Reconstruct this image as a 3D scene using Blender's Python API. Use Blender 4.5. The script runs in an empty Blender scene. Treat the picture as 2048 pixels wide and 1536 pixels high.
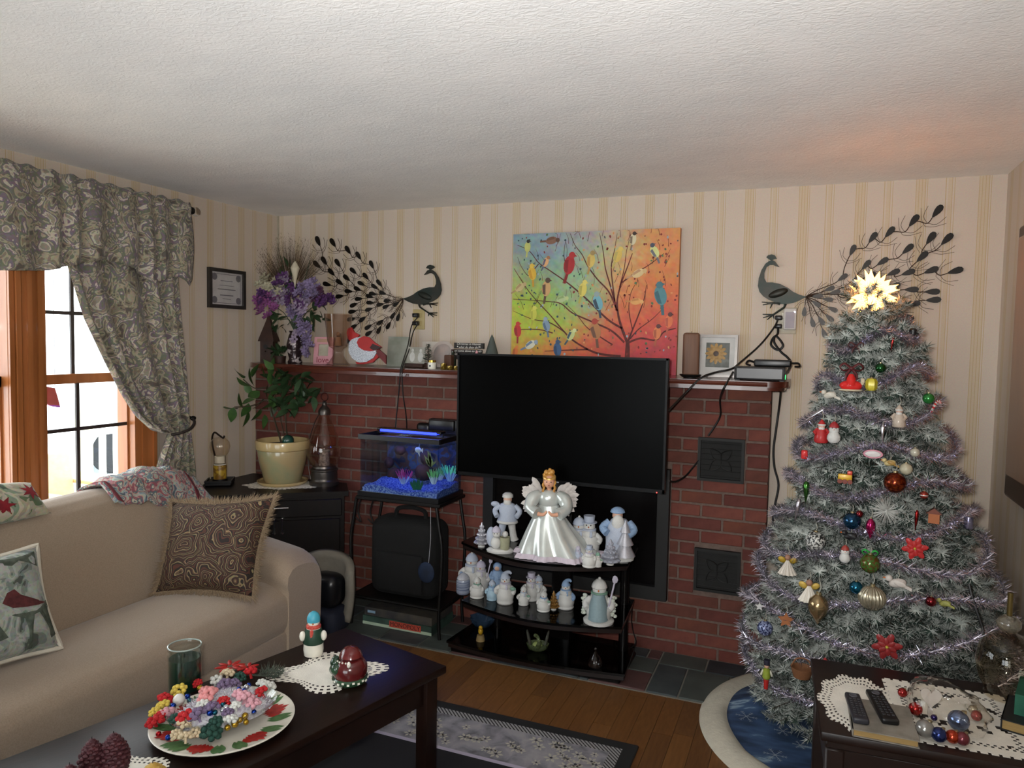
import bpy, bmesh, math, random
from mathutils import Vector, Matrix, Euler
R = random.Random(7)
rad = math.radians
scene = bpy.context.scene
COL = scene.collection

# ---------------------------------------------------------------- camera
CAM = Vector((0, 0, 1.6224)); FPX = 1465.96
FW = Vector((-0.3756151, 0.92500037, -0.05733776))
RT = Vector((0.92594639, 0.37717685, 0.01899761))
UP = Vector((-0.03919927, 0.04595591, 0.99817407))
cd = bpy.data.cameras.new('camera'); cd.sensor_width = 36; cd.lens = FPX / 2048 * 36
cd.clip_start = .05
cam = bpy.data.objects.new('camera', cd); COL.objects.link(cam)
m3 = Matrix((RT, UP, -FW)).transposed()
cam.matrix_world = Matrix.Translation(CAM) @ m3.to_4x4()
scene.camera = cam

# ---------------------------------------------------------------- light
W = bpy.data.worlds.new('overcast_sky'); scene.world = W; W.use_nodes = True
wn = W.node_tree.nodes; wl = W.node_tree.links
bg = wn['Background']; bg.inputs[0].default_value = (.90, .97, 1, 1); bg.inputs[1].default_value = 6.4
FLASH_W = 225   # the camera's own flash: a broad soft-edged beam from just beside the lens
fl = bpy.data.lights.new('camera_flash', 'SPOT'); fl.energy = FLASH_W; fl.shadow_soft_size = .03; fl.color = (1, .98, .95)
fl.spot_size = math.radians(112); fl.spot_blend = 1
flo = bpy.data.objects.new('camera_flash', fl); COL.objects.link(flo); flo.location = CAM - RT * .06 + UP * .05 + FW * .02
flo.rotation_euler = (FW + RT * .05 + UP * .20).to_track_quat('-Z', 'Y').to_euler()
vs = scene.view_settings; vs.view_transform = 'Standard'; vs.look = 'None'; vs.gamma = 1; vs.use_curve_mapping = False
vs.exposure = 0.14
scene.cycles.use_denoising = True
scene.cycles.max_bounces = 8; scene.cycles.diffuse_bounces = 4; scene.cycles.transparent_max_bounces = 16
scene.cycles.caustics_reflective = False; scene.cycles.caustics_refractive = False
scene.cycles.sample_clamp_indirect = 4

# ---------------------------------------------------------------- helpers
def ray(x, y): return FW + RT * ((x - 1024) / FPX) + UP * ((768 - y) / FPX)
def on(ax, v, x, y):
    d = ray(x, y); return CAM + d * ((v - CAM[ax]) / d[ax])
def PX(v, x, y): return on(0, v, x, y)
def PY(v, x, y): return on(1, v, x, y)
def PZ(v, x, y): return on(2, v, x, y)
def lin(c): return c / 12.92 if c <= .04045 else ((c + .055) / 1.055) ** 2.4
def hx(h):
    h = h.lstrip('#'); return tuple(lin(int(h[i:i + 2], 16) / 255) for i in (0, 2, 4)) + (1,)

MATS = {}
def new_mat(name):
    m = bpy.data.materials.new(name); m.use_nodes = True; MATS[name] = m
    nt = m.node_tree; return m, nt.nodes, nt.links, nt.nodes['Principled BSDF']
def ramp(nodes, stops, interp='LINEAR'):
    r = nodes.new('ShaderNodeValToRGB'); r.color_ramp.interpolation = interp
    e = r.color_ramp.elements
    while len(e) < len(stops): e.new(.5)
    for el, (p, c) in zip(e, stops): el.position = p; el.color = hx(c) if isinstance(c, str) else c
    return r
def mat(name, col, rough=.6, metal=0, col2=None, scale=20, lo=.35, hi=.65, bump=0, bscale=60, spec=.5, trans=0, emit=None, es=0, coat=0, sheen=0, stretch=None, detail=3, ior=1.45):
    if name in MATS: return MATS[name]
    m, n, l, b = new_mat(name)
    b.inputs['Roughness'].default_value = rough; b.inputs['Metallic'].default_value = metal
    b.inputs['Specular IOR Level'].default_value = spec; b.inputs['Transmission Weight'].default_value = trans
    b.inputs['Coat Weight'].default_value = coat; b.inputs['Sheen Weight'].default_value = sheen; b.inputs['IOR'].default_value = ior
    tc = n.new('ShaderNodeTexCoord'); mp = n.new('ShaderNodeMapping'); l.new(tc.outputs['Object'], mp.inputs['Vector'])
    if stretch: mp.inputs['Scale'].default_value = stretch
    no = n.new('ShaderNodeTexNoise'); no.inputs['Scale'].default_value = scale; no.inputs['Detail'].default_value = detail
    l.new(mp.outputs[0], no.inputs['Vector'])
    c2 = col2 or col
    a, bb = hx(col), hx(c2)
    if not col2: bb = tuple(min(1, v * 1.12) for v in a[:3]) + (1,)
    r = ramp(n, [(lo, a), (hi, bb)]); l.new(no.outputs['Fac'], r.inputs[0]); l.new(r.outputs[0], b.inputs['Base Color'])
    if bump:
        nb = n.new('ShaderNodeTexNoise'); nb.inputs['Scale'].default_value = bscale; nb.inputs['Detail'].default_value = 4
        l.new(mp.outputs[0], nb.inputs['Vector'])
        bp = n.new('ShaderNodeBump'); bp.inputs['Strength'].default_value = bump; bp.inputs['Distance'].default_value = .004
        l.new(nb.outputs['Fac'], bp.inputs['Height']); l.new(bp.outputs[0], b.inputs['Normal'])
    if emit:
        b.inputs['Emission Color'].default_value = hx(emit); b.inputs['Emission Strength'].default_value = es
    return m
def glass(name, tint='#ffffff', blend=.25, rough=.02):
    """thin clear glass: see-through with a Fresnel reflection"""
    if name in MATS: return MATS[name]
    m = bpy.data.materials.new(name); m.use_nodes = True; MATS[name] = m
    n, l = m.node_tree.nodes, m.node_tree.links
    n.remove(n['Principled BSDF'])
    t = n.new('ShaderNodeBsdfTransparent'); t.inputs[0].default_value = hx(tint)
    g = n.new('ShaderNodeBsdfGlossy'); g.inputs['Roughness'].default_value = rough; g.inputs[0].default_value = (1, 1, 1, 1)
    lw = n.new('ShaderNodeLayerWeight'); lw.inputs[0].default_value = .5
    pw_ = n.new('ShaderNodeMath'); pw_.operation = 'POWER'; pw_.inputs[1].default_value = 4; l.new(lw.outputs['Facing'], pw_.inputs[0])
    ma = n.new('ShaderNodeMath'); ma.operation = 'MULTIPLY_ADD'; ma.inputs[1].default_value = blend * 2; ma.inputs[2].default_value = .035; l.new(pw_.outputs[0], ma.inputs[0])
    mx = n.new('ShaderNodeMixShader'); l.new(ma.outputs[0], mx.inputs[0]); l.new(t.outputs[0], mx.inputs[1]); l.new(g.outputs[0], mx.inputs[2])
    l.new(mx.outputs[0], n['Material Output'].inputs[0]); return m

class MB:
    def __init__(s, X=None): s.v = []; s.f = []; s.m = []; s.mi = 0; s.X = X or Matrix()
    def add(s, vs, fs):
        o = len(s.v); X = s.X
        s.v += [X @ Vector(p) for p in vs]; s.f += [tuple(i + o for i in f) for f in fs]; s.m += [s.mi] * len(fs); return s
    def box(s, c, d, rz=0, rot=None):
        M = Matrix.Rotation(rz, 3, 'Z') if rot is None else rot
        c = Vector(c); h = [x / 2 for x in d]
        vs = [c + M @ Vector((a * h[0], b * h[1], e * h[2])) for a in (-1, 1) for b in (-1, 1) for e in (-1, 1)]
        return s.add(vs, [(0, 1, 3, 2), (4, 6, 7, 5), (0, 4, 5, 1), (2, 3, 7, 6), (0, 2, 6, 4), (1, 5, 7, 3)])
    def rbox(s, c, d, r=.01, seg=2, rz=0, rot=None):
        bm = bmesh.new(); bmesh.ops.create_cube(bm, size=1)
        for v in bm.verts: v.co = Vector((v.co.x * d[0], v.co.y * d[1], v.co.z * d[2]))
        bmesh.ops.bevel(bm, geom=bm.edges[:], offset=min(r, min(d) * .49), segments=seg, affect='EDGES', profile=.5)
        M = Matrix.Rotation(rz, 3, 'Z') if rot is None else rot
        c = Vector(c); bm.verts.index_update()
        s.add([c + M @ v.co for v in bm.verts], [tuple(v.index for v in f.verts) for f in bm.faces]); bm.free(); return s
    def lathe(s, prof, n=24, c=(0, 0, 0), sx=1, sy=1, rot=None, cap=True, wob=0):
        vs = []; fs = []; c = Vector(c); k = len(prof)
        for i in range(n):
            a = 2 * math.pi * i / n
            for (r, z) in prof:
                q = Vector((math.cos(a) * r * sx, math.sin(a) * r * sy, z))
                if wob: q.x *= 1 + wob * math.cos(8 * a) * r * 3; q.y *= 1 + wob * math.cos(8 * a) * r * 3
                vs.append(c + (rot @ q if rot else q))
        for i in range(n):
            j = (i + 1) % n
            for t in range(k - 1): fs.append((i * k + t, j * k + t, j * k + t + 1, i * k + t + 1))
        if cap:
            if prof[0][0] > 1e-6: fs.append(tuple(i * k for i in reversed(range(n))))
            if prof[-1][0] > 1e-6: fs.append(tuple(i * k + k - 1 for i in range(n)))
        return s.add(vs, fs)
    def ell(s, c, r, n=12, m=8, rot=None):
        if not isinstance(r, (tuple, list)): r = (r, r, r)
        c = Vector(c); vs = [c + (rot @ Vector((0, 0, -r[2])) if rot else Vector((0, 0, -r[2])))]; fs = []
        for j in range(1, m):
            t = -math.pi / 2 + math.pi * j / m
            for i in range(n):
                a = 2 * math.pi * i / n
                q = Vector((math.cos(a) * math.cos(t) * r[0], math.sin(a) * math.cos(t) * r[1], math.sin(t) * r[2]))
                vs.append(c + (rot @ q if rot else q))
        q = Vector((0, 0, r[2])); vs.append(c + (rot @ q if rot else q))
        for i in range(n):
            j = (i + 1) % n; fs.append((0, 1 + j, 1 + i))
            for t in range(m - 2): fs.append((1 + t * n + i, 1 + t * n + j, 1 + (t + 1) * n + j, 1 + (t + 1) * n + i))
            fs.append((1 + (m - 2) * n + i, 1 + (m - 2) * n + j, len(vs) - 1))
        return s.add(vs, fs)
    def tube(s, pts, r, n=6, closed=False, flat=1):
        pts = [Vector(p) for p in pts]; k = len(pts)
        rs = r if isinstance(r, (list, tuple)) else [r] * k
        vs = []; fs = []; prev = None
        for i, p in enumerate(pts):
            a = pts[i - 1] if (i > 0 or closed) else p; b = pts[(i + 1) % k] if (i < k - 1 or closed) else p
            t = (b - a)
            t = t.normalized() if t.length > 1e-9 else Vector((0, 0, 1))
            if prev is None:
                u = t.orthogonal().normalized()
            else:
                u = prev - t * prev.dot(t); u = u.normalized() if u.length > 1e-9 else t.orthogonal().normalized()
            prev = u; w = t.cross(u)
            for j in range(n):
                an = 2 * math.pi * j / n; vs.append(p + (u * math.cos(an) + w * math.sin(an) * flat) * rs[i])
        for i in range(k if closed else k - 1):
            for j in range(n):
                q = (i + 1) % k; fs.append((i * n + j, i * n + (j + 1) % n, q * n + (j + 1) % n, q * n + j))
        if not closed: fs.append(tuple(reversed(range(n)))); fs.append(tuple((k - 1) * n + j for j in range(n)))
        return s.add(vs, fs)
    def ext(s, pts, vec):
        """polygon (3D points in order) extruded along vec"""
        pts = [Vector(p) for p in pts]; vec = Vector(vec); k = len(pts)
        vs = pts + [p + vec for p in pts]
        fs = [tuple(reversed(range(k))), tuple(range(k, 2 * k))] + [(i, (i + 1) % k, (i + 1) % k + k, i + k) for i in range(k)]
        return s.add(vs, fs)
    def grid(s, fn, nu, nv, cu=False):
        vs = [fn(i / (nu if cu else nu - 1), j / (nv - 1)) for i in range(nu) for j in range(nv)]; fs = []
        for i in range(nu if cu else nu - 1):
            for j in range(nv - 1):
                q = (i + 1) % nu; fs.append((i * nv + j, q * nv + j, q * nv + j + 1, i * nv + j + 1))
        return s.add(vs, fs)
    def build(s, name, mats, parent=None, world=False, smooth=True, kind=None, ang=40):
        me = bpy.data.meshes.new(name)
        vv = s.v
        if world and parent is not None:
            q = parent
            while q.name not in BASE: q = q.parent
            inv = BASE[q.name].inverted(); vv = [inv @ p for p in vv]
        me.from_pydata([tuple(p) for p in vv], [], s.f)
        if not isinstance(mats, (list, tuple)): mats = [mats]
        for mm in mats: me.materials.append(mm)
        if len(mats) > 1: me.polygons.foreach_set('material_index', s.m)
        if smooth:
            me.polygons.foreach_set('use_smooth', [True] * len(me.polygons)); me.set_sharp_from_angle(angle=rad(ang))
        me.update()
        o = bpy.data.objects.new(name, me); COL.objects.link(o)
        if parent is not None: o.parent = parent
        if kind: o['kind'] = kind
        return o
BASE = {}
def tag(o, label, cat, group=None, kind=None):
    if label: o['label'] = label
    if cat: o['category'] = cat
    if group: o['group'] = group
    if kind: o['kind'] = kind
    return o
def thing(name, label, cat, loc=(0, 0, 0), rz=0, group=None, sc=1):
    o = bpy.data.objects.new(name, None); COL.objects.link(o); o.empty_display_size = .05
    o.location = loc; o.rotation_euler = (0, 0, rz); o.scale = (sc, sc, sc)
    BASE[o.name] = Matrix.Translation(Vector(loc)) @ Matrix.Rotation(rz, 4, 'Z') @ Matrix.Scale(sc, 4)
    return tag(o, label, cat, group)
def sub(parent, mesh_obj_data, name, loc, rot=(0, 0, 0), sc=(1, 1, 1)):
    o = bpy.data.objects.new(name, mesh_obj_data); COL.objects.link(o); o.parent = parent
    o.location = loc; o.rotation_euler = rot; o.scale = sc; return o
def struct(o): o['kind'] = 'structure'; return o
def text_mesh(name, body, size, m, parent, loc, rot, ext=.0008, align='CENTER', shear=0, sx=1):
    cu = bpy.data.curves.new(name, 'FONT'); cu.body = body; cu.size = size; cu.align_x = align; cu.align_y = 'CENTER'; cu.extrude = ext; cu.shear = shear; cu.resolution_u = 3
    t = bpy.data.objects.new('tmp', cu); COL.objects.link(t)
    dg = bpy.context.evaluated_depsgraph_get(); me = bpy.data.meshes.new_from_object(t.evaluated_get(dg))
    bpy.data.objects.remove(t); me.name = name; me.materials.clear(); me.materials.append(m)
    o = bpy.data.objects.new(name, me); COL.objects.link(o); o.parent = parent; o.location = loc; o.rotation_euler = rot; o.scale = (sx, 1, 1); return o
def spline(pts, n=6):
    """Catmull-Rom through points"""
    P = [Vector(p) for p in pts]; out = []
    for i in range(len(P) - 1):
        a = P[max(i - 1, 0)]; b = P[i]; c = P[i + 1]; d = P[min(i + 2, len(P) - 1)]
        for k in range(n):
            t = k / n
            out.append(.5 * ((2 * b) + (c - a) * t + (2 * a - 5 * b + 4 * c - d) * t * t + (3 * b - a - 3 * c + d) * t ** 3))
    out.append(P[-1]); return out

# ---------------------------------------------------------------- room
XL, XR, YB, YF, H = -3.375, .813, 4.0435, -2.4, 2.44
def wallpaper(name, axis, off=0.0):
    m, n, l, b = new_mat(name); b.inputs['Roughness'].default_value = .75
    tc = n.new('ShaderNodeTexCoord'); sp = n.new('ShaderNodeSeparateXYZ'); l.new(tc.outputs['Object'], sp.inputs[0])
    a = n.new('ShaderNodeMath'); a.operation = 'MULTIPLY_ADD'; a.inputs[1].default_value = 1 / .262; a.inputs[2].default_value = 20 + off
    l.new(sp.outputs[axis], a.inputs[0])
    fr = n.new('ShaderNodeMath'); fr.operation = 'FRACT'; l.new(a.outputs[0], fr.inputs[0])
    B, S, T = '#cdbfb0', '#cab9a0', '#bfa985'
    r = ramp(n, [(0, B), (.02, T), (.032, S), (.07, T), (.08, S), (.12, T), (.13, S), (.17, T), (.185, B), (.205, T), (.215, B), (.50, T), (.515, B), (.54, S), (.60, T), (.612, B), (.64, T), (.652, B)], 'CONSTANT')
    l.new(fr.outputs[0], r.inputs[0])
    no = n.new('ShaderNodeTexNoise'); no.inputs['Scale'].default_value = 160; l.new(tc.outputs['Object'], no.inputs['Vector'])
    mx = n.new('ShaderNodeMix'); mx.data_type = 'RGBA'; mx.blend_type = 'MULTIPLY'; mx.inputs[0].default_value = .18
    l.new(r.outputs[0], mx.inputs[6]); l.new(no.outputs['Color'], mx.inputs[7]); l.new(mx.outputs[2], b.inputs['Base Color'])
    bp = n.new('ShaderNodeBump'); bp.inputs['Strength'].default_value = .12; bp.inputs['Distance'].default_value = .002
    l.new(no.outputs['Fac'], bp.inputs['Height']); l.new(bp.outputs[0], b.inputs['Normal']); return m
m_wpb = wallpaper('wallpaper_across', 0, .35); m_wpl = wallpaper('wallpaper_along', 1)
def ceiling_mat():
    m, n, l, b = new_mat('stippled_ceiling_paint'); b.inputs['Roughness'].default_value = .8
    tc = n.new('ShaderNodeTexCoord')
    mp = n.new('ShaderNodeMapping'); mp.inputs['Scale'].default_value = (1, 1.6, 1); mp.inputs['Rotation'].default_value = (0, 0, .3); l.new(tc.outputs['Object'], mp.inputs[0])
    a = n.new('ShaderNodeTexNoise'); a.inputs['Scale'].default_value = 42; a.inputs['Detail'].default_value = 6; a.inputs['Distortion'].default_value = 1.2; l.new(mp.outputs[0], a.inputs['Vector'])
    c = n.new('ShaderNodeTexNoise'); c.inputs['Scale'].default_value = 4; c.inputs['Detail'].default_value = 3; l.new(mp.outputs[0], c.inputs['Vector'])
    r = ramp(n, [(.3, '#f2f3f4'), (.7, '#fafafa')]); l.new(c.outputs['Fac'], r.inputs[0]); l.new(r.outputs[0], b.inputs['Base Color'])
    bp = n.new('ShaderNodeBump'); bp.inputs['Strength'].default_value = .32; bp.inputs['Distance'].default_value = .010
    l.new(a.outputs['Fac'], bp.inputs['Height']); l.new(bp.outputs[0], b.inputs['Normal']); return m
m_ceil = ceiling_mat()
m_sub = mat('subfloor', '#7a5533', .6)
struct(MB().box(((XL + XR) / 2, (YB + YF) / 2, H + .05), (XR - XL + .4, YB - YF + .4, .1)).build('ceiling', m_ceil, smooth=False))
fl_o = struct(MB().box(((XL + XR) / 2, (YB + YF) / 2, -.06), (XR - XL + .4, YB - YF + .4, .1)).build('floor', m_sub, smooth=False))
struct(MB().box(((XL + XR) / 2, YB + .1, H / 2), (XR - XL + .4, .2, H)).build('wall_back', m_wpb, smooth=False))
struct(MB().box((XR + .1, (YB + YF) / 2, H / 2), (.2, YB - YF, H)).build('wall_right', m_wpl, smooth=False))
# left wall with the window opening, rear wall with an unseen opening added to let daylight in
WY0, WY1, WZ0, WZ1 = .62, 3.0, .72, 2.12
w = MB()
w.box((XL - .1, (YF + WY0) / 2, H / 2), (.2, WY0 - YF, H)); w.box((XL - .1, (WY1 + YB) / 2, H / 2), (.2, YB - WY1, H))
w.box((XL - .1, (WY0 + WY1) / 2, WZ0 / 2), (.2, WY1 - WY0, WZ0)); w.box((XL - .1, (WY0 + WY1) / 2, (WZ1 + H) / 2), (.2, WY1 - WY0, H - WZ1))
struct(w.build('wall_left', m_wpl, smooth=False))
RX0, RX1, RZ1 = -2.3, .0, 2.05
w = MB()
w.box(((XL + RX0) / 2, YF - .1, H / 2), (RX0 - XL, .2, H)); w.box(((RX1 + XR) / 2, YF - .1, H / 2), (XR - RX1, .2, H))
w.box(((RX0 + RX1) / 2, YF - .1, (RZ1 + H) / 2), (RX1 - RX0, .2, H - RZ1)); w.box(((RX0 + RX1) / 2, YF - .1, .2), (RX1 - RX0, .2, .4))
struct(w.build('wall_rear', m_wpb, smooth=False))
# floor planks
def plank_mat(name, a, b_):
    return mat(name, a, .42, col2=b_, scale=9, stretch=(9, .7, 1), lo=.3, hi=.7, bump=.05, bscale=30)
PL = [plank_mat('oak_plank_%d' % i, a, b) for i, (a, b) in enumerate([('#5c3b20', '#6f4a28'), ('#644224', '#76502c'), ('#553620', '#684728')])]
pw = .083; plens = (.9, 1.2, 1.5); shared = {}
for L in plens:
    for k in range(3):
        shared[L, k] = MB().box((0, 0, -.005), (pw - .0016, L - .0016, .01)).build('plank', PL[k], fl_o, smooth=False).data
for o in list(fl_o.children): bpy.data.objects.remove(o)
xx = XL + pw / 2
while xx < XR:
    yy = -1.6 - R.random() * .9; yend = 3.33 if -2.62 < xx < -.06 else YB
    while yy < yend:
        L = R.choice(plens); q = min(L, yend - yy)
        sub(fl_o, shared[L, R.randrange(3)], 'plank', (xx, yy + q / 2, 0), sc=(1, q / L, 1)); yy += L
    xx += pw
# ---------------------------------------------------------------- window, curtains, outdoors
m_oak = mat('varnished_window_wood', '#8f5528', .4, col2='#a8683a', scale=14, stretch=(1, 1, .08), coat=.2)
m_munt = mat('dark_muntin', '#2c2320', .5)
m_pane = glass('window_glass', '#ffffff', .08)
def window(name, y0, y1, z0, z1, muntins):
    w = thing(name, None, None, (XL - .05, (y0 + y1) / 2, z0)); struct(w)
    f = MB(); t = .045
    for yy in (y0 + t / 2, y1 - t / 2): f.box((XL - .05, yy, (z0 + z1) / 2), (.13, t, z1 - z0))
    f.box((XL - .05, (y0 + y1) / 2, z1 - t / 2), (.13, y1 - y0, t)); f.box((XL - .04, (y0 + y1) / 2, z0 + t / 2), (.17, y1 - y0, t))
    f.build('window_frame', m_oak, w, True)
    a, b = y0 + t, y1 - t; zm = 1.397; zb, zt = z0 + t, z1 - t
    for (s0, s1, xo, nm) in ((zb, zm + .024, XL - .045, 'lower_sash'), (zm - .024, zt, XL - .075, 'upper_sash')):
        s = MB(); r = .04
        for yy in (a + r / 2 - .03, b - r / 2 + .03): s.box((xo, yy, (s0 + s1) / 2), (.028, r, s1 - s0))
        for zz in (s0 + .024, s1 - .024): s.box((xo, (a + b) / 2, zz), (.028, b - a, .048))
        so = s.build(nm, m_oak, w, True)
        so_pane = MB().box((xo, (a + b) / 2, (s0 + s1) / 2), (.004, b - a - .02, s1 - s0 - .06))
        if muntins:
            yc = y0 + (y1 - y0) * .42; zc = (s0 + s1) / 2 + (.0 if nm == 'upper_sash' else .05)
            p = MB()
            for (pa, pb) in ((a + .01, yc - .005), (yc + .005, b - .01)):
                for (qa, qb) in ((s0 + .048, zc - .005), (zc + .005, s1 - .048)):
                    MB().box((xo, (pa + pb) / 2, (qa + qb) / 2), (.004, pb - pa, qb - qa)).build('pane', m_pane, so, True, smooth=False)
            MB().box((xo + .008, yc, (s0 + s1) / 2), (.012, .018, s1 - s0 - .09)).build('muntin', m_munt, so, True)
            MB().box((xo + .008, (a + b) / 2, zc), (.011, b - a - .02, .018)).build('muntin', m_munt, so, True)
        else: so_pane.build('pane', m_pane, so, True, smooth=False)
    return w
window('window_1', 2.34, 2.925, .72, 2.12, True)
window('window_2', .62, 2.255, .72, 2.12, False)
# fluted mullion between the two windows and the right-hand casing
mu = MB()
mu.box((XL - .02, 2.2975, 1.42), (.10, .085, 1.4)); 
for k, (dy, th) in enumerate([(-.075, .02), (-.05, .032), (-.02, .024), (.0, .034), (.022, .024), (.05, .032), (.072, .02)]):
    mu.box((XL + .01 + th / 2, 2.2975 + dy, 1.42), (th, .022, 1.5))
struct(mu.build('trim_1', m_oak, smooth=False))
ca = MB(); ca.box((XL + .012, 2.965, 1.42), (.024, .085, 1.5)); ca.box((XL + .018, 2.995, 1.42), (.036, .02, 1.5)); ca.box((XL - .03, 2.95, 1.42), (.1, .05, 1.4))
ca.box((XL + .012, 1.8, 2.16), (.024, 2.5, .08)); ca.box((XL + .03, 1.8, .70), (.09, 2.5, .035))
struct(ca.build('trim_2', m_oak, smooth=False))
# unseen window behind the camera, added to bring more daylight into the room
wr = thing('added_rear_window', None, None, ((RX0 + RX1) / 2, YF - .1, .4)); struct(wr)
f = MB()
for x in (RX0 + .03, (RX0 + RX1) / 2, RX1 - .03): f.box((x, YF - .08, (.4 + RZ1) / 2), (.06, .1, RZ1 - .4))
for z in (.43, RZ1 - .03): f.box(((RX0 + RX1) / 2, YF - .08, z), (RX1 - RX0, .1, .06))
f.build('window_frame', m_oak, wr, True)
MB().box(((RX0 + RX1) / 2, YF - .08, (.4 + RZ1) / 2), (RX1 - RX0, .004, RZ1 - .4)).build('pane', m_pane, wr, True, smooth=False)

# curtain fabric
def floral(name, cols, scale=26, dist=2.2, rough=.85, bump=.1, transl=0):
    m, n, l, b = new_mat(name); b.inputs['Roughness'].default_value = rough; b.inputs['Sheen Weight'].default_value = .2
    tc = n.new('ShaderNodeTexCoord')
    a = n.new('ShaderNodeTexNoise'); a.inputs['Scale'].default_value = scale; a.inputs['Detail'].default_value = 2.5; a.inputs['Distortion'].default_value = dist
    l.new(tc.outputs['Object'], a.inputs['Vector'])
    k = len(cols); r = ramp(n, [(.3 + .4 * i / k, c) for i, c in enumerate(cols)], 'CONSTANT'); l.new(a.outputs['Fac'], r.inputs[0])
    v = n.new('ShaderNodeTexNoise'); v.inputs['Scale'].default_value = scale * 7; l.new(tc.outputs['Object'], v.inputs['Vector'])
    mx = n.new('ShaderNodeMix'); mx.data_type = 'RGBA'; mx.blend_type = 'OVERLAY'; mx.inputs[0].default_value = .35
    l.new(r.outputs[0], mx.inputs[6]); l.new(v.outputs['Color'], mx.inputs[7]); l.new(mx.outputs[2], b.inputs['Base Color'])
    bp = n.new('ShaderNodeBump'); bp.inputs['Strength'].default_value = bump; bp.inputs['Distance'].default_value = .003
    l.new(v.outputs['Fac'], bp.inputs['Height']); l.new(bp.outputs[0], b.inputs['Normal'])
    if transl:
        tr = n.new('ShaderNodeBsdfTranslucent'); l.new(mx.outputs[2], tr.inputs[0]); ms = n.new('ShaderNodeMixShader'); ms.inputs[0].default_value = transl; l.new(b.outputs[0], ms.inputs[1]); l.new(tr.outputs[0], ms.inputs[2]); l.new(ms.outputs[0], n['Material Output'].inputs[0])
    return m
m_curt = floral('floral_curtain_fabric', ['#5f5850', '#857d6c', '#a59c86', '#6f7262', '#7a6c76', '#c0b8a6', '#948c7c'], 13, 1.6, transl=.14)
m_black = mat('black_metal', '#14110f', .4, metal=.3)
m_clear = mat('clear_glass', '#f4f4f2', .03, trans=1, ior=1.45)
rod = thing('curtain_rod', 'black curtain rod with a clear glass ball finial above the window', 'curtain rod', (-3.26, 3.1, 2.325))
MB().tube([(-3.26, .5, 2.325), (-3.26, 3.165, 2.325)], .011, 10).build('rod', m_black, rod, True)
MB().tube([(XL, 3.1, 2.345), (-3.26, 3.1, 2.345), (-3.26, 3.1, 2.33)], .007, 8).build('bracket', m_black, rod, True)
MB().lathe([(.0, 0), (.02, .0), (.024, .008), (.02, .03), (.012, .036)], 16, (-3.26, 3.16, 2.325), rot=Matrix.Rotation(-math.pi / 2, 3, 'X')).build('finial_cup', m_black, rod, True)
MB().ell((-3.26, 3.212, 2.325), .026, 16, 12).build('finial_ball', m_clear, rod, True)
def val_bottom(y):
    pts = [(.5, 1.93), (1.2, 2.0), (1.6, 1.93), (2.0, 1.885), (2.13, 1.888), (2.30, 1.905), (2.40, 1.935), (2.5, 1.965), (2.6, 1.99), (2.68, 1.98), (2.76, 1.955), (2.86, 1.915), (2.93, 1.912), (2.98, 1.935), (3.05, 1.945), (3.09, 1.925), (3.13, 1.9), (3.17, 1.935)]
    for (a, b) in zip(pts, pts[1:]):
        if y <= b[0]: t = (y - a[0]) / (b[0] - a[0]); return a[1] + (b[1] - a[1]) * t
    return pts[-1][1]
def valance(u, v):
    y = .5 + 2.65 * u + (.02 * v if u > .98 else 0); zb = val_bottom(y); zt = 2.362 - .006 * math.sin(y * 61)
    z = zt + (zb - zt) * v; amp = .006 + .016 * v
    x = -3.243 + amp * math.sin(y * 47 + 1.5 * math.sin(y * 13)) + .035 * math.sin(v * math.pi) * .6 + (.03 * v if 2.1 < y < 2.95 else .01 * v)
    if v < .12: x += .010 * (1 if v > .06 else .2)
    return (x, y, z)
va = MB().grid(valance, 190, 16).build('window_valance', m_curt)
tag(va, 'gathered floral valance with a scalloped hem across the top of the window', 'valance')
so = va.modifiers.new('thickness', 'SOLIDIFY'); so.thickness = .003
LE = [(2.40, 2.2), (2.41, 2.05), (2.44, 1.93), (2.51, 1.7), (2.61, 1.5), (2.71, 1.32), (2.80, 1.2), (2.90, 1.125), (3.03, 1.10), (3.07, 1.10), (3.03, 1.06), (2.975, .95), (2.935, .85), (2.90, .6), (2.89, .35)]
RE = [(3.11, 2.2), (3.10, 2.05), (3.095, 1.93), (3.11, 1.7), (3.13, 1.5), (3.15, 1.32), (3.165, 1.2), (3.17, 1.15), (3.165, 1.125), (3.165, 1.115), (3.185, 1.06), (3.21, .95), (3.23, .85), (3.25, .6), (3.26, .35)]
def samp(P, v):
    t = v * (len(P) - 1); i = min(int(t), len(P) - 2); t -= i
    return P[i][0] + (P[i + 1][0] - P[i][0]) * t, P[i][1] + (P[i + 1][1] - P[i][1]) * t
def drape(u, v):
    a, b = samp(LE, v), samp(RE, v); y = a[0] + (b[0] - a[0]) * u; z = a[1] + (b[1] - a[1]) * u
    sag = 4 * u * (1 - u) * (.05 if v < .55 else 0) * min(1, max(0, (v - .1) * 3)); z -= sag
    wd = b[0] - a[0]; amp = min(.03, .009 / max(wd, .05) + .008)
    return (-3.29 + amp * math.sin(u * 30 + 2 * math.sin(u * 7)) + .035 * math.sin(math.pi * min(1, v / .6)), y, z)
dr = thing('window_curtain', 'floral curtain panel tied back at the right side of the window', 'curtain', (-3.29, 3.1, .35))
d = MB().grid(drape, 90, 70).build('curtain_panel', m_curt, dr, True); d.modifiers.new('thickness', 'SOLIDIFY').thickness = .003
MB().tube(spline([(-3.25, 3.02, 1.075), (-3.225, 3.06, 1.082), (-3.215, 3.12, 1.10), (-3.24, 3.175, 1.135), (-3.31, 3.195, 1.16), (-3.36, 3.2, 1.165)], 5), .008, 8).build('tieback', mat('tieback_cord', '#2e2622', .7), dr, True)
MB().ell((-3.27, 3.195, 1.15), (.014, .02, .014), 10, 8).build('tieback_knob', m_black, dr, True)

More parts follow.
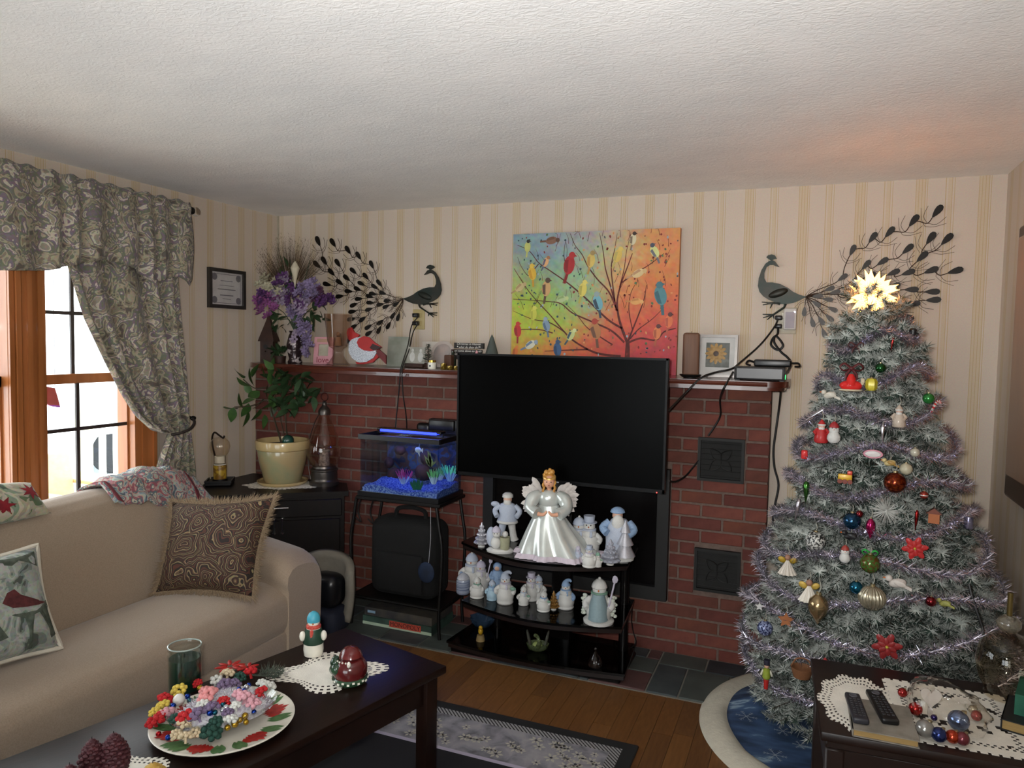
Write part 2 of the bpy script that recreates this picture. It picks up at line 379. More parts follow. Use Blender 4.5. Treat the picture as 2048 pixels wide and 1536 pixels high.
# certificate on the left wall
c = thing('framed_certificate', 'small dark framed certificate hanging on the left wall', 'picture frame', (XL + .01, 3.56, 1.795))
fy0, fy1, fz0, fz1 = 3.408, 3.715, 1.795, 2.037
f = MB(); b = .022
for (ya, yb, za, zb) in ((fy0, fy1, fz0, fz0 + b), (fy0, fy1, fz1 - b, fz1), (fy0, fy0 + b, fz0 + b, fz1 - b), (fy1 - b, fy1, fz0 + b, fz1 - b)):
    f.box((XL + .012, (ya + yb) / 2, (za + zb) / 2), (.022, yb - ya, zb - za))
f.build('frame', mat('pewter_frame', '#4a4744', .3, metal=.7), c, True)
MB().box((XL + .006, (fy0 + fy1) / 2, (fz0 + fz1) / 2), (.006, fy1 - fy0 - .03, fz1 - fz0 - .03)).build('paper', mat('certificate_paper', '#b9b6b4', .6), c, True)
m_ink = mat('grey_ink', '#6d6a6e', .8)
p = MB()
cy, cz = (fy0 + fy1) / 2, (fz0 + fz1) / 2
for k, (zz, wd, th) in enumerate([(.048, .10, .004), (.02, .12, .003), (-.004, .15, .006), (-.04, .11, .006), (-.062, .07, .003)]):
    p.box((XL + .0095, cy, cz + zz), (.001, wd, th))
for s1 in (-1, 1):
    p.box((XL + .0095, cy, cz + s1 * .088), (.001, .235, .003)); p.box((XL + .0095, cy + s1 * .118, cz), (.001, .003, .176))
    for s2 in (-1, 1): p.lathe([(.012, 0), (.022, .0005)], 12, (XL + .009, cy + s1 * .1, cz + s2 * .07), rot=Matrix.Rotation(math.pi / 2, 3, 'Y'))
p.build('printing', m_ink, c, True)
MB().box((XL + .019, cy, cz), (.0015, fy1 - fy0 - .04, fz1 - fz0 - .04)).build('glass_front', glass('picture_glass', '#ffffff', .1), c, True, smooth=False)

# outdoors: deck, railing, chair, car, ground
m_blackm = mat('black_bracket', '#151515', .5)
m_snow = mat('snowy_ground', '#e8ecef', .9); m_wht = mat('white_paint', '#e4e4dd', .6)
g = MB().box((-33, 2, -.65), (58, 70, .1)).build('ground', m_snow, smooth=False); struct(g)
dk = MB().box((-5.0, 2, -.12), (2.8, 9, .08)).build('deck', mat('pale_deck_boards', '#c9c4b8', .8), smooth=False); struct(dk)
rl = thing('deck_railing', 'white deck railing with square balusters outside the window', 'railing', (-6.3, 3.4, -.08))
za = PX(-6.3, 120, 872).z
MB().box((-6.3, 3.6, za), (.10, 5.4, .06)).build('top_rail', m_wht, rl, True); MB().box((-6.3, 3.6, .06), (.05, 5.4, .05)).build('bottom_rail', m_wht, rl, True)
for k in range(34): MB().box((-6.3, 1.0 + k * .155, (za + .06) / 2), (.045, .045, za - .06)).build('baluster', m_wht, rl, True)
py = PX(-6.3, 167, 880).y
MB().box((-6.3, py, (za + .25) / 2), (.11, .11, za + .25)).build('post', mat('cream_post', '#d8d4b4', .6), rl, True)
ch = thing('deck_chair', 'tan high-backed deck chair outside the window', 'chair', (-5.0, PX(-5, 108, 950).y, -.08))
m_tan = mat('tan_resin', '#c8a878', .6); cy = BASE[ch.name].translation.y
ztop = PX(-5, 108, 925).z
MB().rbox((-5.1, cy, (ztop + .3) / 2 + .05), (.05, .42, ztop - .3), .02, rot=Matrix.Rotation(-.15, 3, 'Y')).build('backrest', m_tan, ch, True)
MB().rbox((-4.85, cy, .33), (.5, .44, .04), .015).build('seat', m_tan, ch, True)
for sx in (-5.08, -4.64):
    for sy in (-.2, .2): MB().tube([(sx, cy + sy, -.08), (sx, cy + sy, .33)], .02, 8).build('leg', m_tan, ch, True)
for sy in (-.23, .23): MB().rbox((-4.85, cy + sy, .52), (.5, .05, .03), .01).build('armrest', m_tan, ch, True)
car = thing('parked_car', 'pale parked car seen beyond the deck railing', 'car', (-12, PX(-12, 225, 850).y, -.6))
cy = BASE[car.name].translation.y; m_car = mat('pale_car_paint', '#cfd6d4', .3, coat=.5); m_tyre = mat('black_rubber', '#1b1c1e', .8)
prof = [(-2.1, .25), (-2.15, .65), (-1.9, .85), (-1.1, .95), (-.5, 1.4), (.9, 1.42), (1.6, .98), (2.1, .9), (2.2, .6), (2.15, .25)]
MB().ext([(-12, cy + a, -.6 + b) for a, b in prof], (1.6, 0, 0)).build('body', m_car, car, True)
MB().ext([(-10.42, cy + a, -.6 + b) for a, b in [(-.95, 1.0), (-.42, 1.33), (.82, 1.35), (1.35, 1.0)]], (.03, 0, 0)).build('side_window', mat('car_glass', '#3a4448', .1), car, True)
for sy in (-1.35, 1.4):
    MB().lathe([(.0, 0), (.2, 0), (.34, .02), (.34, .2), (0, .2)], 24, (-10.45, cy + sy, -.26), rot=Matrix.Rotation(math.pi / 2, 3, 'Y')).build('wheel', m_tyre, car, True)
p0 = PX(-3.62, 84, 772)
hg = thing('hanging_leaf_ornament', 'faded red leaf-shaped ornament hanging outside the window glass', 'ornament', (p0.x, p0.y, p0.z))
o2 = [PX(-3.62, a, b) for a, b in [(86, 772), (110, 776), (116, 795), (121, 815), (105, 813), (90, 806), (86, 795)]]
MB().ext(o2, (-.02, 0, 0)).build('leaf', mat('faded_red', '#a0585c', .6), hg, True)
MB().tube([o2[1], Vector((o2[1].x, o2[1].y, 2.2))], .0015, 4).build('cord', m_ink, hg, True)
MB().tube([(XL - .19, o2[1].y, 2.2), (o2[1].x - .01, o2[1].y, 2.2)], .004, 6).build('bracket', m_blackm, hg, True)

# ---------------------------------------------------------------- fireplace wall
DB = 3.8133; BX0, BX1, BZ1 = XL, -.17, 1.415
m_mort = mat('mortar', '#6b5a51', .9, col2='#5c4c45', scale=40, bump=.3)
chim = MB().box(((BX0 + BX1) / 2, (DB + .008 + YB) / 2, BZ1 / 2), (BX1 - BX0 - .01, YB - DB - .008, BZ1)).build('wall_fireplace', m_mort, smooth=False); struct(chim)
BR = [mat('red_brick_%d' % i, a, .85, col2=b, scale=18, bump=.35, bscale=50) for i, (a, b) in enumerate([('#5c2c24', '#68362b'), ('#62342b', '#6e3c31'), ('#522821', '#5d3029'), ('#5f352b', '#542e24'), ('#663829', '#5a3126')])]
bl, bh, ch_ = .2032, .0572, BZ1 / 21
HOLES = [(-.515, -.282, .93, 1.16), (-.515, -.282, .36, .59), (-1.70, -.645, .285, .98)]
bm_cache = {}
def brick(x0, x1, z0, z1):
    Lk = round(x1 - x0, 3); zk = round(z1 - z0, 3); k = R.randrange(len(BR)); key = (Lk, zk, k)
    dep = R.choice((.006, .0075, .009))
    if key not in bm_cache:
        o = MB().rbox((0, 0, 0), (Lk, .03, zk), .003, 1).build('brick', BR[k], chim); bm_cache[key] = o.data
    else: o = sub(chim, bm_cache[key], 'brick', (0, 0, 0))
    o.location = ((x0 + x1) / 2, DB + .015 - dep + .0115, (z0 + z1) / 2)
nb = 0
for row in range(21):
    z0 = row * ch_ + .005; z1 = z0 + ch_ - .010
    x = BX1 - (bl + .01) * (.5 if row % 2 else 1); first = True
    segs = []; xe = BX1
    while xe > BX0 + .02:
        xs = max(BX0, x); segs.append((xs + .005, xe - .005 if xe < BX1 else xe)); xe = xs; x = xs - (bl + .01)
    for (a, b_) in segs:
        parts = [(a, b_)]
        for (ha, hb, hc, hd) in HOLES:
            if z1 > hc + .012 and z0 < hd - .012:
                q = []
                for (pa, pb) in parts:
                    if pb <= ha or pa >= hb: q.append((pa, pb)); continue
                    if pa < ha - .012: q.append((pa, ha - .002))
                    if pb > hb + .012: q.append((hb + .002, pb))
                parts = q
        for (pa, pb) in parts: brick(pa, pb, z0, z1); nb += 1
# side return bricks are flush with the slab edge
m_iron = mat('cast_iron', '#11110f', .6, metal=.2, bump=.2)
def grille(za, zb, label):
    t = thing('vent_grille', label, 'vent', (-.3985, DB, za))
    x0, x1 = -.512, -.285
    f = MB(); b = .014
    for (xa, xb, a, b2) in ((x0, x1, za, za + b), (x0, x1, zb - b, zb), (x0, x0 + b, za + b, zb - b), (x1 - b, x1, za + b, zb - b)):
        f.box(((xa + xb) / 2, DB - .012, (a + b2) / 2), (xb - xa, .02, b2 - a))
    f.build('frame', m_iron, t, True)
    MB().box((-.3985, DB - .003, (za + zb) / 2), (x1 - x0 - .01, .006, zb - za - .01)).build('back_plate', mat('vent_dark', '#121211', .8), t, True)
    cx, cz = -.3985, (za + zb) / 2
    for k in range(4):
        a = math.pi / 4 + k * math.pi / 2; dx, dz = math.cos(a), math.sin(a)
        MB().tube(spline([(cx, DB - .012, cz), (cx + dx * .03 - dz * .022, DB - .012, cz + dz * .03 + dx * .022), (cx + dx * .075, DB - .012, cz + dz * .075), (cx + dx * .03 + dz * .022, DB - .012, cz + dz * .03 - dx * .022), (cx, DB - .012, cz)], 5), .0028, 5).build('scroll', m_iron, t, True)
    for k in range(1, 8):
        z = za + (zb - za) * k / 8; MB().tube([(x0 + .012, DB - .009, z), (x1 - .012, DB - .009, z)], .0018, 5).build('bar', m_iron, t, True)
grille(.936, 1.157, 'black cast-iron vent grille in the brickwork, the upper of two')
grille(.366, .586, 'black cast-iron vent grille in the brickwork, the lower of two')
# fireplace insert
fi = thing('fireplace_insert', 'black fireplace insert with dark glass doors set in the brick', 'fireplace', (-1.17, DB, .285))
f = MB()
fx0, fx1, fz0, fz1 = -1.698, -.647, .287, .978
for (xa, xb, a, b2) in ((fx0, fx1, fz0, fz0 + .07), (fx0, fx1, fz1 - .07, fz1), (fx0, fx0 + .06, fz0 + .07, fz1 - .07), (fx1 - .06, fx1, fz0 + .07, fz1 - .07), (-1.19, -1.15, fz0 + .07, fz1 - .07)):
    f.box(((xa + xb) / 2, DB - .014, (a + b2) / 2), (xb - xa, .05, b2 - a))
f.build('frame', mat('fireplace_black', '#0b0a09', .6), fi, True)
for (xa, xb) in ((fx0 + .06, -1.19), (-1.15, fx1 - .06)):
    MB().box(((xa + xb) / 2, DB - .004, (fz0 + fz1) / 2), (xb - xa, .006, fz1 - fz0 - .14)).build('glass_door', mat('smoked_glass', '#080606', .25, spec=.15), fi, True)
MB().tube([(-1.17, DB - .06, .62), (-1.17, DB - .06, .72)], .006, 8).build('handle', mat('dull_steel', '#8b8985', .3, metal=1), fi, True)

# mantel shelf
m_mant = mat('mahogany_mantel', '#3f1b13', .28, col2='#5a2a1c', scale=10, stretch=(.3, 3, 3), coat=.4)
mn = thing('mantel_shelf', 'dark mahogany mantel shelf with rounded ends on the brick fireplace', 'mantel', (-1.6, 3.8, 1.415))
def mantel_outline(x0, x1, y0, y1, r, k=6, rl=.27):
    p = [(x0, y1)]
    for i in range(k + 1): a = math.pi + math.pi / 2 * i / k; p.append((x0 + rl + rl * math.cos(a), y0 + rl + rl * math.sin(a)))
    for i in range(k + 1): a = 1.5 * math.pi + math.pi / 2 * i / k; p.append((x1 - r + r * math.cos(a), y0 + r + r * math.sin(a)))
    p.append((x1, y1)); return p
MB().ext([(x, y, 1.432) for x, y in mantel_outline(-3.365, -.088, 3.60, YB, .09)], (0, 0, .028)).build('shelf_board', m_mant, mn, True)
MB().ext([(x, y, 1.415) for x, y in mantel_outline(-3.36, -.105, 3.62, YB, .08)], (0, 0, .017)).build('moulding', m_mant, mn, True)
MB().tube([(-3.09, 3.604, 1.446), (-.18, 3.604, 1.446)], .012, 8).build('nosing', m_mant, mn, True)
# slate hearth
hs = MB().box((-1.33, (3.33 + DB) / 2, -.004), (2.54, DB - 3.33, .012)).build('floor_hearth', mat('slate_grout', '#6e6a62', .9), smooth=False); struct(hs)
SL = [mat('slate_%d' % i, a, .55, col2=b, scale=12, bump=.25, bscale=20) for i, (a, b) in enumerate([('#3c423f', '#474d49'), ('#343a3c', '#3f4647'), ('#4a3433', '#563d3a'), ('#30363a', '#272c2f')])]
def tile(x0, x1, y0, y1, k): MB().rbox(((x0 + x1) / 2, (y0 + y1) / 2, .003), (x1 - x0 - .009, y1 - y0 - .009, .012), .002, 1).build('slate_tile', SL[k], hs)
YH = 3.335
for t in [(-.655, -.425, 3.655, DB, 0), (-.425, -.07, 3.655, DB, 3), (-.655, -.505, YH, 3.655, 1), (-.505, -.30, YH, 3.655, 0), (-.30, -.07, YH, 3.655, 1), (-.725, -.655, 3.70, DB, 2), (-.83, -.725, 3.70, DB, 1), (-.90, -.655, 3.53, 3.70, 0), (-.93, -.655, YH, 3.53, 2)]: tile(*t)
x = -.93
pat = [((YH, 3.53), (3.53, 3.70), (3.70, DB)), ((YH, 3.655), (3.655, DB)), ((YH, 3.5), (3.5, DB))]
tile(-.98, -.83, 3.70, DB, 2); tile(-.98, -.90, 3.53, 3.70, 3); tile(-.98, -.93, YH, 3.53, 1); x = -.98
i = 0
while x > -2.58:
    wd = R.uniform(.16, .30); xa = max(x - wd, -2.60)
    for (a, b_) in pat[i % 3]: tile(xa, x, a, b_, R.choice((0, 1, 1, 2, 3)))
    x = xa; i += 1
    if x <= -2.599: break
# ---------------------------------------------------------------- sofa
m_sofa = mat('beige_woven_upholstery', '#a08e7b', .9, col2='#958370', scale=220, lo=.35, hi=.65, bump=.15, bscale=400, sheen=.3)
def interp(P, y):
    if y <= P[0][0]: return P[0][1]
    for (a, b) in zip(P, P[1:]):
        if y <= b[0]:
            t = (y - a[0]) / (b[0] - a[0]); t = t * t * (3 - 2 * t) if False else t; return a[1] + (b[1] - a[1]) * t
    return P[-1][1]
RIDGE = [(.7, .62), (.85, .70), (1.05, .80), (1.3, .86), (1.6, .882), (2.0, .888), (2.2, .894), (2.38, .902), (2.5, .893), (2.62, .865), (2.73, .824), (2.87, .744), (2.97, .69), (3.08, .66)]
sf = thing('sofa', 'long beige sofa with a curved back and padded arms under the window', 'sofa', (-2.78, 1.9, 0))
def sofa_back(u, v):
    y = .70 + 2.38 * u; h = interp(RIDGE, y)
    P = [(-2.79, .36), (-2.80, .42), (-2.84, .42 + (h - .42) * .35), (-2.90, .42 + (h - .42) * .7), (-2.945, h - .05), (-2.985, h - .016), (-3.04, h), (-3.10, h - .004), (-3.16, h - .03), (-3.20, h - .09), (-3.22, h - .2), (-3.225, .3), (-3.225, .04)]
    t = v * (len(P) - 1); i = min(int(t), len(P) - 2); t -= i
    e = min(1, (1 - abs(2 * u - 1)) * 14); e = .8 + .2 * math.sqrt(e)
    x = P[i][0] + (P[i + 1][0] - P[i][0]) * t; z = P[i][1] + (P[i + 1][1] - P[i][1]) * t
    return (-3.01 + (x + 3.01) * e, y, z)
b = MB().grid(sofa_back, 60, 37); b.f += [tuple(reversed(range(37))), tuple(59 * 37 + j for j in range(37))]; b.m += [0, 0]
b.build('backrest', m_sofa, sf, True, ang=80)
def loft_seat(u, v):
    y = .98 + 1.86 * u
    P = [(-2.84, .20), (-2.84, .36), (-2.805, .395), (-2.765, .422), (-2.66, .437), (-2.50, .437), (-2.40, .428), (-2.335, .405), (-2.302, .37), (-2.295, .33), (-2.295, .24), (-2.31, .20)]
    t = v * (len(P) - 1); i = min(int(t), len(P) - 2); t -= i
    e = 1 - .012 * (abs(2 * u - 1) ** 12)
    return (P[i][0] + (P[i + 1][0] - P[i][0]) * t, y, .2 + ((P[i][1] + (P[i + 1][1] - P[i][1]) * t) - .2) * e)
b = MB().grid(loft_seat, 30, 31); b.f += [tuple(reversed(range(31))), tuple(29 * 31 + j for j in range(31))]; b.m += [0, 0]
b.build('seat_cushion', m_sofa, sf, True, ang=80)
MB().rbox((-2.75, 1.9, .12), (.90, 2.36, .16), .02).build('base', m_sofa, sf, True)
for yy in (.78, 3.0):
    for xx in (-3.1, -2.4): MB().tube([(xx, yy, 0), (xx, yy, .05)], .025, 10).build('foot', mat('dark_foot', '#2a1a12', .5), sf, True)
def arm(sg, y0):
    """sg=+1 far arm, -1 near arm; y0 = inner face"""
    def fn(u, v):
        x = -3.18 + .89 * u; top = .655 - .10 * u ** 1.6; n = 16
        P = [(0, .04), (0, .30), (.0, .42), (-.012, top - .10), (-.004, top - .045), (.03, top - .012), (.08, top), (.15, top - .004), (.22, top - .02), (.275, top - .06), (.295, top - .13), (.29, .3), (.285, .04)]
        t = v * (len(P) - 1); i = min(int(t), len(P) - 2); t -= i
        yy = P[i][0] + (P[i + 1][0] - P[i][0]) * t; z = P[i][1] + (P[i + 1][1] - P[i][1]) * t
        e = min(1, (1 - u) * 12); e = .86 + .14 * math.sqrt(e); z = z if z < .2 else .2 + (z - .2) * e
        return (x, y0 + sg * (.145 + (yy - .145) * e), z)
    b = MB().grid(fn, 26, 37); f = [tuple(reversed(range(37))), tuple(25 * 37 + j for j in range(37))]; b.f += f; b.m += [0, 0]
    if sg < 0: b.f = [tuple(reversed(q)) for q in b.f]
    b.build('arm', m_sofa, sf, True, ang=75)
arm(1, 2.805); arm(-1, 1.0)
# throw over the sofa back
m_throw = floral('tapestry_throw', ['#4c5866', '#7d8f96', '#a8b0a2', '#b58d86', '#93505a', '#566a70', '#c2bca8', '#6d7f86'], 17, 1.2)
HB = [(2.40, .918), (2.5, .938), (2.6, .95), (2.72, .957), (2.84, .937), (2.95, .90), (3.03, .84), (3.09, .77)]
def throw_fn(u, v, off=0):
    y = 2.40 + .69 * u; h = interp(RIDGE, y); hb = interp(HB, y)
    bump = .008 * math.sin(y * 37 + v * 5) + .006 * math.sin(y * 71)
    P = [(-2.925, h - .055 - .09 * max(0, u - .45)), (-2.97, h - .012), (-3.02, (h + hb) / 2 + .02), (-3.09, hb), (-3.16, hb - .02), (-3.225, hb - .07), (-3.245, hb - .2), (-3.25, .55)]
    t = v * (len(P) - 1); i = min(int(t), len(P) - 2); t -= i
    return (P[i][0] + (P[i + 1][0] - P[i][0]) * t + off, y, P[i][1] + (P[i + 1][1] - P[i][1]) * t + bump + off)
th = thing('throw_blanket', 'blue and rose floral tapestry throw draped over the sofa back', 'blanket', (-3.1, 2.75, .9))
MB().grid(throw_fn, 40, 22).build('blanket', m_throw, th, True, ang=80).modifiers.new('thickness', 'SOLIDIFY').thickness = .012
for (a, b_) in ((.02, .06), (.80, .845)):
    MB().grid(lambda u, v: throw_fn(a + (b_ - a) * u + .12 * (1 - v) * 0, v, .004), 5, 22).build('red_band', mat('dark_red_weave', '#6e3038', .9), th, True, ang=80).modifiers.new('thickness', 'SOLIDIFY').thickness = .004

# ---------------------------------------------------------------- cushions
def pillow(name, label, cs, thick, m, fringe=None, flen=.035, fn=420, trim=None, edge_m=None, n=22):
    BL, BRc, TR, TL = [Vector(c) for c in cs]; cen = (BL + BRc + TR + TL) / 4
    nm = (BRc - BL).cross(TL - BL).normalized()
    if nm.dot(CAM - cen) < 0: nm = -nm
    def surf(u, v, side=1, off=0):
        P = BL * (1 - u) * (1 - v) + BRc * u * (1 - v) + TR * u * v + TL * (1 - u) * v
        a, b = 2 * u - 1, 2 * v - 1
        P = P + (cen - P) * (.10 * ((1 - a * a) * abs(b) ** 3 + (1 - b * b) * abs(a) ** 3))
        t = thick * max(0, (1 - a ** 4) * (1 - b ** 4)) ** .6
        return P + nm * (side * (t + off))
    t = thing(name, label, 'cushion', tuple((BL + BRc) / 2))
    mb = MB(); mb.grid(lambda u, v: surf(u, v, 1), n, n); mb.grid(lambda u, v: surf(u, v, -1), n, n)
    mb.build('cover', m, t, True, ang=89)
    brd = []
    K = 26
    for k in range(K): brd.append((k / K, 0))
    for k in range(K): brd.append((1, k / K))
    for k in range(K): brd.append((1 - k / K, 1))
    for k in range(K): brd.append((0, 1 - k / K))
    if trim: MB().tube([surf(u, v, 0) for u, v in brd], trim[1], 6, closed=True).build('piping', trim[0], t, True)
    if fringe:
        f = MB()
        for k in range(fn):
            s = k / fn * 4; q = int(s); e = s - q
            u, v = [(e, 0), (1, e), (1 - e, 1), (0, 1 - e)][q]
            P = surf(u, v, 0); o = (P - cen); o = o - nm * o.dot(nm); o.normalize()
            side = nm.cross(o).normalized()
            for j in range(3):
                d = (o + side * R.uniform(-.5, .5) + nm * R.uniform(-.45, .45)).normalized(); L = flen * R.uniform(.6, 1.15)
                w = side * .0024 + nm * R.uniform(-.001, .001)
                f.add([P - w, P + w, P + d * L], [(0, 1, 2)])
        f.build('fringe', fringe, t, True, smooth=False)
    return t, surf
def paisley():
    m, n, l, b = new_mat('paisley_weave'); b.inputs['Roughness'].default_value = .8
    tc = n.new('ShaderNodeTexCoord')
    vo = n.new('ShaderNodeTexVoronoi'); vo.inputs['Scale'].default_value = 9; vo.inputs['Randomness'].default_value = .85
    ds = n.new('ShaderNodeTexNoise'); ds.inputs['Scale'].default_value = 14; ds.inputs['Detail'].default_value = 1
    l.new(tc.outputs['Object'], ds.inputs['Vector'])
    mx = n.new('ShaderNodeMix'); mx.data_type = 'VECTOR'; mx.inputs[0].default_value = .07; l.new(tc.outputs['Object'], mx.inputs[4]); l.new(ds.outputs['Color'], mx.inputs[5])
    l.new(mx.outputs[1], vo.inputs['Vector'])
    mu = n.new('ShaderNodeMath'); mu.operation = 'MULTIPLY'; mu.inputs[1].default_value = 5.2; l.new(vo.outputs['Distance'], mu.inputs[0])
    fr = n.new('ShaderNodeMath'); fr.operation = 'FRACT'; l.new(mu.outputs[0], fr.inputs[0])
    r = ramp(n, [(0, '#241914'), (.16, '#7d6c4e'), (.24, '#33211a'), (.45, '#57432f'), (.56, '#8a7858'), (.64, '#201713'), (.82, '#4b2a1d')], 'CONSTANT')
    l.new(fr.outputs[0], r.inputs[0])
    f2 = n.new('ShaderNodeTexNoise'); f2.inputs['Scale'].default_value = 120; l.new(tc.outputs['Object'], f2.inputs['Vector'])
    m2 = n.new('ShaderNodeMix'); m2.data_type = 'RGBA'; m2.blend_type = 'OVERLAY'; m2.inputs[0].default_value = .5; l.new(r.outputs[0], m2.inputs[6]); l.new(f2.outputs['Color'], m2.inputs[7])
    l.new(m2.outputs[2], b.inputs['Base Color']); return m
m_fr = mat('tan_fringe_yarn', '#8d7a61', .9, col2='#6f5c48', scale=200)
pillow('paisley_cushion', 'brown paisley cushion with a tan fringe in the corner of the sofa', [(-2.75, 2.46, .44), (-2.315, 2.60, .44), (-2.345, 2.78, .86), (-2.86, 2.66, .81)], .085, paisley(), m_fr, .045, 620)
m_win = floral('winter_scene_print', ['#5f6b68', '#858d86', '#9fa39b', '#92988f', '#707a73', '#454c45'], 11, 1.2)
m_fleece = mat('white_fleece', '#c9c3b4', .95, bump=.4, bscale=150)
t, sfn = pillow('winter_cushion', 'pale winter-scene cushion with a red bird and fleece edging on the sofa seat', [(-2.60, 1.42, .455), (-2.56, 1.86, .445), (-2.72, 1.885, .81), (-2.76, 1.45, .83)], .07, m_win, trim=(m_fleece, .010))
def decal(poly, m, name, parent, sfn, off=.003):
    cu = sum(p[0] for p in poly) / len(poly); cv = sum(p[1] for p in poly) / len(poly)
    mb = MB(); k = len(poly); vs = [sfn(cu, cv, 1, off)]
    for s in (.5, 1): vs += [sfn(cu + (u - cu) * s, cv + (v - cv) * s, 1, off) for u, v in poly]
    fs = [(0, 1 + i, 1 + (i + 1) % k) for i in range(k)] + [(1 + i, 1 + k + i, 1 + k + (i + 1) % k, 1 + (i + 1) % k) for i in range(k)]
    mb.add(vs, fs); o = mb.build(name, m, parent, True); return o
m_cred = mat('cardinal_red_print', '#4a2022', .9, col2='#5e2c2c', scale=60); m_dgr = mat('pine_green_print', '#3f483e', .9, col2='#596156', scale=40)
decal([(.55, .52), (.60, .60), (.66, .62), (.70, .56), (.80, .50), (.93, .44), (.84, .43), (.72, .44), (.62, .46)], m_cred, 'printed_bird', t, sfn)
for q in ([(.60, .40), (.95, .46), (.97, .40), (.9, .2), (.85, .38), (.7, .34)], [(.70, .36), (.78, .36), (.75, .05), (.70, .05)], [(.86, .40), (.93, .40), (.97, .12), (.91, .10)], [(.45, .95), (.95, .95), (.93, .8), (.8, .9), (.7, .84)], [(.05, .75), (.35, .85), (.5, .78), (.3, .66)], [(.1, .3), (.5, .34), (.55, .22), (.2, .15)]):
    decal(q, m_dgr, 'printed_branch', t, sfn, .0025)
m_poin = floral('poinsettia_cushion_cover', ['#3c5138', '#7f8f78', '#b8b39c', '#a19b86', '#50633f'], 9, .8)
t, sfn = pillow('poinsettia_cushion', 'poinsettia print cushion lying along the top of the sofa back', [(-2.90, 1.66, .875), (-2.93, 2.10, .865), (-3.06, 2.10, .985), (-3.04, 1.68, 1.03)], .055, m_poin)
m_pr = mat('poinsettia_red_print', '#8f1d28', .85, col2='#6a1420', scale=30)
def petals(c, r, k=7, sq=.8):
    p = []
    for i in range(2 * k):
        a = math.pi * i / k; q = r if i % 2 == 0 else r * .42; p.append((c[0] + q * math.cos(a), c[1] + q * math.sin(a) / sq * 1.6))
    return p
for c, r in (((.84, .55), .13), ((.45, .75), .12), ((.5, .25), .13), ((.15, .5), .12)): decal(petals(c, r), m_pr, 'printed_poinsettia', t, sfn, .004)
# artificial sprig standing on the sill
sp = thing('artificial_sprig', 'green pine sprig with a peach bow standing on the window sill', 'artificial plant', (-3.33, 2.02, .717))
m_needle = mat('green_needles', '#3f6038', .8); m_peach = mat('peach_ribbon', '#c58a74', .6)
MB().tube([(-3.33, 2.02, .717), (-3.325, 2.03, .85), (-3.32, 2.03, .98)], .004, 6).build('stem', m_needle, sp, True)
nd = MB()
for k in range(120):
    z = .86 + .14 * R.random(); a = R.random() * 6.28; L = R.uniform(.03, .06); d = Vector((math.cos(a) * .6, math.sin(a), R.uniform(.1, .9))).normalized()
    p0 = Vector((-3.32, 2.03, z)); s_ = d.orthogonal().normalized() * .0012; nd.add([p0 - s_, p0 + s_, p0 + d * L], [(0, 1, 2)])
nd.build('needles', m_needle, sp, True, smooth=False)
bo = MB()
for dy, dz in ((-.02, .012), (.022, .006), (.0, .0)): bo.ell((-3.30, 2.055 + dy, .965 + dz), (.012, .018, .014), 8, 6)
bo.build('bow', m_peach, sp, True)

# ---------------------------------------------------------------- coffee table and what stands on it
m_dw = mat('dark_stained_table_wood', '#140a07', .36, col2='#1d0f0a', scale=8, stretch=(6, .6, 1), spec=.28, bump=.06, bscale=20)
TA = Vector((-1.71, 2.456, 0)); td = Vector((.254, .967, 0)).normalized(); tw = Vector((td.y, -td.x, 0))
TL_, TW_ = 1.30, .555
tc_ = TA + tw * TW_ / 2 - td * TL_ / 2
trz = math.atan2(td.y, td.x) - math.pi / 2
ct = thing('coffee_table', 'dark stained rectangular wooden coffee table in front of the sofa', 'table', tuple(tc_), trz)
MB().rbox((0, 0, .436), (TW_, TL_, .028), .005).build('tabletop', m_dw, ct)
for (x, y, sx, sy) in ((-TW_ / 2 + .05, 0, .02, TL_ - .14), (TW_ / 2 - .05, 0, .02, TL_ - .14), (0, -TL_ / 2 + .05, TW_ - .14, .02), (0, TL_ / 2 - .05, TW_ - .14, .02)):
    MB().box((x, y, .372), (sx, sy, .10)).build('apron', m_dw, ct)
for sx in (-1, 1):
    for sy in (-1, 1): MB().rbox((sx * (TW_ / 2 - .05), sy * (TL_ / 2 - .05), .218), (.055, .055, .41), .004).build('leg', m_dw, ct)
ZT = .4505
m_lace = mat('white_crochet', '#dedacf', .9, bump=.3, bscale=300)
def doily(name, label, c, rx, ry, z, lobes=4, th0=0., depth=.16, n=96, rz=0, rings=(.30, .40, .50, .58, .66, .72, .78, .84, .90, .95, 1.0), holes=(5, 7, 9), m=None):
    mb = MB(); vs = []; fs = []
    def pt(i, f):
        a = 2 * math.pi * i / n; r = 1 + depth * math.cos(lobes * (a - th0)) * f * f + (.02 * abs(math.sin(a * n / 8)) if f > .99 else 0)
        x, y = rx * f * r * math.cos(a), ry * f * r * math.sin(a); return (x * math.cos(rz) - y * math.sin(rz), x * math.sin(rz) + y * math.cos(rz), 0)
    fr = [0.001, .15] + list(rings)
    for f in fr: vs += [pt(i, f) for i in range(n)]
    for k in range(len(fr) - 1):
        for i in range(n):
            if (k - 2) in holes and i % 2 == 0: continue
            j = (i + 1) % n; fs.append((k * n + i, k * n + j, (k + 1) * n + j, (k + 1) * n + i))
    mb.X = Matrix.Translation((c[0], c[1], z)); mb.add(vs, fs)
    o = mb.build(name, m or m_lace, None, smooth=False); o.modifiers.new('thickness', 'SOLIDIFY').thickness = .0014; o.modifiers[0].offset = 1
    return tag(o, label, 'doily')
doily('crochet_doily', 'four-lobed white crochet doily under the snowman on the coffee table', (-1.53, 2.10), .172, .135, ZT, 4, 0, .22, rz=math.atan2(.104, .156) + 0)
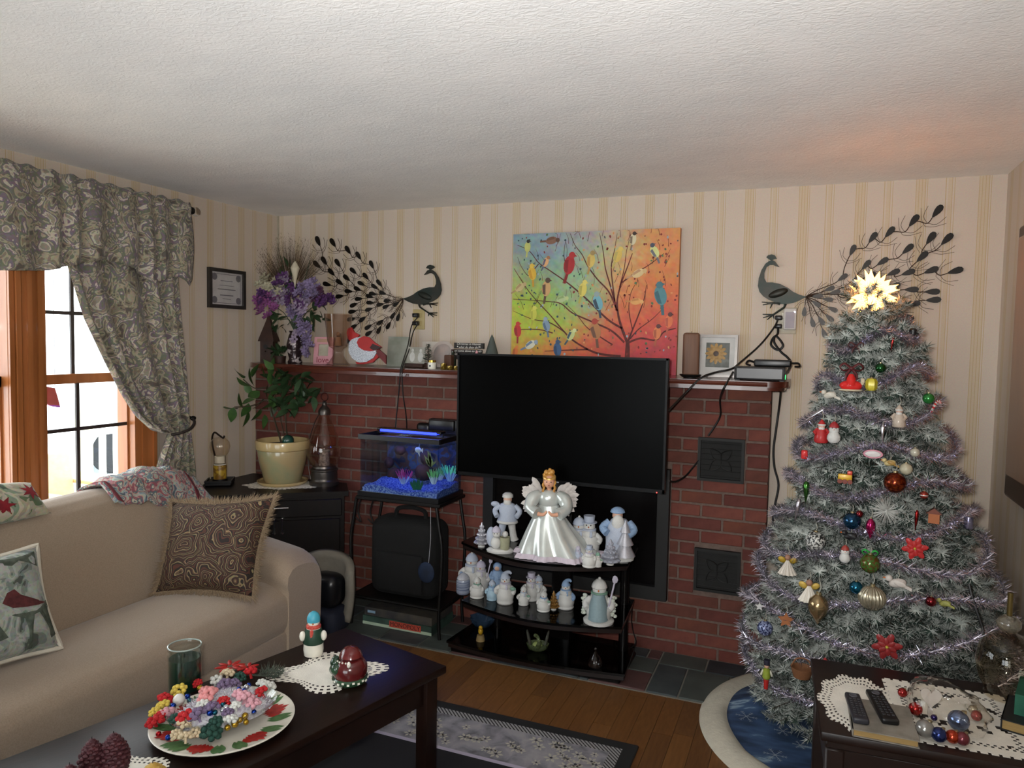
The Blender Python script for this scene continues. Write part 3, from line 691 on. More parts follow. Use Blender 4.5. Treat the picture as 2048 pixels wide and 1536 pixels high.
m_porc = mat('white_glazed_ceramic', '#d9d6c9', .25, coat=.4); m_blk = mat('black_paint', '#0d0d0f', .4); m_orange = mat('carrot_orange', '#c8641e', .5)
def ball_profile(rs, z0=0, k=6):
    """profile of stacked balls (r list)"""
    pr = [(0, z0)]; z = z0
    for i, r in enumerate(rs):
        zc = z + r * (.86 if i == 0 else .78)
        a0 = -math.pi / 2 + (.55 if i == 0 else .72); a1 = math.pi / 2 - (.72 if i < len(rs) - 1 else 0)
        for j in range(k + 1):
            a = a0 + (a1 - a0) * j / k; pr.append((max(0, r * math.cos(a)), zc + r * math.sin(a)))
        z = zc + r * .78
    pr[0] = (0, pr[1][1]); return pr, z
# snowman figurine on the coffee table
p = PZ(ZT + .002, 627, 1308)
sn = thing('snowman_figurine', 'white ceramic snowman with a blue cap and red scarf on the coffee table doily', 'figurine', tuple(p), math.atan2(-p.x, p.y) * 0 + .55)
MB().lathe([(0, 0), (.034, 0), (.037, .02), (.035, .06), (.029, .095), (.02, .108), (.0, .11)], 20).build('body', m_porc, sn)
MB().ell((0, 0, .122), (.022, .022, .021), 16, 10).build('head', m_porc, sn)
MB().lathe([(.0235, -.006), (.0245, .002), (.023, .012), (.017, .024), (.007, .031), (0, .032)], 16, (0, 0, .13)).build('cap', mat('teal_blue_glaze', '#3f93a8', .4), sn)
MB().lathe([(.021, .0), (.027, .004), (.027, .012), (.020, .016)], 16, (0, 0, .098)).build('scarf', mat('red_scarf_glaze', '#a8332a', .5, col2='#c2584a', scale=150), sn)
MB().rbox((-.004, -.031, .085), (.012, .008, .035), .003, 1).build('scarf_end', MATS['red_scarf_glaze'], sn)
MB().lathe([(.037, .045), (.039, .05), (.036, .075), (.029, .1), (.027, .1)], 20, cap=False).build('vest', mat('dark_green_glaze', '#1f3a2c', .4), sn)
for sx in (-1, 1): MB().ell((sx * .038, -.014, .075), (.012, .013, .019), 12, 8).build('mitten', m_porc, sn)
MB().lathe([(.004, 0), (0, .016)], 8, (0, -.02, .122), rot=Matrix.Rotation(math.pi / 2, 3, 'X')).build('nose', m_orange, sn)
for sx in (-1, 1): MB().ell((sx * .008, -.0195, .128), .0026, 6, 5).build('eye', m_blk, sn)
# santa teapot
p = PZ(ZT + .002, 700, 1362)
tp = thing('ceramic_jar', 'dark red and green holiday ceramic jar with a white checked rim on the doily', 'jar', tuple(p), -.5)
m_mar = mat('maroon_glaze', '#4a1416', .2, coat=.5, col2='#5e1d1c', scale=25); m_grn = mat('forest_green_glaze', '#1e3324', .2, coat=.5, col2='#2a4630', scale=30)
MB().lathe([(0, 0), (.052, 0), (.06, .008), (.062, .018), (.058, .024), (.0, .024)], 28).build('base', m_grn, tp)
ck = MB()
for k in range(22):
    a = 2 * math.pi * k / 22; ck.box((.0622 * math.cos(a), .0622 * math.sin(a), .013 + .005 * (k % 2)), (.003, .008, .006), a)
ck.build('white_checks', m_porc, tp)
MB().lathe([(.056, .024), (.06, .04), (.057, .06), (.045, .078), (.03, .084), (0, .085)], 24).build('body', m_mar, tp)
bg_ = MB()
for (a, z, r) in ((3.7, .05, .022), (4.2, .045, .02), (4.7, .055, .021), (4.45, .072, .018), (3.95, .07, .016)): bg_.ell((.05 * math.cos(a), .05 * math.sin(a), z), r, 10, 8)
bg_.build('green_sack', m_grn, tp)
MB().lathe([(.034, 0), (.04, .008), (.034, .022), (.02, .036), (0, .04)], 20, (.005, .0, .084)).build('lid', m_mar, tp)
MB().ell((-.062, -.01, .03), .016, 10, 8).build('spout_knob', mat('dark_plum_glaze', '#231016', .3), tp)
MB().ell((.05, -.03, .082), (.007, .007, .011), 8, 6).build('bobble', m_porc, tp)
dots = MB()
for k in range(9): a = -2.6 + k * .26; dots.ell((.047 * math.cos(a), .047 * math.sin(a), .082), .0035, 6, 4)
dots.build('bead_trim', m_porc, tp)
# green jar candle
p = PZ(ZT, 370, 1380)
jc = thing('jar_candle', 'dark green candle in an open glass jar on the coffee table', 'candle', tuple(p))
MB().lathe([(0, .002), (.05, .002), (.0525, .01), (.0525, .122), (.049, .132), (.049, .138), (.053, .141), (.053, .152), (.0505, .154), (.0475, .150), (.0475, .136), (.050, .12), (.050, .01), (0, .006)], 32).build('jar', glass('jar_glass', '#f6f9f7', .35), jc)
MB().lathe([(0, .008), (.0485, .008), (.0485, .112), (.0, .110)], 28).build('wax', mat('green_wax', '#0e2a20', .3, coat=.3), jc)
MB().tube([(0, 0, .108), (.001, 0, .124)], .0012, 5).build('wick', m_blk, jc)
MB().tube([(.051 * math.cos(a), .051 * math.sin(a), .152) for a in [i * 2 * math.pi / 32 for i in range(32)]], .0026, 8, closed=True).build('rim', mat('rim_highlight_paint', '#8d9892', .1, coat=.6), jc)  # pale opaque ring, its colour stands in for highlights on the glass lip
# plate with painted poinsettias
pc = Vector((-1.59, 1.665, ZT))
pl = thing('holiday_plate', 'round white plate painted with poinsettias under the glass dish', 'plate', tuple(pc))
MB().lathe([(0, .003), (.09, .003), (.10, .0), (.105, .003), (.15, .010), (.19, .019), (.203, .024), (.205, .027), (.202, .028), (.188, .023), (.15, .0145), (.105, .008), (0, .008)], 56).build('dish', mat('white_plate_glaze', '#d3cfc2', .25, coat=.4), pl)
m_pg = mat('plate_green_paint', '#3c6136', .4, col2='#55774a', scale=90); m_prr = mat('plate_red_paint', '#b02a22', .4, col2='#8e1f1d', scale=60)
def plate_z(r): return interp([(.105, .0085), (.15, .015), (.188, .0235), (.205, .028)], r)
def plate_leaf(a, r0, r1, wd, m, nm):
    mb = MB(); k = 9; L, Rr = [], []
    for i in range(k):
        t = i / (k - 1); r = r0 + (r1 - r0) * t; w_ = wd * math.sin(math.pi * t) + .0004
        for s_, lst in ((-1, L), (1, Rr)):
            aa = a + s_ * w_ / r; lst.append((r * math.cos(aa), r * math.sin(aa), plate_z(r) + .0008))
    mb.add(L + Rr, [(i, i + 1, k + i + 1, k + i) for i in range(k - 1)]); mb.build(nm, m, pl)
for a0, cols in ((-1.25, (m_prr, m_pg)), (-.2, (m_prr, m_pg)), (.9, (m_prr, m_pg)), (2.0, (m_prr, m_pg)), (3.1, (m_prr, m_pg)), (4.15, (m_prr, m_pg))):
    for k in range(-2, 3): plate_leaf(a0 + k * .085, .112 + abs(k) * .006, .192 - abs(k) * .012, .012, m_prr, 'painted_petal')
    for k in (-3.6, 3.6, -4.6, 4.6): plate_leaf(a0 + k * .085, .125, .198, .013, m_pg, 'painted_leaf')
# oval glass dish and its contents
gd = thing('glass_dish', 'oval clear glass dish on the holiday plate', 'dish', tuple(pc + Vector((-.005, .005, .0085))), math.atan2(.326, .228))
MB().lathe([(0, .003), (.09, .003), (.10, .006), (.135, .03), (.158, .052), (.160, .056), (.157, .056), (.133, .034), (.098, .010), (0, .007)], 40, sy=.66).build('bowl', glass('dish_glass', '#f8faf9', .5), gd)
DM = BASE[gd.name]
def heap(x, y):
    e = (x / .155) ** 2 + (y / .10) ** 2; return .028 + .072 * max(0, 1 - e) ** .8
pf = MB()
def pt_heap(u, v):
    a = u * 2 * math.pi; r = v; x, y = .140 * r * math.cos(a), .092 * r * math.sin(a)
    return (x, y, heap(x, y) - .012)
pf.grid(pt_heap, 40, 9, True)
for k in range(1500):
    a = R.random() * 6.283; r = math.sqrt(R.random()); x, y = .142 * r * math.cos(a), .094 * r * math.sin(a); z = heap(x, y) - .010
    d = Vector((R.uniform(-1, 1), R.uniform(-1, 1), R.uniform(.1, 1))).normalized(); s_ = d.orthogonal().normalized() * .0018; q = Vector((x, y, z))
    pf.add([q - s_, q + s_, q + d * R.uniform(.008, .018)], [(0, 1, 2)])
po = pf.build('potpourri_filling', mat('silver_lilac_sprigs', '#a79fae', .5, col2='#cfd0d2', scale=90), None, smooth=False)
po.matrix_world = DM
tag(po, 'silvery lilac sprigs filling the glass dish', 'potpourri', kind='stuff')
def flower_mesh(nm, m, k=14, r=.016):
    mb = MB()
    for i in range(k):
        t = (i + .5) / k; ph = math.acos(1 - 1.25 * t); a = i * 2.4
        mb.ell((r * math.sin(ph) * math.cos(a), r * math.sin(ph) * math.sin(a), r * .7 * math.cos(ph)), (r * .42, r * .42, r * .36), 7, 5)
    mb.tube([(0, 0, -r * 1.1), (0, 0, 0)], r * .25, 5)
    return mb.build(nm, m, None).data
FCOL = {'yellow': '#c9b24e', 'red': '#b01c22', 'pink': '#d08a8a', 'purple': '#6f5f7c', 'cream': '#c8b798', 'dark green': '#20443a', 'white': '#c9cbc6', 'rose': '#c996a0'}
FM = {c: flower_mesh('f', mat('dried_%s_flower' % c.replace(' ', '_'), h, .8, bump=.3, bscale=300)) for c, h in FCOL.items()}
BCOL = {'blue': '#16388c', 'red': '#9c141c', 'gold': '#a4842a', 'silver': '#b9bcc2', 'teal': '#1a5566'}
BM = {c: MB().ell((0, 0, 0), .0085, 10, 8).build('b', mat('shiny_%s_bead' % c, h, .15, metal=.75)).data for c, h in BCOL.items()}
for o in list(COL.objects):
    if o.name.split('.')[0] in ('f', 'b'): bpy.data.objects.remove(o)
def on_heap(px, py):
    d = ray(px, py); inv = DM.inverted()
    for k in range(400):
        q = CAM + d * (1.9 + k * .004); l_ = inv @ q
        if l_.z < heap(l_.x, l_.y): return l_, q
    return inv @ PZ(ZT + .05, px, py), PZ(ZT + .05, px, py)
FL = [(358, 1382, 'yellow', 1.25), (326, 1412, 'yellow', 1.1), (455, 1348, 'cream', 1.15), (330, 1398, 'red', 1.2), (310, 1445, 'red', 1.3), (322, 1432, 'red', 1.0), (416, 1392, 'pink', 1.5), (412, 1383, 'pink', 1.1), (336, 1428, 'rose', 1.3), (372, 1435, 'red', 1.4), (368, 1448, 'cream', 1.1), (352, 1470, 'cream', .9), (372, 1474, 'cream', 1.0), (390, 1466, 'cream', .9), (395, 1430, 'purple', 1.4), (425, 1416, 'purple', 1.2), (450, 1372, 'purple', 1.3), (470, 1368, 'purple', 1.1), (434, 1362, 'white', 1.1), (422, 1465, 'dark green', 1.5), (430, 1448, 'dark green', 1.2), (352, 1440, 'dark green', 1.1), (490, 1398, 'rose', 1.5), (505, 1408, 'rose', 1.2), (478, 1390, 'rose', 1.0), (522, 1385, 'red', 1.1), (500, 1345, 'red', 1.2), (535, 1375, 'white', 1.3), (525, 1368, 'white', 1.0), (460, 1440, 'white', 1.1), (470, 1412, 'white', .9), (447, 1402, 'red', .9), (395, 1367, 'red', .8), (310, 1425, 'yellow', .9), (455, 1425, 'purple', .9), (405, 1410, 'white', 1.0), (480, 1355, 'dark green', 1.0)]
FO = []; BO = []
for (x, y, c, s_) in FL:
    l_, q = on_heap(x, y); o = bpy.data.objects.new('dried_flower', FM[c]); COL.objects.link(o); o.matrix_world = Matrix.Translation(q) @ Euler((R.uniform(-.5, .5), R.uniform(-.5, .5), R.random() * 6)).to_matrix().to_4x4() @ Matrix.Scale(s_, 4)
    FO.append((x, c, o))
BD = [(346, 1412, 'blue'), (336, 1475, 'blue'), (375, 1393, 'blue'), (478, 1378, 'blue'), (488, 1382, 'blue'), (498, 1370, 'blue'), (420, 1425, 'blue'), (508, 1424, 'blue'), (445, 1408, 'teal'), (418, 1410, 'blue'), (456, 1408, 'red'), (464, 1412, 'red'), (317, 1468, 'red'), (394, 1366, 'red'), (490, 1432, 'gold'), (480, 1440, 'gold'), (470, 1448, 'gold'), (492, 1444, 'gold'), (455, 1455, 'gold'), (400, 1376, 'gold'), (438, 1412, 'silver'), (446, 1420, 'silver'), (452, 1415, 'silver'), (355, 1445, 'silver'), (493, 1374, 'silver'), (430, 1425, 'teal'), (405, 1421, 'silver'), (380, 1402, 'teal')]
for (x, y, c) in BD:
    l_, q = on_heap(x, y); o = bpy.data.objects.new('shiny_bead', BM[c]); COL.objects.link(o); o.location = q; s_ = R.uniform(.8, 1.25); o.scale = (s_, s_, s_)
    BO.append((x, c, o))
ORD = ['leftmost', 'second', 'third', 'fourth', 'fifth', 'sixth', 'seventh', 'eighth', 'ninth', 'tenth', 'eleventh', 'twelfth']
def ordinal(lst, what, cat):
    for c in sorted(set(k[1] for k in lst)):
        ms = sorted((k for k in lst if k[1] == c), key=lambda k: k[0])
        for i, (x, c_, o) in enumerate(ms):
            pos = '' if len(ms) == 1 else (', the leftmost %s one' % c if i == 0 else ', %s %s one from the left' % (ORD[i], c))
            tag(o, '%s in the glass dish%s' % (what % c, pos), cat, '%s in the glass dish' % (what % c))
ordinal(FO, 'dried %s flower head', 'dried flower'); ordinal(BO, 'small shiny %s bead', 'bead')
l_, q = on_heap(358, 1402)
tag(MB(Matrix.Translation(q)).ell((0, 0, .004), .0185, 20, 14).build('pearl_bauble', mat('pearl_white', '#cfcdc8', .2, coat=.6)), 'large pearl white bauble in the glass dish', 'bauble')
# poinsettia sprig behind the dish
q = PZ(ZT, 470, 1362); q.z = ZT
ps = thing('poinsettia_sprig', 'artificial red flower and pine sprig lying behind the glass dish', 'artificial plant', (q.x + .0, q.y + .03, ZT))
mb = MB()
for k in range(8): a = k * .785; mb.ell((-.05 + .03 * math.cos(a), .03 * math.sin(a), .03), (.022, .008, .004), 8, 5, Matrix.Rotation(a, 3, 'Z'))
for k in range(6): a = k * 1.05; mb.ell((.02 + .022 * math.cos(a), .01 + .022 * math.sin(a), .035), (.017, .007, .004), 8, 5, Matrix.Rotation(a, 3, 'Z'))
mb.build('red_flower', m_prr, ps)
mb = MB()
for k in range(160):
    q0 = Vector((.05 + .07 * R.random(), .02 + .06 * R.random(), .008)); d = Vector((R.uniform(-.3, 1), R.uniform(-.6, .6), R.uniform(.1, .8))).normalized(); s_ = d.orthogonal().normalized() * .0012
    mb.add([q0 - s_, q0 + s_, q0 + d * .035], [(0, 1, 2)])
mb.tube([(-.06, 0, .004), (.02, .02, .004), (.12, .05, .006)], .003, 5); mb.build('pine_sprig', m_dgr, ps, smooth=False)
# pinecone-shaped candles at the near end
def pinecone(label, px, py, h, r, m, nm='pinecone_candle', cat='candle', z=None):
    q = PZ(ZT + .002, px, py); t = thing(nm, label, cat, tuple(q))
    mb = MB(); N = 110
    for k in range(N):
        f = (k + .5) / N; zz = h * (.05 + .93 * f); rr = r * (math.sin(math.pi * min(1, .18 + .82 * f)) ** .75) * (1 if f > .1 else .8); a = k * 2.39996
        mb.ell((rr * .86 * math.cos(a), rr * .86 * math.sin(a), zz), (r * .2, r * .24, h * .05), 6, 4, Matrix.Rotation(a, 3, 'Z'))
    mb.build('scales', m, t)
    MB().lathe([(0, .0), (r * .7, 0), (r * .92, h * .25), (r * .85, h * .5), (r * .5, h * .85), (0, h)], 16).build('core', m, t)
    MB().tube([(0, 0, h), (0, 0, h + .008)], .001, 5).build('wick', m_blk, t)
m_plum = mat('plum_wax', '#3f1a22', .6, col2='#52262c', scale=60); m_ywax = mat('yellow_wax', '#b58f3c', .6, col2='#c7a75c', scale=60)
pinecone('tallest plum-coloured pinecone candle at the near end of the coffee table', 228, 1552, .115, .040, m_plum)
pinecone('plum pinecone candle just left of the tallest one on the coffee table', 185, 1562, .112, .036, m_plum)
pinecone('lowest plum pinecone candle nearest the sofa, cut off by the picture edge', 140, 1600, .09, .034, m_plum)
pinecone('yellow pinecone candle at the near end of the coffee table', 306, 1580, .07, .038, m_ywax)
q = PZ(ZT, 235, 1560); doily('small_doily', 'small white lace doily under the pinecone candles', (q.x, q.y), .135, .115, ZT, 6, 0, .08, rz=.3)
# ---------------------------------------------------------------- corner cabinet
m_cab = mat('near_black_cabinet_wood', '#0b0706', .4, col2='#120b08', scale=10, stretch=(4, 4, .5), spec=.25)
m_chr = mat('polished_chrome', '#d8d8d6', .12, metal=1)
ZC = .728
cb = thing('corner_cabinet', 'dark corner cabinet with chrome handles between the sofa and the fireplace', 'cabinet', (-3.0, 3.5, 0))
A_, B_, B2, C_, D_ = (-3.105, 3.125), (-2.485, 3.595), (-2.635, 3.795), (-3.365, 3.795), (-3.365, 3.36)
MB().ext([(x, y, ZC - .028) for x, y in (A_, B_, B2, C_, D_)], (0, 0, .028)).build('top', m_cab, cb, True, smooth=False)
cx, cy = -3.02, 3.55
ins = [(x + (cx - x) * .05, y + (cy - y) * .05) for x, y in (A_, B_, B2, C_, D_)]
MB().ext([(x, y, .0) for x, y in ins], (0, 0, ZC - .028)).build('body', m_cab, cb, True, smooth=False)
e = Vector((.797, .604, 0)); nn = Vector((.604, -.797, 0)); fa = Vector((ins[0][0], ins[0][1], 0))
rzc = math.atan2(e.y, e.x); W_ = .74
dr_ = MB().rbox(tuple(fa + e * W_ / 2 + nn * .009 + Vector((0, 0, .635))), (W_ - .03, .016, .10), .004, 1, rzc).build('drawer', m_cab, cb, True)
for k, s_ in enumerate((.27, .73)):
    d0 = fa + e * (W_ * s_) + nn * .009 + Vector((0, 0, .31)); do = MB().rbox(tuple(d0), (W_ / 2 - .02, .016, .52), .004, 1, rzc).build('door', m_cab, cb, True)
    h0 = fa + e * (W_ * (.47 if k == 0 else .53)) + nn * .034
    hb = MB().tube([h0 + Vector((0, 0, .50)), h0 + Vector((0, 0, .585))], .0045, 8)
    for z in (.50, .585): hb.lathe([(.010, -.003), (.010, .003)], 12, tuple(h0 + Vector((0, 0, z)))); hb.tube([h0 + Vector((0, 0, z)), h0 - nn * .02 + Vector((0, 0, z))], .004, 6)
    hb.build('handle', m_chr, do, True)
kn = MB()
h0 = fa + e * (W_ * .52) + nn * .03 + Vector((0, 0, .645))
MB().tube([h0 - e * .04, h0 + e * .04], .004, 8).build('drawer_handle', m_chr, dr_, True)
# on the cabinet
doily('lace_doily', 'white lace doily under the plant pot on the corner cabinet', (-2.93, 3.575), .235, .13, ZC + .0005, 8, 0, .07, rz=.5)
def leaf_mesh(L, w, m, fold=.18):
    mb = MB(); k = 7; vs = []; fs = []
    for i in range(k):
        t = i / (k - 1); ww = w * math.sin(math.pi * t ** .8) + .0005; z = -.25 * L * t * t
        vs += [(L * t, -ww, z + fold * ww), (L * t, 0, z), (L * t, ww, z + fold * ww)]
    for i in range(k - 1): fs += [(3 * i, 3 * i + 3, 3 * i + 4, 3 * i + 1), (3 * i + 1, 3 * i + 4, 3 * i + 5, 3 * i + 2)]
    mb.add(vs, fs); o = mb.build('leaf', m); d_ = o.data; bpy.data.objects.remove(o); return d_
PP = Vector((-2.975, 3.61, ZC))
pt = thing('potted_plant', 'leafy green plant in a cream ceramic pot on the corner cabinet', 'plant', tuple(PP))
m_pot = mat('cream_mottled_glaze', '#a8946c', .22, col2='#8f9270', scale=9, lo=.4, hi=.7, coat=.5); m_rim = mat('cream_rim_glaze', '#b59f70', .25, coat=.4)
MB().lathe([(0, 0), (.135, 0), (.15, .012), (.152, .022), (.145, .022), (.14, .014), (0, .012)], 40).build('saucer', m_rim, pt)
MB().lathe([(0, .014), (.105, .014), (.113, .03), (.14, .14), (.15, .21), (.148, .215), (.135, .215), (.13, .2), (0, .2)], 40).build('pot', m_pot, pt)
MB().lathe([(.149, .212), (.158, .218), (.162, .262), (.158, .27), (.150, .27), (.147, .23)], 40, cap=False).build('rim', m_rim, pt)
MB().lathe([(0, .238), (.149, .236)], 24, cap=False).build('soil', mat('potting_soil', '#1c1410', .95, bump=.5), pt)
m_leaf = mat('mid_green_leaf', '#33512a', .45, col2='#42632f', scale=25); m_leafd = mat('deep_green_leaf', '#22361f', .5, col2='#2b4426', scale=25)
LM = [leaf_mesh(.085, .021, m_leaf), leaf_mesh(.095, .024, m_leaf), leaf_mesh(.08, .018, m_leafd), leaf_mesh(.10, .020, m_leafd)]
def rel(px, py, y): return PY(y, px, py) - PP
st = MB(); stems = []
def stem(pts): stems.append(pts); st.tube(spline([Vector(p) for p in pts], 4), [.0045] * 1 + [.003] * (4 * (len(pts) - 1)), 5)
b0 = Vector((0, 0, .236))
def zp(a, b): return 400 + a / 3.938, 700 + b / 3.938
left_leaves = [(315, 195, 2.9), (425, 160, 1.2), (345, 268, 2.9), (400, 235, 2.2), (215, 405, 2.2), (300, 392, .5), (180, 458, 3.3), (238, 505, -1.8), (372, 540, -1.7), (372, 300, 2.3), (430, 350, -2.6), (365, 470, -2.0), (470, 425, -2.2), (455, 510, -2.1), (512, 565, -1.5), (520, 330, 1.8), (545, 220, 1.9), (510, 200, 2.4), (590, 230, .9), (560, 150, 1.6), (540, 120, 2.6), (600, 330, .5), (540, 440, -2.4), (570, 400, -1.0)]
stem([b0 + Vector((-.01, 0, 0)), rel(*zp(560, 480), 3.58), rel(*zp(520, 400), 3.55), rel(*zp(400, 440), 3.52), rel(*zp(270, 450), 3.50)])
stem([b0, rel(*zp(560, 450), 3.6), rel(*zp(545, 300), 3.6), rel(*zp(430, 300), 3.56), rel(*zp(340, 230), 3.55)])
stem([b0 + Vector((.02, .01, 0)), rel(*zp(600, 400), 3.62), rel(*zp(560, 200), 3.62), rel(*zp(540, 90), 3.6)])
stem([b0 + Vector((.03, 0, 0)), rel(*zp(680, 450), 3.62), rel(*zp(760, 350), 3.6), rel(*zp(880, 300), 3.58)])
stem([b0 + Vector((.03, .02, 0)), rel(*zp(660, 420), 3.64), rel(*zp(700, 280), 3.64), rel(*zp(740, 200), 3.62)])
st.build('stem', mat('woody_stem', '#3a3122', .8), pt)
for (a, b, ang) in left_leaves:
    p_ = rel(*zp(a, b), 3.50 + .10 * R.random()); M_ = Matrix.Rotation(-ang, 4, 'Y') @ Matrix.Rotation(R.uniform(-.9, .9), 4, 'X')
    p_ = p_ - (M_ @ Vector((.045, 0, 0))); p_.x = max(p_.x, -3.27 - PP.x)
    o = sub(pt, LM[R.randrange(2)], 'leaf', p_); o.rotation_euler = M_.to_euler(); s_ = R.uniform(1.0, 1.35); o.scale = (s_,) * 3
for k in range(90):
    a, b = R.uniform(590, 900), R.uniform(190, 480)
    if (a - 720) ** 2 / 200 ** 2 + (b - 330) ** 2 / 150 ** 2 > 1: continue
    p_ = rel(*zp(a, b), 3.52 + .14 * R.random()); o = sub(pt, LM[2 + R.randrange(2)], 'leaf', p_, (R.uniform(-1, 1), R.uniform(-1.2, 1.2), R.uniform(-3.1, 3.1)))
gb = thing('green_glass_ball', 'dark green glass ball resting on the soil of the plant pot', 'ornament', tuple(PP + Vector((.08, -.05, .275))))
MB().ell((0, 0, 0), .036, 18, 12).build('ball', mat('bottle_green_glass', '#1c4136', .08, coat=.6), gb)
# oil lantern
LP = Vector((-2.735, 3.70, ZC))
ln = thing('oil_lantern', 'tall pewter hurricane lantern with a bulbous glass chimney on the corner cabinet', 'lantern', tuple(LP))
m_pew = mat('dark_pewter', '#55504c', .35, metal=.85)
MB().lathe([(0, 0), (.088, 0), (.09, .02), (.082, .026), (.078, .035), (.08, .05), (.078, .085), (.083, .09), (.083, .098), (.07, .105), (.068, .118), (.0, .118)], 32).build('base', m_pew, ln)
MB().lathe([(.066, .112), (.085, .135), (.10, .17), (.105, .205), (.098, .25), (.078, .31), (.055, .365), (.04, .40), (.034, .43), (.033, .46), (.0315, .46), (.0325, .43), (.0385, .40), (.0535, .365), (.0765, .31), (.0965, .25), (.1035, .205), (.0985, .17), (.0835, .135), (.066, .114)], 36, cap=False).build('chimney', glass('lantern_glass', '#faf4f0', .5), ln)
MB().lathe([(.036, .43), (.037, .452), (.028, .47), (.016, .482), (.012, .5), (.014, .505), (.008, .512), (0, .514)], 20).build('cap', m_pew, ln)
MB().lathe([(0, .118), (.032, .118), (.034, .14), (.028, .20), (.036, .21), (.030, .215), (0, .215)], 20).build('burner', mat('frosted_burner', '#8f8a84', .5, col2='#5d5854', scale=80), ln)
MB().tube([(.018 * math.sin(a) * 1.4, 0, .538 + .024 * math.cos(a)) for a in [i * 2 * math.pi / 20 for i in range(20)]], .004, 6, closed=True).build('carry_ring', mat('rust_red_iron', '#4a2420', .5, metal=.4), ln)
MB().tube(spline([(-.10, 0, .02), (-.12, 0, .12), (-.115, 0, .25), (-.075, 0, .37), (-.04, 0, .43)], 4), .0025, 6).build('guard_wire', m_pew, ln)
# small candle lantern on a black tray
TP_ = Vector((-3.285, 3.415, ZC))
tr = thing('candle_tray', 'small square black tray under the hook candle lamp', 'tray', tuple(TP_), .6)
MB().rbox((0, 0, .012), (.15, .15, .02), .004, 1).build('tray_base', m_blk, tr)
for sx, sy, dx, dy in ((.072, 0, .008, .15), (-.072, 0, .008, .15), (0, .072, .15, .008), (0, -.072, .15, .008)): MB().box((sx, sy, .026), (dx, dy, .012)).build('lip', m_blk, tr)
sl = thing('hook_candle_lamp', 'small globe candle lamp with a bent iron hook and yellow candle', 'candle holder', tuple(TP_ + Vector((0, 0, .0225))))
m_yel = mat('yellow_floral_votive', '#b3922e', .4, col2='#7c5a20', scale=30, lo=.45, hi=.55)
MB().lathe([(0, 0), (.044, 0), (.044, .012), (.0, .012)], 20).build('foot', m_blk, sl)
MB().lathe([(0, .012), (.037, .012), (.039, .09), (.037, .095), (0, .095)], 24).build('votive_cup', m_yel, sl)
MB().lathe([(0, .097), (.036, .097), (.036, .102), (0, .102)], 20).build('saucer', m_porc, sl)
MB().lathe([(0, .108), (.031, .108), (.031, .150), (0, .150)], 20).build('candle', mat('white_wax', '#cfcabb', .5), sl)
MB().lathe([(.034, .10), (.036, .15), (.052, .175), (.060, .205), (.055, .235), (.036, .258), (.012, .265)], 28, cap=False).build('globe', glass('globe_glass', '#fbf7f1', .5), sl)
MB().tube(spline([(-.03, .02, .0), (-.045, .02, .1), (-.07, .015, .2), (-.068, .01, .26), (-.04, .0, .29), (-.005, 0, .275), (.03, -.005, .262), (.04, -.005, .275)], 5), .0055, 8).build('hook', mat('dark_iron', '#2a211c', .5, metal=.5), sl)

# padded seat behind the sofa arm, paper on the floor
bs = thing('padded_seat', 'pale rounded padded seat with dark cushions on the floor behind the sofa arm', 'seat', (-2.475, 3.33, 0))
m_pad = mat('pale_grey_fleece', '#6f6a60', .95, bump=.4, bscale=80)
def shell(u, v):
    a = rad(5 + 225 * u); r = .12 + .012 * math.sin(v * math.pi); h = .06 + .36 * v * (1 - .25 * abs(2 * u - 1) ** 2)
    return (.035 + r * math.cos(a) * (1 + .15 * v), r * math.sin(a) * .8, h)
sh = MB().grid(shell, 26, 12).build('padded_shell', m_pad, bs); sh.modifiers.new('thickness', 'SOLIDIFY').thickness = .045; sh.modifiers[0].offset = 0
MB().rbox((.045, -.01, .235), (.19, .15, .19), .06, 4).build('dark_cushion', mat('black_satin', '#0f1013', .3), bs)
MB().rbox((.03, 0, .07), (.24, .19, .14), .05, 3).build('base', mat('navy_fabric', '#151a2a', .8), bs)
pp = MB().box((0, 0, .0015), (.14, .06, .002)).build('paper_sheet', mat('white_paper', '#c9c3c6', .8)); pp.location = (-2.36, 3.24, .0); pp.rotation_euler = (0, 0, .9)
tag(pp, 'scrap of white paper on the floor beside the padded seat', 'paper')

# ---------------------------------------------------------------- aquarium on its stand
AX0, AX1, AY0, AY1, AZ0, AZ1 = -2.305, -1.815, 3.445, 3.725, .752, 1.078
stn = thing('aquarium_stand', 'black wrought metal aquarium stand with a lower shelf in front of the brick', 'stand', (-2.06, 3.59, 0))
m_wi = mat('wrought_black_iron', '#0f0d0c', .5, metal=.4)
for (x, y) in ((-2.36, 3.45), (-1.795, 3.45), (-2.36, 3.735), (-1.795, 3.735)):
    s_ = 1 if x > -2 else -1
    MB().tube(spline([(x, y, 0), (x - s_ * .008, y, .12), (x, y, .3), (x + s_ * .006, y, .5), (x - s_ * .012, y, .62), (x - s_ * .03, y, .735)], 6), .009, 8).build('leg', m_wi, stn, True)
MB().rbox((-2.06, 3.588, .74), (.53, .315, .02), .004, 1).build('top_frame', m_wi, stn, True)
for (p0, p1) in (((-2.36, 3.45, .17), (-1.795, 3.45, .17)), ((-2.36, 3.735, .17), (-1.795, 3.735, .17)), ((-2.36, 3.45, .17), (-2.36, 3.735, .17)), ((-1.795, 3.45, .17), (-1.795, 3.735, .17))): MB().tube([p0, p1], .008, 8).build('rail', m_wi, stn, True)
MB().box((-2.0775, 3.5925, .174), (.55, .27, .006)).build('lower_shelf', m_wi, stn, True)
for x in (-2.30, -2.22):
    MB().tube(spline([(x, 3.45, .735), (x - .02, 3.45, .66), (x + .0, 3.45, .60), (x - .035, 3.45, .62)], 5), .004, 6).build('scroll', m_wi, stn, True)
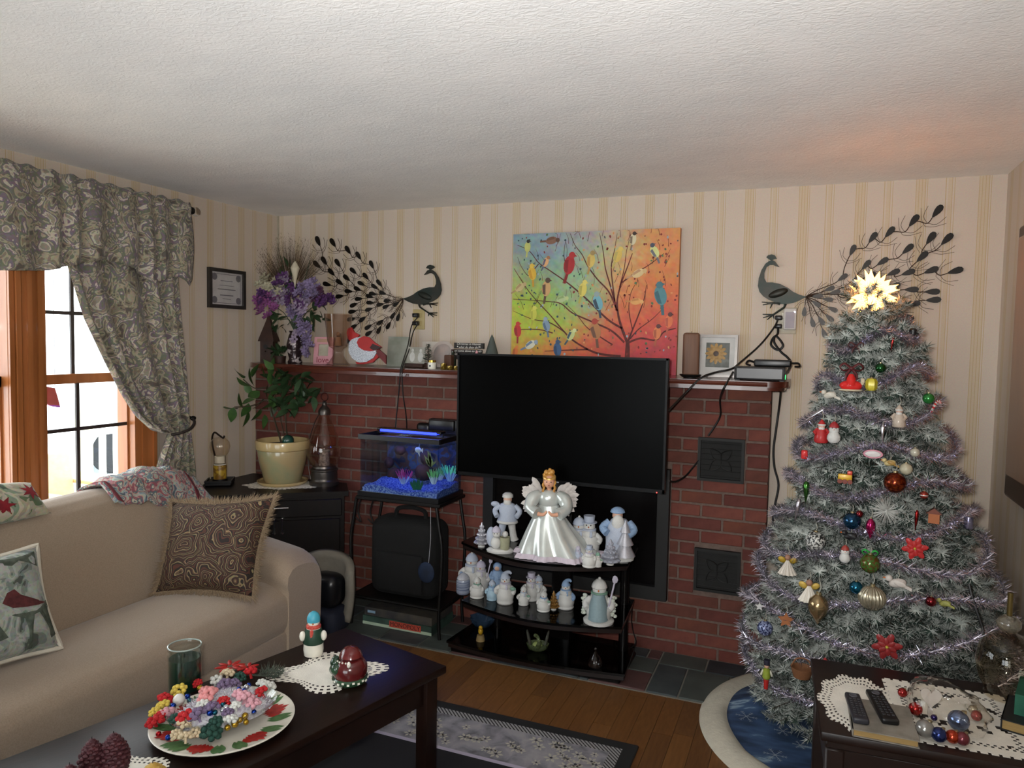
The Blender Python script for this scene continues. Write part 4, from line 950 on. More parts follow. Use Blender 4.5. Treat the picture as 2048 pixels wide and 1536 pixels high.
aq = thing('aquarium', 'small glass aquarium with blue gravel, toy plants and a blue light', 'aquarium', (-2.06, 3.585, .751))
m_aqg = glass('aquarium_glass', '#e8f0f4', .15); m_rimb = mat('black_plastic', '#0c0c0e', .35)
t_ = .006
for (c, d) in (((-2.06, AY0 + t_ / 2, (AZ0 + AZ1) / 2), (.49, t_, .326)), ((-2.06, AY1 - t_ / 2, (AZ0 + AZ1) / 2), (.49, t_, .326)), ((AX0 + t_ / 2, 3.585, (AZ0 + AZ1) / 2), (t_, .268, .326)), ((AX1 - t_ / 2, 3.585, (AZ0 + AZ1) / 2), (t_, .268, .326))):
    MB().box(c, d).build('glass_wall', m_aqg, aq, True, smooth=False)
MB().box((-2.06, 3.585, AZ0 + .005), (.478, .268, .008)).build('bottom', m_rimb, aq, True)
for z in (AZ0 + .012, AZ1 + .004):
    f = MB()
    f.box((-2.06, AY0 - .004, z), (.508, .012, .026)); f.box((-2.06, AY1 + .004, z), (.508, .012, .026)); f.box((AX0 - .004, 3.585, z), (.012, .276, .026)); f.box((AX1 + .004, 3.585, z), (.012, .276, .026))
    f.build('rim', m_rimb, aq, True, smooth=False)
MB().box((-2.06, 3.66, AZ1 + .012), (.48, .12, .006)).build('lid', m_rimb, aq, True)
MB().box((-2.06, AY1 - .010, .91), (.47, .003, .29)).build('backdrop', floral('reef_backdrop_print', ['#0a1030', '#1a2a5e', '#10183c', '#4a2a22', '#283a58', '#5a4a3a', '#0c1024'], 8, .8, .4), aq, True)
MB().box((-2.06, 3.585, 1.045), (.474, .264, .002)).build('water_surface', glass('water', '#dfe9f4', .2), aq, True, smooth=False)
gm = MB()
def gz(u, v): return (AX0 + .01 + .47 * u, AY0 + .01 + .26 * v, AZ0 + .045 + .02 * v + .012 * math.sin(u * 9) + .006 * math.sin(v * 11 + u * 5))
gm.grid(gz, 30, 12); gm.grid(lambda u, v: (AX0 + .01 + .47 * u, AY0 + .0095, AZ0 + .01 + (gz(u, 0)[2] - AZ0 - .01) * v), 30, 2); gm.grid(lambda u, v: (AX1 - .0095, AY0 + .01 + .26 * u, AZ0 + .01 + (gz(1, u)[2] - AZ0 - .01) * v), 12, 2)
for k in range(700):
    u, v = R.random(), R.random() ** 1.6; p_ = gz(u, v); gm.ell((p_[0], p_[1], p_[2]), .0042 * R.uniform(.7, 1.3), 5, 4)
gm.build('gravel', mat('blue_gravel', '#1f3c96', .6, col2='#8a98c8', scale=120, lo=.42, hi=.58), aq, True, kind='stuff')
def anemone(px, py, r, h, cols, y, n=34):
    p_ = PY(y, px, py); mb = MB()
    for k in range(n):
        a = R.random() * 6.28; q = R.random() ** .5 * r; d = Vector((math.cos(a) * q * 1.3, math.sin(a) * q, h * R.uniform(.7, 1.1))); o_ = Vector((math.cos(a) * q * .4, math.sin(a) * q * .4, 0))
        mb.mi = 0; mid = p_ + o_ + d * .55; mb.tube([p_ + o_, mid], [.0028, .002], 4); mb.mi = 1; mb.tube([mid, p_ + o_ + d], [.002, .0012], 4)
    mb.build('toy_anemone', [mat('toy_%s' % c.strip('#'), c, .4, emit=c, es=.0) for c in cols], aq, True)
anemone(807, 967, .035, .07, ('#a8b4d8', '#c03c7c'), 3.50); anemone(868, 968, .025, .075, ('#c8d0e0', '#7fc47a'), 3.49); anemone(900, 962, .035, .085, ('#6f94d8', '#5fd0b8'), 3.56); anemone(880, 960, .02, .06, ('#c8d0e0', '#7fc47a'), 3.6)
pg = MB()
for k in range(16):
    p_ = PY(3.475, 834 + R.uniform(-8, 8), 980); d = Vector((R.uniform(-.03, .03), R.uniform(-.01, .01), R.uniform(.03, .075))); s_ = Vector((.007, 0, 0)); pg.add([p_ - s_ * .4, p_ + d * .5 - s_, p_ + d, p_ + d * .5 + s_, p_ + s_ * .4], [(0, 1, 2, 3, 4)])
pg.build('toy_plant', mat('toy_green', '#1f5a3a', .5), aq, True)
rk = MB()
for (px, py, a, b, c) in ((790, 950, .05, .035, .045), (778, 925, .03, .03, .035), (800, 900, .035, .03, .03), (845, 945, .05, .03, .05), (850, 915, .03, .025, .04)): rk.ell(PY(3.66, px, py), (a, b, c), 12, 8)
rk.build('rock', mat('orange_brown_rock', '#5a3020', .8, col2='#2a1a18', scale=18, bump=.8, bscale=20), aq, True)
yl = MB()
for k in range(14):
    p_ = PY(3.62, 862, 935); d = Vector((R.uniform(-.05, .05), 0, R.uniform(.03, .10))); s_ = Vector((.006, 0, 0)); yl.add([p_ - s_ * .3, p_ + d * .6 - s_, p_ + d, p_ + d * .6 + s_], [(0, 1, 2, 3)])
yl.build('yellow_plant', mat('toy_yellow', '#8a8a3a', .5), aq, True)
fp = PY(3.56, 836, 900)
fi_ = thing('aquarium_fish', 'small white angelfish inside the aquarium', 'fish', tuple(fp))
MB().ell((0, 0, 0), (.020, .006, .016), 12, 8).build('body', mat('fish_white', '#c9c4b8', .4), fi_)
MB().ext([(-.004, -.001, .012), (.012, -.001, .034), (.010, -.001, .010)], (0, .002, 0)).build('fin', MATS['fish_white'], fi_); MB().ext([(.016, -.001, 0), (.032, -.001, .014), (.03, -.001, -.014)], (0, .002, 0)).build('tail', MATS['fish_white'], fi_)
MB().ext([(-.004, -.001, -.012), (.012, -.001, -.036), (.010, -.001, -.010)], (0, .002, 0)).build('fin', MATS['fish_white'], fi_)
for (px, r) in ((745, .006), (757, .008)): MB().tube([PY(3.64, px, 960), PY(3.64, px, 882)], r, 10).build('filter_tube', glass('plastic_tube', '#eef2f5', .4), aq, True)
lb = thing('aquarium_light', 'slim aquarium light bar glowing blue on top of the tank', 'lamp', (-2.06, 3.55, 1.094))
m_led = mat('blue_led', '#1a2cff', .4, emit='#2a3cff', es=3.2)
MB().rbox((-2.05, 3.56, 1.118), (.41, .06, .014), .005, 2).build('housing', m_rimb, lb, True)
MB().rbox((-2.05, 3.531, 1.112), (.36, .012, .014), .005, 2).build('lens', m_led, lb, True)
MB().box((-2.05, 3.556, 1.1095), (.37, .035, .003)).build('led_strip', m_led, lb, True)
for x in (-2.25, -1.85): MB().tube([(x, 3.56, 1.092), (x, 3.56, 1.115)], .006, 6).build('foot', m_rimb, lb, True)
al = bpy.data.lights.new('aquarium_light_glow', 'AREA'); al.shape = 'RECTANGLE'; al.size = .36; al.size_y = .05; al.energy = 1.5; al.color = (.15, .22, 1)
alo = bpy.data.objects.new('aquarium_light_glow', al); COL.objects.link(alo); alo.parent = lb; alo.location = (.01, .006, .012)
hf = thing('aquarium_filter', 'black hang-on filter box behind the aquarium rim', 'filter', (-2.0, 3.765, 1.09))
MB().rbox((-1.945, 3.768, 1.12), (.19, .05, .10), .008, 2).build('housing', m_rimb, hf, True); MB().rbox((-2.08, 3.77, 1.105), (.09, .05, .07), .02, 3).build('pump', m_rimb, hf, True); MB().rbox((-1.945, 3.735, 1.135), (.16, .03, .06), .006, 2).build('spout', m_rimb, hf, True)
# below the aquarium
bb = thing('black_bag', 'black rounded fabric bag standing on the aquarium stand shelf', 'bag', (-2.07, 3.6, .178))
MB().rbox((-2.07, 3.60, .40), (.43, .22, .44), .07, 4).build('body', mat('black_fabric', '#040404', .9, bump=.3, bscale=200), bb, True)
MB().tube(spline([(-2.16, 3.6, .615), (-2.15, 3.6, .66), (-2.06, 3.6, .675), (-1.98, 3.6, .66), (-1.97, 3.6, .615)], 5), .012, 8).build('handle', MATS['black_fabric'], bb, True)
MB().rbox((-2.07, 3.485, .33), (.30, .03, .22), .014, 2).build('pocket', MATS['black_fabric'], bb, True)
bp_ = thing('blue_pouch', 'small blue cloth pouch hanging by a cord from the aquarium stand', 'pouch', (-1.88, 3.462, .30))
MB().ell((-1.885, 3.455, .365), (.05, .011, .058), 14, 10).build('pouch', mat('blue_cloth', '#0a162a', .8, col2='#10223c', scale=20), bp_, True); MB().tube([(-1.87, 3.455, .42), (-1.862, 3.46, .55), (-1.862, 3.455, .732)], .0018, 5).build('cord', mat('grey_cord', '#8a8a90', .6), bp_, True)
def game_box(label, x, y, z, w, d, h, m, rz=0):
    t = thing('board_game_box', label, 'box', (x, y, z), rz, 'board games under the aquarium')
    MB().box((0, 0, h / 2), (w, d, h)).build('box', m, t, smooth=False); return t
g1 = game_box('green and white board game box with a red title band on the floor', -2.075, 3.60, .01, .44, .26, .05, mat('game_box_green', '#3a5248', .6, col2='#25332d', scale=12))
MB().box((0, -.131, .010), (.44, .003, .016)).build('white_stripe', mat('box_white', '#9fb09a', .7), g1); MB().box((.055, -.1325, .029), (.20, .003, .034)).build('title_band', mat('title_red', '#a5402f', .7), g1)
text_mesh('lettering', 'MONOPOLY', .034, mat('title_letters', '#2a1714', .7), g1, (.055, -.1345, .029), (math.pi / 2, 0, 0), .0003, sx=1.0)
g2 = game_box('dark board game box stacked on the green one', -2.075, 3.605, .061, .43, .25, .045, mat('game_box_dark', '#2a2a2e', .6, col2='#4a463e', scale=12))
MB().box((-.17, -.126, .022), (.05, .002, .014)).build('printed_logo', mat('pale_blue_print', '#7f9ab0', .6), g2)
# ---------------------------------------------------------------- television and stand
m_tvb = mat('tv_black_plastic', '#050506', .4, spec=.2); m_scr = mat('tv_screen', '#010101', .3, spec=.06)
tv = thing('television', 'large black flat-screen television in front of the mantel', 'television', (-1.148, 3.43, .93))
TX0, TX1, TZ0, TZ1, TY = -1.688, -.606, .928, 1.560, 3.40
MB().rbox(((TX0 + TX1) / 2, TY + .028, (TZ0 + TZ1) / 2), (TX1 - TX0, .03, TZ1 - TZ0), .004, 2).build('casing', m_tvb, tv, True)
MB().rbox(((TX0 + TX1) / 2, TY + .055, TZ0 + .2), (.7, .05, .34), .015, 2).build('rear_cover', m_tvb, tv, True)
b = .010
f = MB()
for (xa, xb, za, zb) in ((TX0, TX1, TZ0, TZ0 + .018), (TX0, TX1, TZ1 - b, TZ1), (TX0, TX0 + b, TZ0, TZ1), (TX1 - b, TX1, TZ0, TZ1)): f.box(((xa + xb) / 2, TY + .0085, (za + zb) / 2), (xb - xa, .011, zb - za))
f.build('bezel', m_tvb, tv, True, smooth=False)
MB().box(((TX0 + TX1) / 2, TY + .0115, (TZ0 + TZ1) / 2 + .003), (TX1 - TX0 - .016, .004, TZ1 - TZ0 - .024)).build('screen', m_scr, tv, True, smooth=False)
MB().box((-1.148, TY + .0025, TZ0 + .008), (.05, .001, .006)).build('badge', mat('grey_badge', '#8f8f92', .4), tv, True)
MB().ell((TX1 - .035, TY + .002, TZ0 + .004), .003, 8, 6).build('standby_light', mat('red_led', '#ff5a50', .4, emit='#ff4a40', es=3), tv, True)
m_bgl = mat('black_tempered_glass', '#030303', .1, spec=.3); m_post = mat('gloss_black_post', '#070505', .3, spec=.3); m_edge = mat('shelf_edge_dark_red', '#120908', .35)
ts = thing('tv_stand', 'black glass three-tier television stand with bowed shelves', 'tv stand', (-1.17, 3.5, .0))
def bow_outline(x0, x1, yf, yb, bow, k=14):
    p = []
    for i in range(k + 1): t = i / k; p.append((x0 + (x1 - x0) * t, yf - bow * math.sin(math.pi * t)))
    return p + [(x1 - .03, yb), (x0 + .03, yb)]
for z, x0, x1, yf, yb, bow in ((.608, -1.60, -.745, 3.30, 3.67, .17), (.302, -1.60, -.765, 3.31, 3.70, .10), (.062, -1.70, -.755, 3.345, 3.72, .05)):
    o = [(x, y, z - .012) for x, y in bow_outline(x0, x1, yf, yb, bow)]
    MB().ext(o, (0, 0, .012)).build('glass_shelf', m_bgl, ts, True, ang=30)
    MB().ext([(x * 1 + (-1.17 - x) * .015, y + .006, zz - .022) for x, y, zz in o], (0, 0, .022)).build('shelf_rim', m_edge, ts, True, ang=30)
for x in (-1.53, -.83): MB().tube([(x, 3.62, .0), (x, 3.62, .60)], .024, 14).build('side_post', m_post, ts, True)
MB().rbox((-1.17, 3.64, .55), (.11, .05, 1.1), .015, 2).build('centre_column', m_post, ts, True)
MB().rbox((-1.17, 3.61, 1.22), (.4, .012, .22), .004, 1).build('mount_plate', m_post, ts, True)
for x in (-1.29, -1.05): MB().rbox((x, 3.54, 1.22), (.03, .14, .3), .004, 1).build('mount_bracket', m_post, ts, True)
MB().rbox((-1.23, 3.53, .014), (.9, .36, .026), .006, 1).build('base_plate', m_post, ts, True)

# ---------------------------------------------------------------- figurines
m_bis = mat('bisque_white', '#c3c2bd', .6, col2='#b6b6b4', scale=70, bump=.15, bscale=200)
m_pb = mat('pale_blue_bisque', '#9aa3b4', .6, col2='#a9b0bd', scale=80); m_mb = mat('soft_blue_bisque', '#6f89ab', .6, col2='#88a0bc', scale=60); m_lil = mat('lilac_bisque', '#a9a4b2', .6); m_skin = mat('figurine_skin', '#c09a86', .6)
m_sgr = mat('sage_bisque', '#6e8f7e', .6); m_glit = mat('silver_glitter', '#9a9ba3', .35, metal=.5, col2='#d8d8de', scale=260, lo=.5, hi=.6)
Z1, Z2, Z3 = .6085, .3025, .0625
def fig(px, py, z, top, label, name='snowman_figurine', cat='figurine', group=None, rz=None):
    p_ = PZ(z, px, py); p_.y = min(max(p_.y, 3.16), 3.66)
    dep = (p_ - CAM).dot(FW); h = (py - top) * dep / FPX
    t = thing(name, label, cat, (p_.x, p_.y, z), rz if rz is not None else math.atan2(-p_.x, p_.y) * .6 + 0, group, h); return t, h
def snowman(px, base, z, top, label, hat='cap', hc=None, sc_=None, arms=True, hold=None, body=None, group=None, fat=1.0):
    """unit-height snowman: stacked body, head, hat, scarf, arms, face"""
    t, h = fig(px, base, z, top, label, group=group)
    hc = hc or m_pb; sc_ = sc_ or m_pb; bd = body or m_bis
    MB().lathe([(0, 0), (.25 * fat, 0), (.27 * fat, .04), (.25 * fat, .09), (.27 * fat, .16), (.28 * fat, .25), (.25 * fat, .38), (.19 * fat, .48), (.205 * fat, .54), (.17 * fat, .62), (.1, .66), (0, .67)], 18).build('body', bd, t)
    hd = MB().ell((0, 0, .73), (.155, .15, .14), 16, 10).build('head', bd, t)
    scf = MB().lathe([(.14, .615), (.185, .63), (.185, .665), (.14, .68)], 16).build('scarf', sc_, t)
    MB().rbox((.07, -.19, .55), (.07, .04, .16), .015, 1).build('scarf_end', sc_, scf)
    if hat == 'cap':
        cp_ = MB().lathe([(.16, .76), (.175, .775), (.165, .82), (.13, .89), (.07, .945), (0, .96)], 16).build('cap', hc, t).name; MB().ell((0, 0, .965), .035, 8, 6).build('pompom', m_bis, bpy.data.objects[cp_])
    elif hat == 'top':
        MB().lathe([(0, .82), (.20, .82), (.20, .84), (.13, .845), (.145, 1.0), (0, 1.0)], 18).build('top_hat', hc, t)
    elif hat == 'long':
        MB().tube(spline([(0, 0, .80), (.0, 0, .88), (.04, .03, .95), (.12, .05, .97), (.18, .04, .92)], 4), [.165, .16, .15, .14, .13, .12, .1, .09, .08, .07, .065, .06, .055, .05, .045, .04, .035][:17], 12).build('stocking_cap', hc, t)
    if arms:
        for s_ in (-1, 1): MB().tube(spline([(s_ * .18, 0, .52), (s_ * .29, -.06, .42), (s_ * .25, -.17, .34)], 4), [.065, .066, .067, .068, .07, .07, .07, .066, .05], 10).build('arm', bd if hold != 'coat' else hc, t)
    MB().lathe([(.022, 0), (0, .09)], 7, (0, -.14, .73), rot=Matrix.Rotation(math.pi / 2, 3, 'X')).build('nose', m_orange, hd)
    for s_ in (-1, 1): MB().ell((s_ * .055, -.135, .775), .018, 6, 5).build('eye', m_blk, hd)
    if hold == 'star':
        MB().tube([(.22, -.15, .36), (.34, -.1, .95)], .02, 6).build('staff', m_lil, t); MB().ell((.34, -.1, 1.0), (.07, .03, .09), 5, 4).build('star', m_lil, t)
    if hold == 'basket': MB().lathe([(0, .22), (.08, .22), (.11, .34), (0, .34)], 12, (-.12, -.24, 0)).build('basket', m_lil, t)
    if hold == 'tree': MB().lathe([(0, .1), (.17, .12), (.08, .3), (.13, .32), (.05, .5), (.09, .52), (0, .72)], 12, (.2, -.2, 0)).build('held_tree', m_glit, t)
    if hold == 'bird': MB().ell((-.25, -.2, .45), (.05, .08, .05), 8, 6).build('held_bird', m_mb, t)
    if hold == 'green': MB().ell((.26, -.12, .5), (.1, .05, .06), 8, 6).build('mitten_tip', m_sgr, t)
    return t
def little_tree(px, base, z, top, label, m, tiers=5, w=.28, name='tree_figurine'):
    t, h = fig(px, base, z, top, label, name); n_ = 9
    for k in range(tiers):
        z0 = .16 + .84 * k / tiers; r0 = w * (1 - k / tiers) + .04
        mb = MB()
        pr = [(r0 * .55, z0 + .02), (r0, z0), (r0 * .75, z0 + .07), (.02, z0 + .84 / tiers + .06)]
        for i in range(n_):
            a = i * 2 * math.pi / n_ + k * .35; mb.ell((r0 * .8 * math.cos(a), r0 * .8 * math.sin(a), z0 + .04), (r0 * .3, r0 * .3, .06), 7, 5)
        mb.lathe(pr, 14); mb.build('tier', m, t)
    MB().lathe([(0, 0), (.16, 0), (.15, .05), (.06, .09), (.05, .18), (0, .18)], 14).build('stand', m_bis, t); return t
# --- top shelf
little_tree(963, 1093, Z1, 1047, 'tiny frosted silver tree at the left end of the top shelf', m_glit)
t, h = fig(1014, 1080, Z1, 984, 'tall white and blue gentleman figurine standing with legs apart on the top shelf', 'gentleman_figurine')
for s_ in (-1, 1): MB().tube([(s_ * .16, 0, .0), (s_ * .14, 0, .06), (s_ * .11, 0, .22), (s_ * .08, 0, .42)], [.09, .075, .07, .085], 12).build('leg', m_pb if s_ < 0 else m_bis, t)
MB().lathe([(0, .36), (.2, .36), (.21, .42), (.17, .55), (.19, .68), (.15, .76), (.06, .80), (0, .80)], 18, sy=.75).build('coat', m_pb, t)
MB().lathe([(.205, .36), (.225, .38), (.215, .42), (.20, .42)], 18, sy=.78, cap=False).build('coat_trim', m_bis, t)
MB().ell((0, -.01, .86), (.09, .09, .10), 14, 10).build('head', m_skin, t); MB().ell((0, -.06, .80), (.08, .05, .09), 12, 8).build('beard', m_bis, t)
MB().lathe([(.1, .9), (.115, .905), (.11, .96), (.06, 1.0), (0, 1.0)], 16).build('fur_hat', m_bis, t)
for s_ in (-1, 1): MB().tube(spline([(s_ * .15, 0, .73), (s_ * .26, -.02, .62), (s_ * .2, -.12, .52)], 4), .055, 10).build('arm', m_pb, t)
MB().ell((-.27, .03, .74), (.09, .05, .06), 8, 6).build('shoulder_sack', m_pb, t)
t, h = fig(1000, 1103, Z1, 1040, 'low snowman group gathered round a wooden tub on the top shelf', 'snowman_group_figurine')
MB().lathe([(0, 0), (.42, 0), (.44, .06), (.36, .12), (0, .14)], 20, sy=.7).build('snow_base', m_bis, t)
MB().lathe([(0, .1), (.15, .1), (.17, .5), (.15, .5), (.14, .46), (0, .46)], 16, (.16, -.08, 0)).build('tub', mat('olive_bisque', '#8b8b72', .6), t)
MB().ell((-.12, -.1, .30), (.17, .16, .20), 14, 10).build('snow_body', m_bis, t); MB().ell((-.1, -.14, .60), (.13, .12, .13), 14, 10).build('snow_head', m_bis, t)
MB().lathe([(.14, 0), (.15, .02), (.12, .12), (0, .2)], 14, (-.11, -.12, .66)).build('cap', m_lil, t); MB().ell((-.30, .05, .45), (.16, .14, .32), 14, 10).build('house', m_pb, t); MB().ell((.16, -.05, .58), (.1, .1, .1), 12, 8).build('second_head', m_bis, t)
for s_ in (-1, 1): MB().ell((-.1 + s_ * .04, -.255, .63), .016, 6, 5).build('eye', m_blk, t)
# angel doll
p_ = PZ(Z1, 1085, 1118); AP = Vector((p_.x, max(p_.y, 3.27), Z1))
an = thing('angel_doll', 'angel doll with golden ringlets, feather wings and a shiny silver-white gown', 'doll', tuple(AP), .28)
m_sat = mat('silver_satin', '#b9bfbb', .22, metal=.35, col2='#c9cdc9', scale=14); m_lace2 = mat('pale_lace', '#b3a8b2', .8); m_ds = mat('doll_skin', '#c9977c', .5); m_gold = mat('golden_hair', '#9c6a2c', .4, col2='#c09048', scale=90)
def gown(u, v):
    a = u * 2 * math.pi; t = v; r = .044 + .125 * t ** 1.15; f_ = 1 + (.10 * t) * math.sin(a * 9) + .05 * t * math.sin(a * 5 + 1)
    return (r * f_ * math.cos(a) * 1.12 + .05 * t * t, r * f_ * math.sin(a) * .72, .245 - .243 * t)
MB().grid(gown, 90, 18, True).build('gown', m_sat, an, ang=85)
def hem(u, v):
    a = u * 2 * math.pi; r = (.169 + .012 * v) * (1 + .10 * math.sin(a * 9) + .05 * math.sin(a * 5 + 1)) + .006 * math.sin(a * 40)
    return (r * math.cos(a) * 1.12 + .05, r * math.sin(a) * .72, .024 - .023 * v)
MB().grid(hem, 160, 4, True).build('lace_hem', m_lace2, an, ang=85)
MB().lathe([(.038, .225), (.050, .255), (.052, .285), (.040, .305), (.018, .315), (.0, .316)], 22, sy=.75).build('bodice', m_sat, an)
for s_ in (-1, 1):
    MB().tube(spline([(s_ * .04, 0, .295), (s_ * .075, -.015, .27), (s_ * .085, -.045, .235), (s_ * .05, -.075, .215)], 5), [.020, .024, .027, .030, .033, .034, .033, .031, .029, .028, .027, .026, .026, .028, .03, .03][:16], 12).build('sleeve', m_sat, an)
    MB().tube(spline([(s_ * .045, -.078, .215), (s_ * .02, -.088, .215), (s_ * .004, -.092, .232)], 4), [.011, .010, .009, .008, .008, .007, .006, .006, .004], 8).build('hand', m_ds, an)
    w_ = MB()
    for k in range(46):
        a = rad(R.uniform(-60, 62)); L = R.uniform(.055, .10); b0_ = Vector((s_ * .03, .035, .27)); d = Vector((s_ * math.cos(a), R.uniform(-.1, .35), math.sin(a))); q0 = b0_ + d * L * .3
        w_.ell(tuple(b0_ + d * L * .75), (L * .42, .005, .014), 6, 4, Matrix.Rotation(-a * s_ if s_ > 0 else a, 3, 'Y'))
    w_.build('wing', mat('white_feather', '#c4beb8', .9, col2='#b3adaa', scale=60), an)
MB().tube([(0, 0, .305), (0, -.003, .335)], [.012, .011], 10).build('neck', m_ds, an)
ahd = MB().ell((0, -.008, .355), (.027, .028, .031), 18, 14).build('head', m_ds, an)
fc = MB()
for s_ in (-1, 1): fc.ell((s_ * .010, -.034, .358), (.0035, .002, .0025), 6, 5)
fc.build('eye', m_blk, ahd); MB().ell((0, -.037, .350), (.003, .004, .004), 6, 5).build('nose', m_ds, ahd); MB().ell((0, -.0345, .341), (.005, .002, .002), 6, 4).build('mouth', mat('doll_lips', '#8f3f3c', .5), ahd)
MB().ell((0, .006, .366), (.031, .029, .028), 18, 12).build('hair', m_gold, an)
MB().lathe([(.028, 0), (.032, .006), (.029, .012)], 18, (0, -.003, .372), rot=Matrix.Rotation(.35, 3, 'X')).build('hair_band', mat('gold_braid', '#c59c58', .35, metal=.4), an)
for k, (dx, dz, r) in enumerate(((-.014, .398, .013), (.012, .400, .014), (0, .394, .012), (-.024, .386, .009), (.002, .41, .009))): MB().ell((dx, .0, dz), r, 10, 8).build('curl', m_gold, an)
for s_ in (-1, 1): MB().tube([(s_ * .026 + .003 * math.sin(k * 1.6), -.012, .36 - k * .007) for k in range(10)], .006, 8).build('ringlet', m_gold, an)
snowman(1157, 1106, Z1, 1030, 'snowman of the hugging couple wearing the knitted cap, on the top shelf', 'cap', m_pb, m_pb, hold='basket')
snowman(1177, 1108, Z1, 1030, 'snowman of the hugging couple wearing the grey top hat, on the top shelf', 'top', m_pb, m_pb)
snowman(1156, 1122, Z1, 1090, 'small grey capped snowman at the hem of the angel gown', 'cap', m_lil, m_lil, body=m_pb)
snowman(1178, 1133, Z1, 1090, 'small snowman in a flat cap at the front of the top shelf', 'top', m_pb, m_lil, fat=1.2)
snowman(1195, 1133, Z1, 1103, 'smallest snowman with a sage cap at the front of the top shelf', 'cap', m_sgr, m_bis, hold='green')
little_tree(1220, 1129, Z1, 1080, 'frosted grey tree ornament in front of the tall Santa figurine', mat('frosted_grey', '#7f8390', .5, col2='#a2a4ae', scale=120), 5, .36)
t, h = fig(1236, 1117, Z1, 1012, 'tall Santa figurine in a pale blue cap carrying a glittering tree', 'santa_figurine', rz=.25)
MB().lathe([(0, 0), (.27, 0), (.28, .06), (.25, .10), (.24, .3), (.25, .5), (.22, .66), (.14, .76), (0, .78)], 20, sy=.8).build('robe', m_pb, t)
MB().lathe([(0, 0), (.30, 0), (.30, .05), (.26, .09), (0, .09)], 18, sy=.85).build('snow_base', m_bis, t)
MB().ell((-.03, -.03, .84), (.10, .10, .10), 14, 10).build('head', m_skin, t); MB().ell((-.02, -.11, .70), (.12, .08, .17), 14, 10).build('beard', m_bis, t)
MB().lathe([(.12, .89), (.14, .9), (.12, .95), (.06, .99), (0, 1.0)], 16, (-.03, -.02, 0)).build('cap', m_mb, t)
MB().tube(spline([(-.18, 0, .7), (-.3, -.05, .6), (-.22, -.16, .52)], 4), .075, 10).build('sleeve', m_mb, t); MB().tube(spline([(.18, 0, .7), (.28, -.08, .58), (.16, -.2, .5)], 4), .075, 10).build('sleeve', m_mb, t)
MB().lathe([(0, .1), (.2, .12), (.1, .32), (.16, .34), (.06, .55), (.1, .57), (0, .8)], 12, (.12, -.2, 0)).build('glitter_tree', m_glit, t); MB().ell((-.12, -.2, .13), (.08, .07, .06), 10, 8).build('brown_bag', mat('brown_bisque', '#8a5530', .6), t)
# --- middle shelf
t, h = fig(926, 1186, Z2, 1144, 'small blue banded jar with a domed lid at the left end of the middle shelf', 'lidded_jar', 'jar')
MB().lathe([(0, 0), (.30, 0), (.33, .06), (.33, .62), (.30, .68), (0, .68)], 20).build('jar', mat('slate_blue_glaze', '#58627a', .2, col2='#8b93a2', scale=5, stretch=(.1, .1, 6), lo=.45, hi=.55, coat=.5), t); MB().lathe([(.30, .68), (.31, .72), (.24, .86), (.1, .96), (0, 1)], 20).build('lid', mat('pale_glaze', '#9b9da4', .2, coat=.5), t)
snowman(943, 1176, Z2, 1102, 'tallest snowman in a pale knitted cap on the middle shelf', 'cap', m_pb, m_pb, hold='bird')
snowman(961, 1178, Z2, 1118, 'snowman holding a star staff beside the tallest snowman', 'cap', m_lil, m_lil, hold='star')
snowman(954, 1194, Z2, 1152, 'round little snowman in front of the tallest snowman', 'cap', m_bis, m_sgr, fat=1.25)
t, h = fig(994, 1180, Z2, 1125, 'blue robed lady figurine at the back of the middle shelf', 'lady_figurine')
MB().lathe([(0, 0), (.32, 0), (.34, .05), (.26, .35), (.22, .6), (.16, .74), (0, .76)], 20).build('robe', m_mb, t); MB().ell((0, -.02, .84), (.12, .12, .13), 14, 10).build('head', m_skin, t); MB().ell((0, .02, .86), (.16, .15, .16), 14, 10).build('veil', m_mb, t)
for s_ in (-1, 1): MB().tube(spline([(s_ * .16, 0, .66), (s_ * .24, -.08, .5), (s_ * .05, -.2, .5)], 4), .07, 10).build('sleeve', m_mb, t)
snowman(984, 1199, Z2, 1158, 'small snowman in blue overalls on the middle shelf', 'cap', m_pb, m_mb, body=mat('ice_blue_bisque', '#8fa9b8', .5))
snowman(1010, 1205, Z2, 1142, 'snowman with a tilted grey cap and pale pink tint on the middle shelf', 'long', m_pb, m_lil, hold='green')
snowman(1047, 1209, Z2, 1170, 'little snowman with raised pale green mittens on the middle shelf', 'cap', m_bis, m_pb, hold='green')
snowman(1062, 1199, Z2, 1144, 'pale lilac snowman at the back beside the little snowman', 'top', m_lil, m_lil)
snowman(1076, 1198, Z2, 1148, 'snowman in a grey cap leaning on the lilac snowman', 'cap', m_pb, m_pb)
snowman(1087, 1221, Z2, 1180, 'snowman in a blue jacket with a green mitten near the gold tree', 'cap', m_bis, m_mb, hold='green', fat=1.2)
little_tree(1107, 1219, Z2, 1183, 'tiny golden tree on the middle shelf', mat('old_gold', '#7a5524', .4, metal=.5, col2='#94703a', scale=60), 5, .27)
snowman(1131, 1215, Z2, 1158, 'snowman in a blue coat and bonnet on the middle shelf', 'long', m_mb, m_mb, body=m_bis, hold='coat', fat=1.1)
t = snowman(1197, 1243, Z2, 1152, 'large snowman with pale blue cloak and holly twigs at the right of the middle shelf', 'cap', m_bis, m_sgr, body=m_bis, hold='star')
MB().lathe([(.12, .12), (.22, .1), (.2, .4), (.13, .66), (.1, .66)], 16, (0, -.12, 0), cap=False).build('cloak', mat('grey_green_bisque', '#74878c', .6), t)
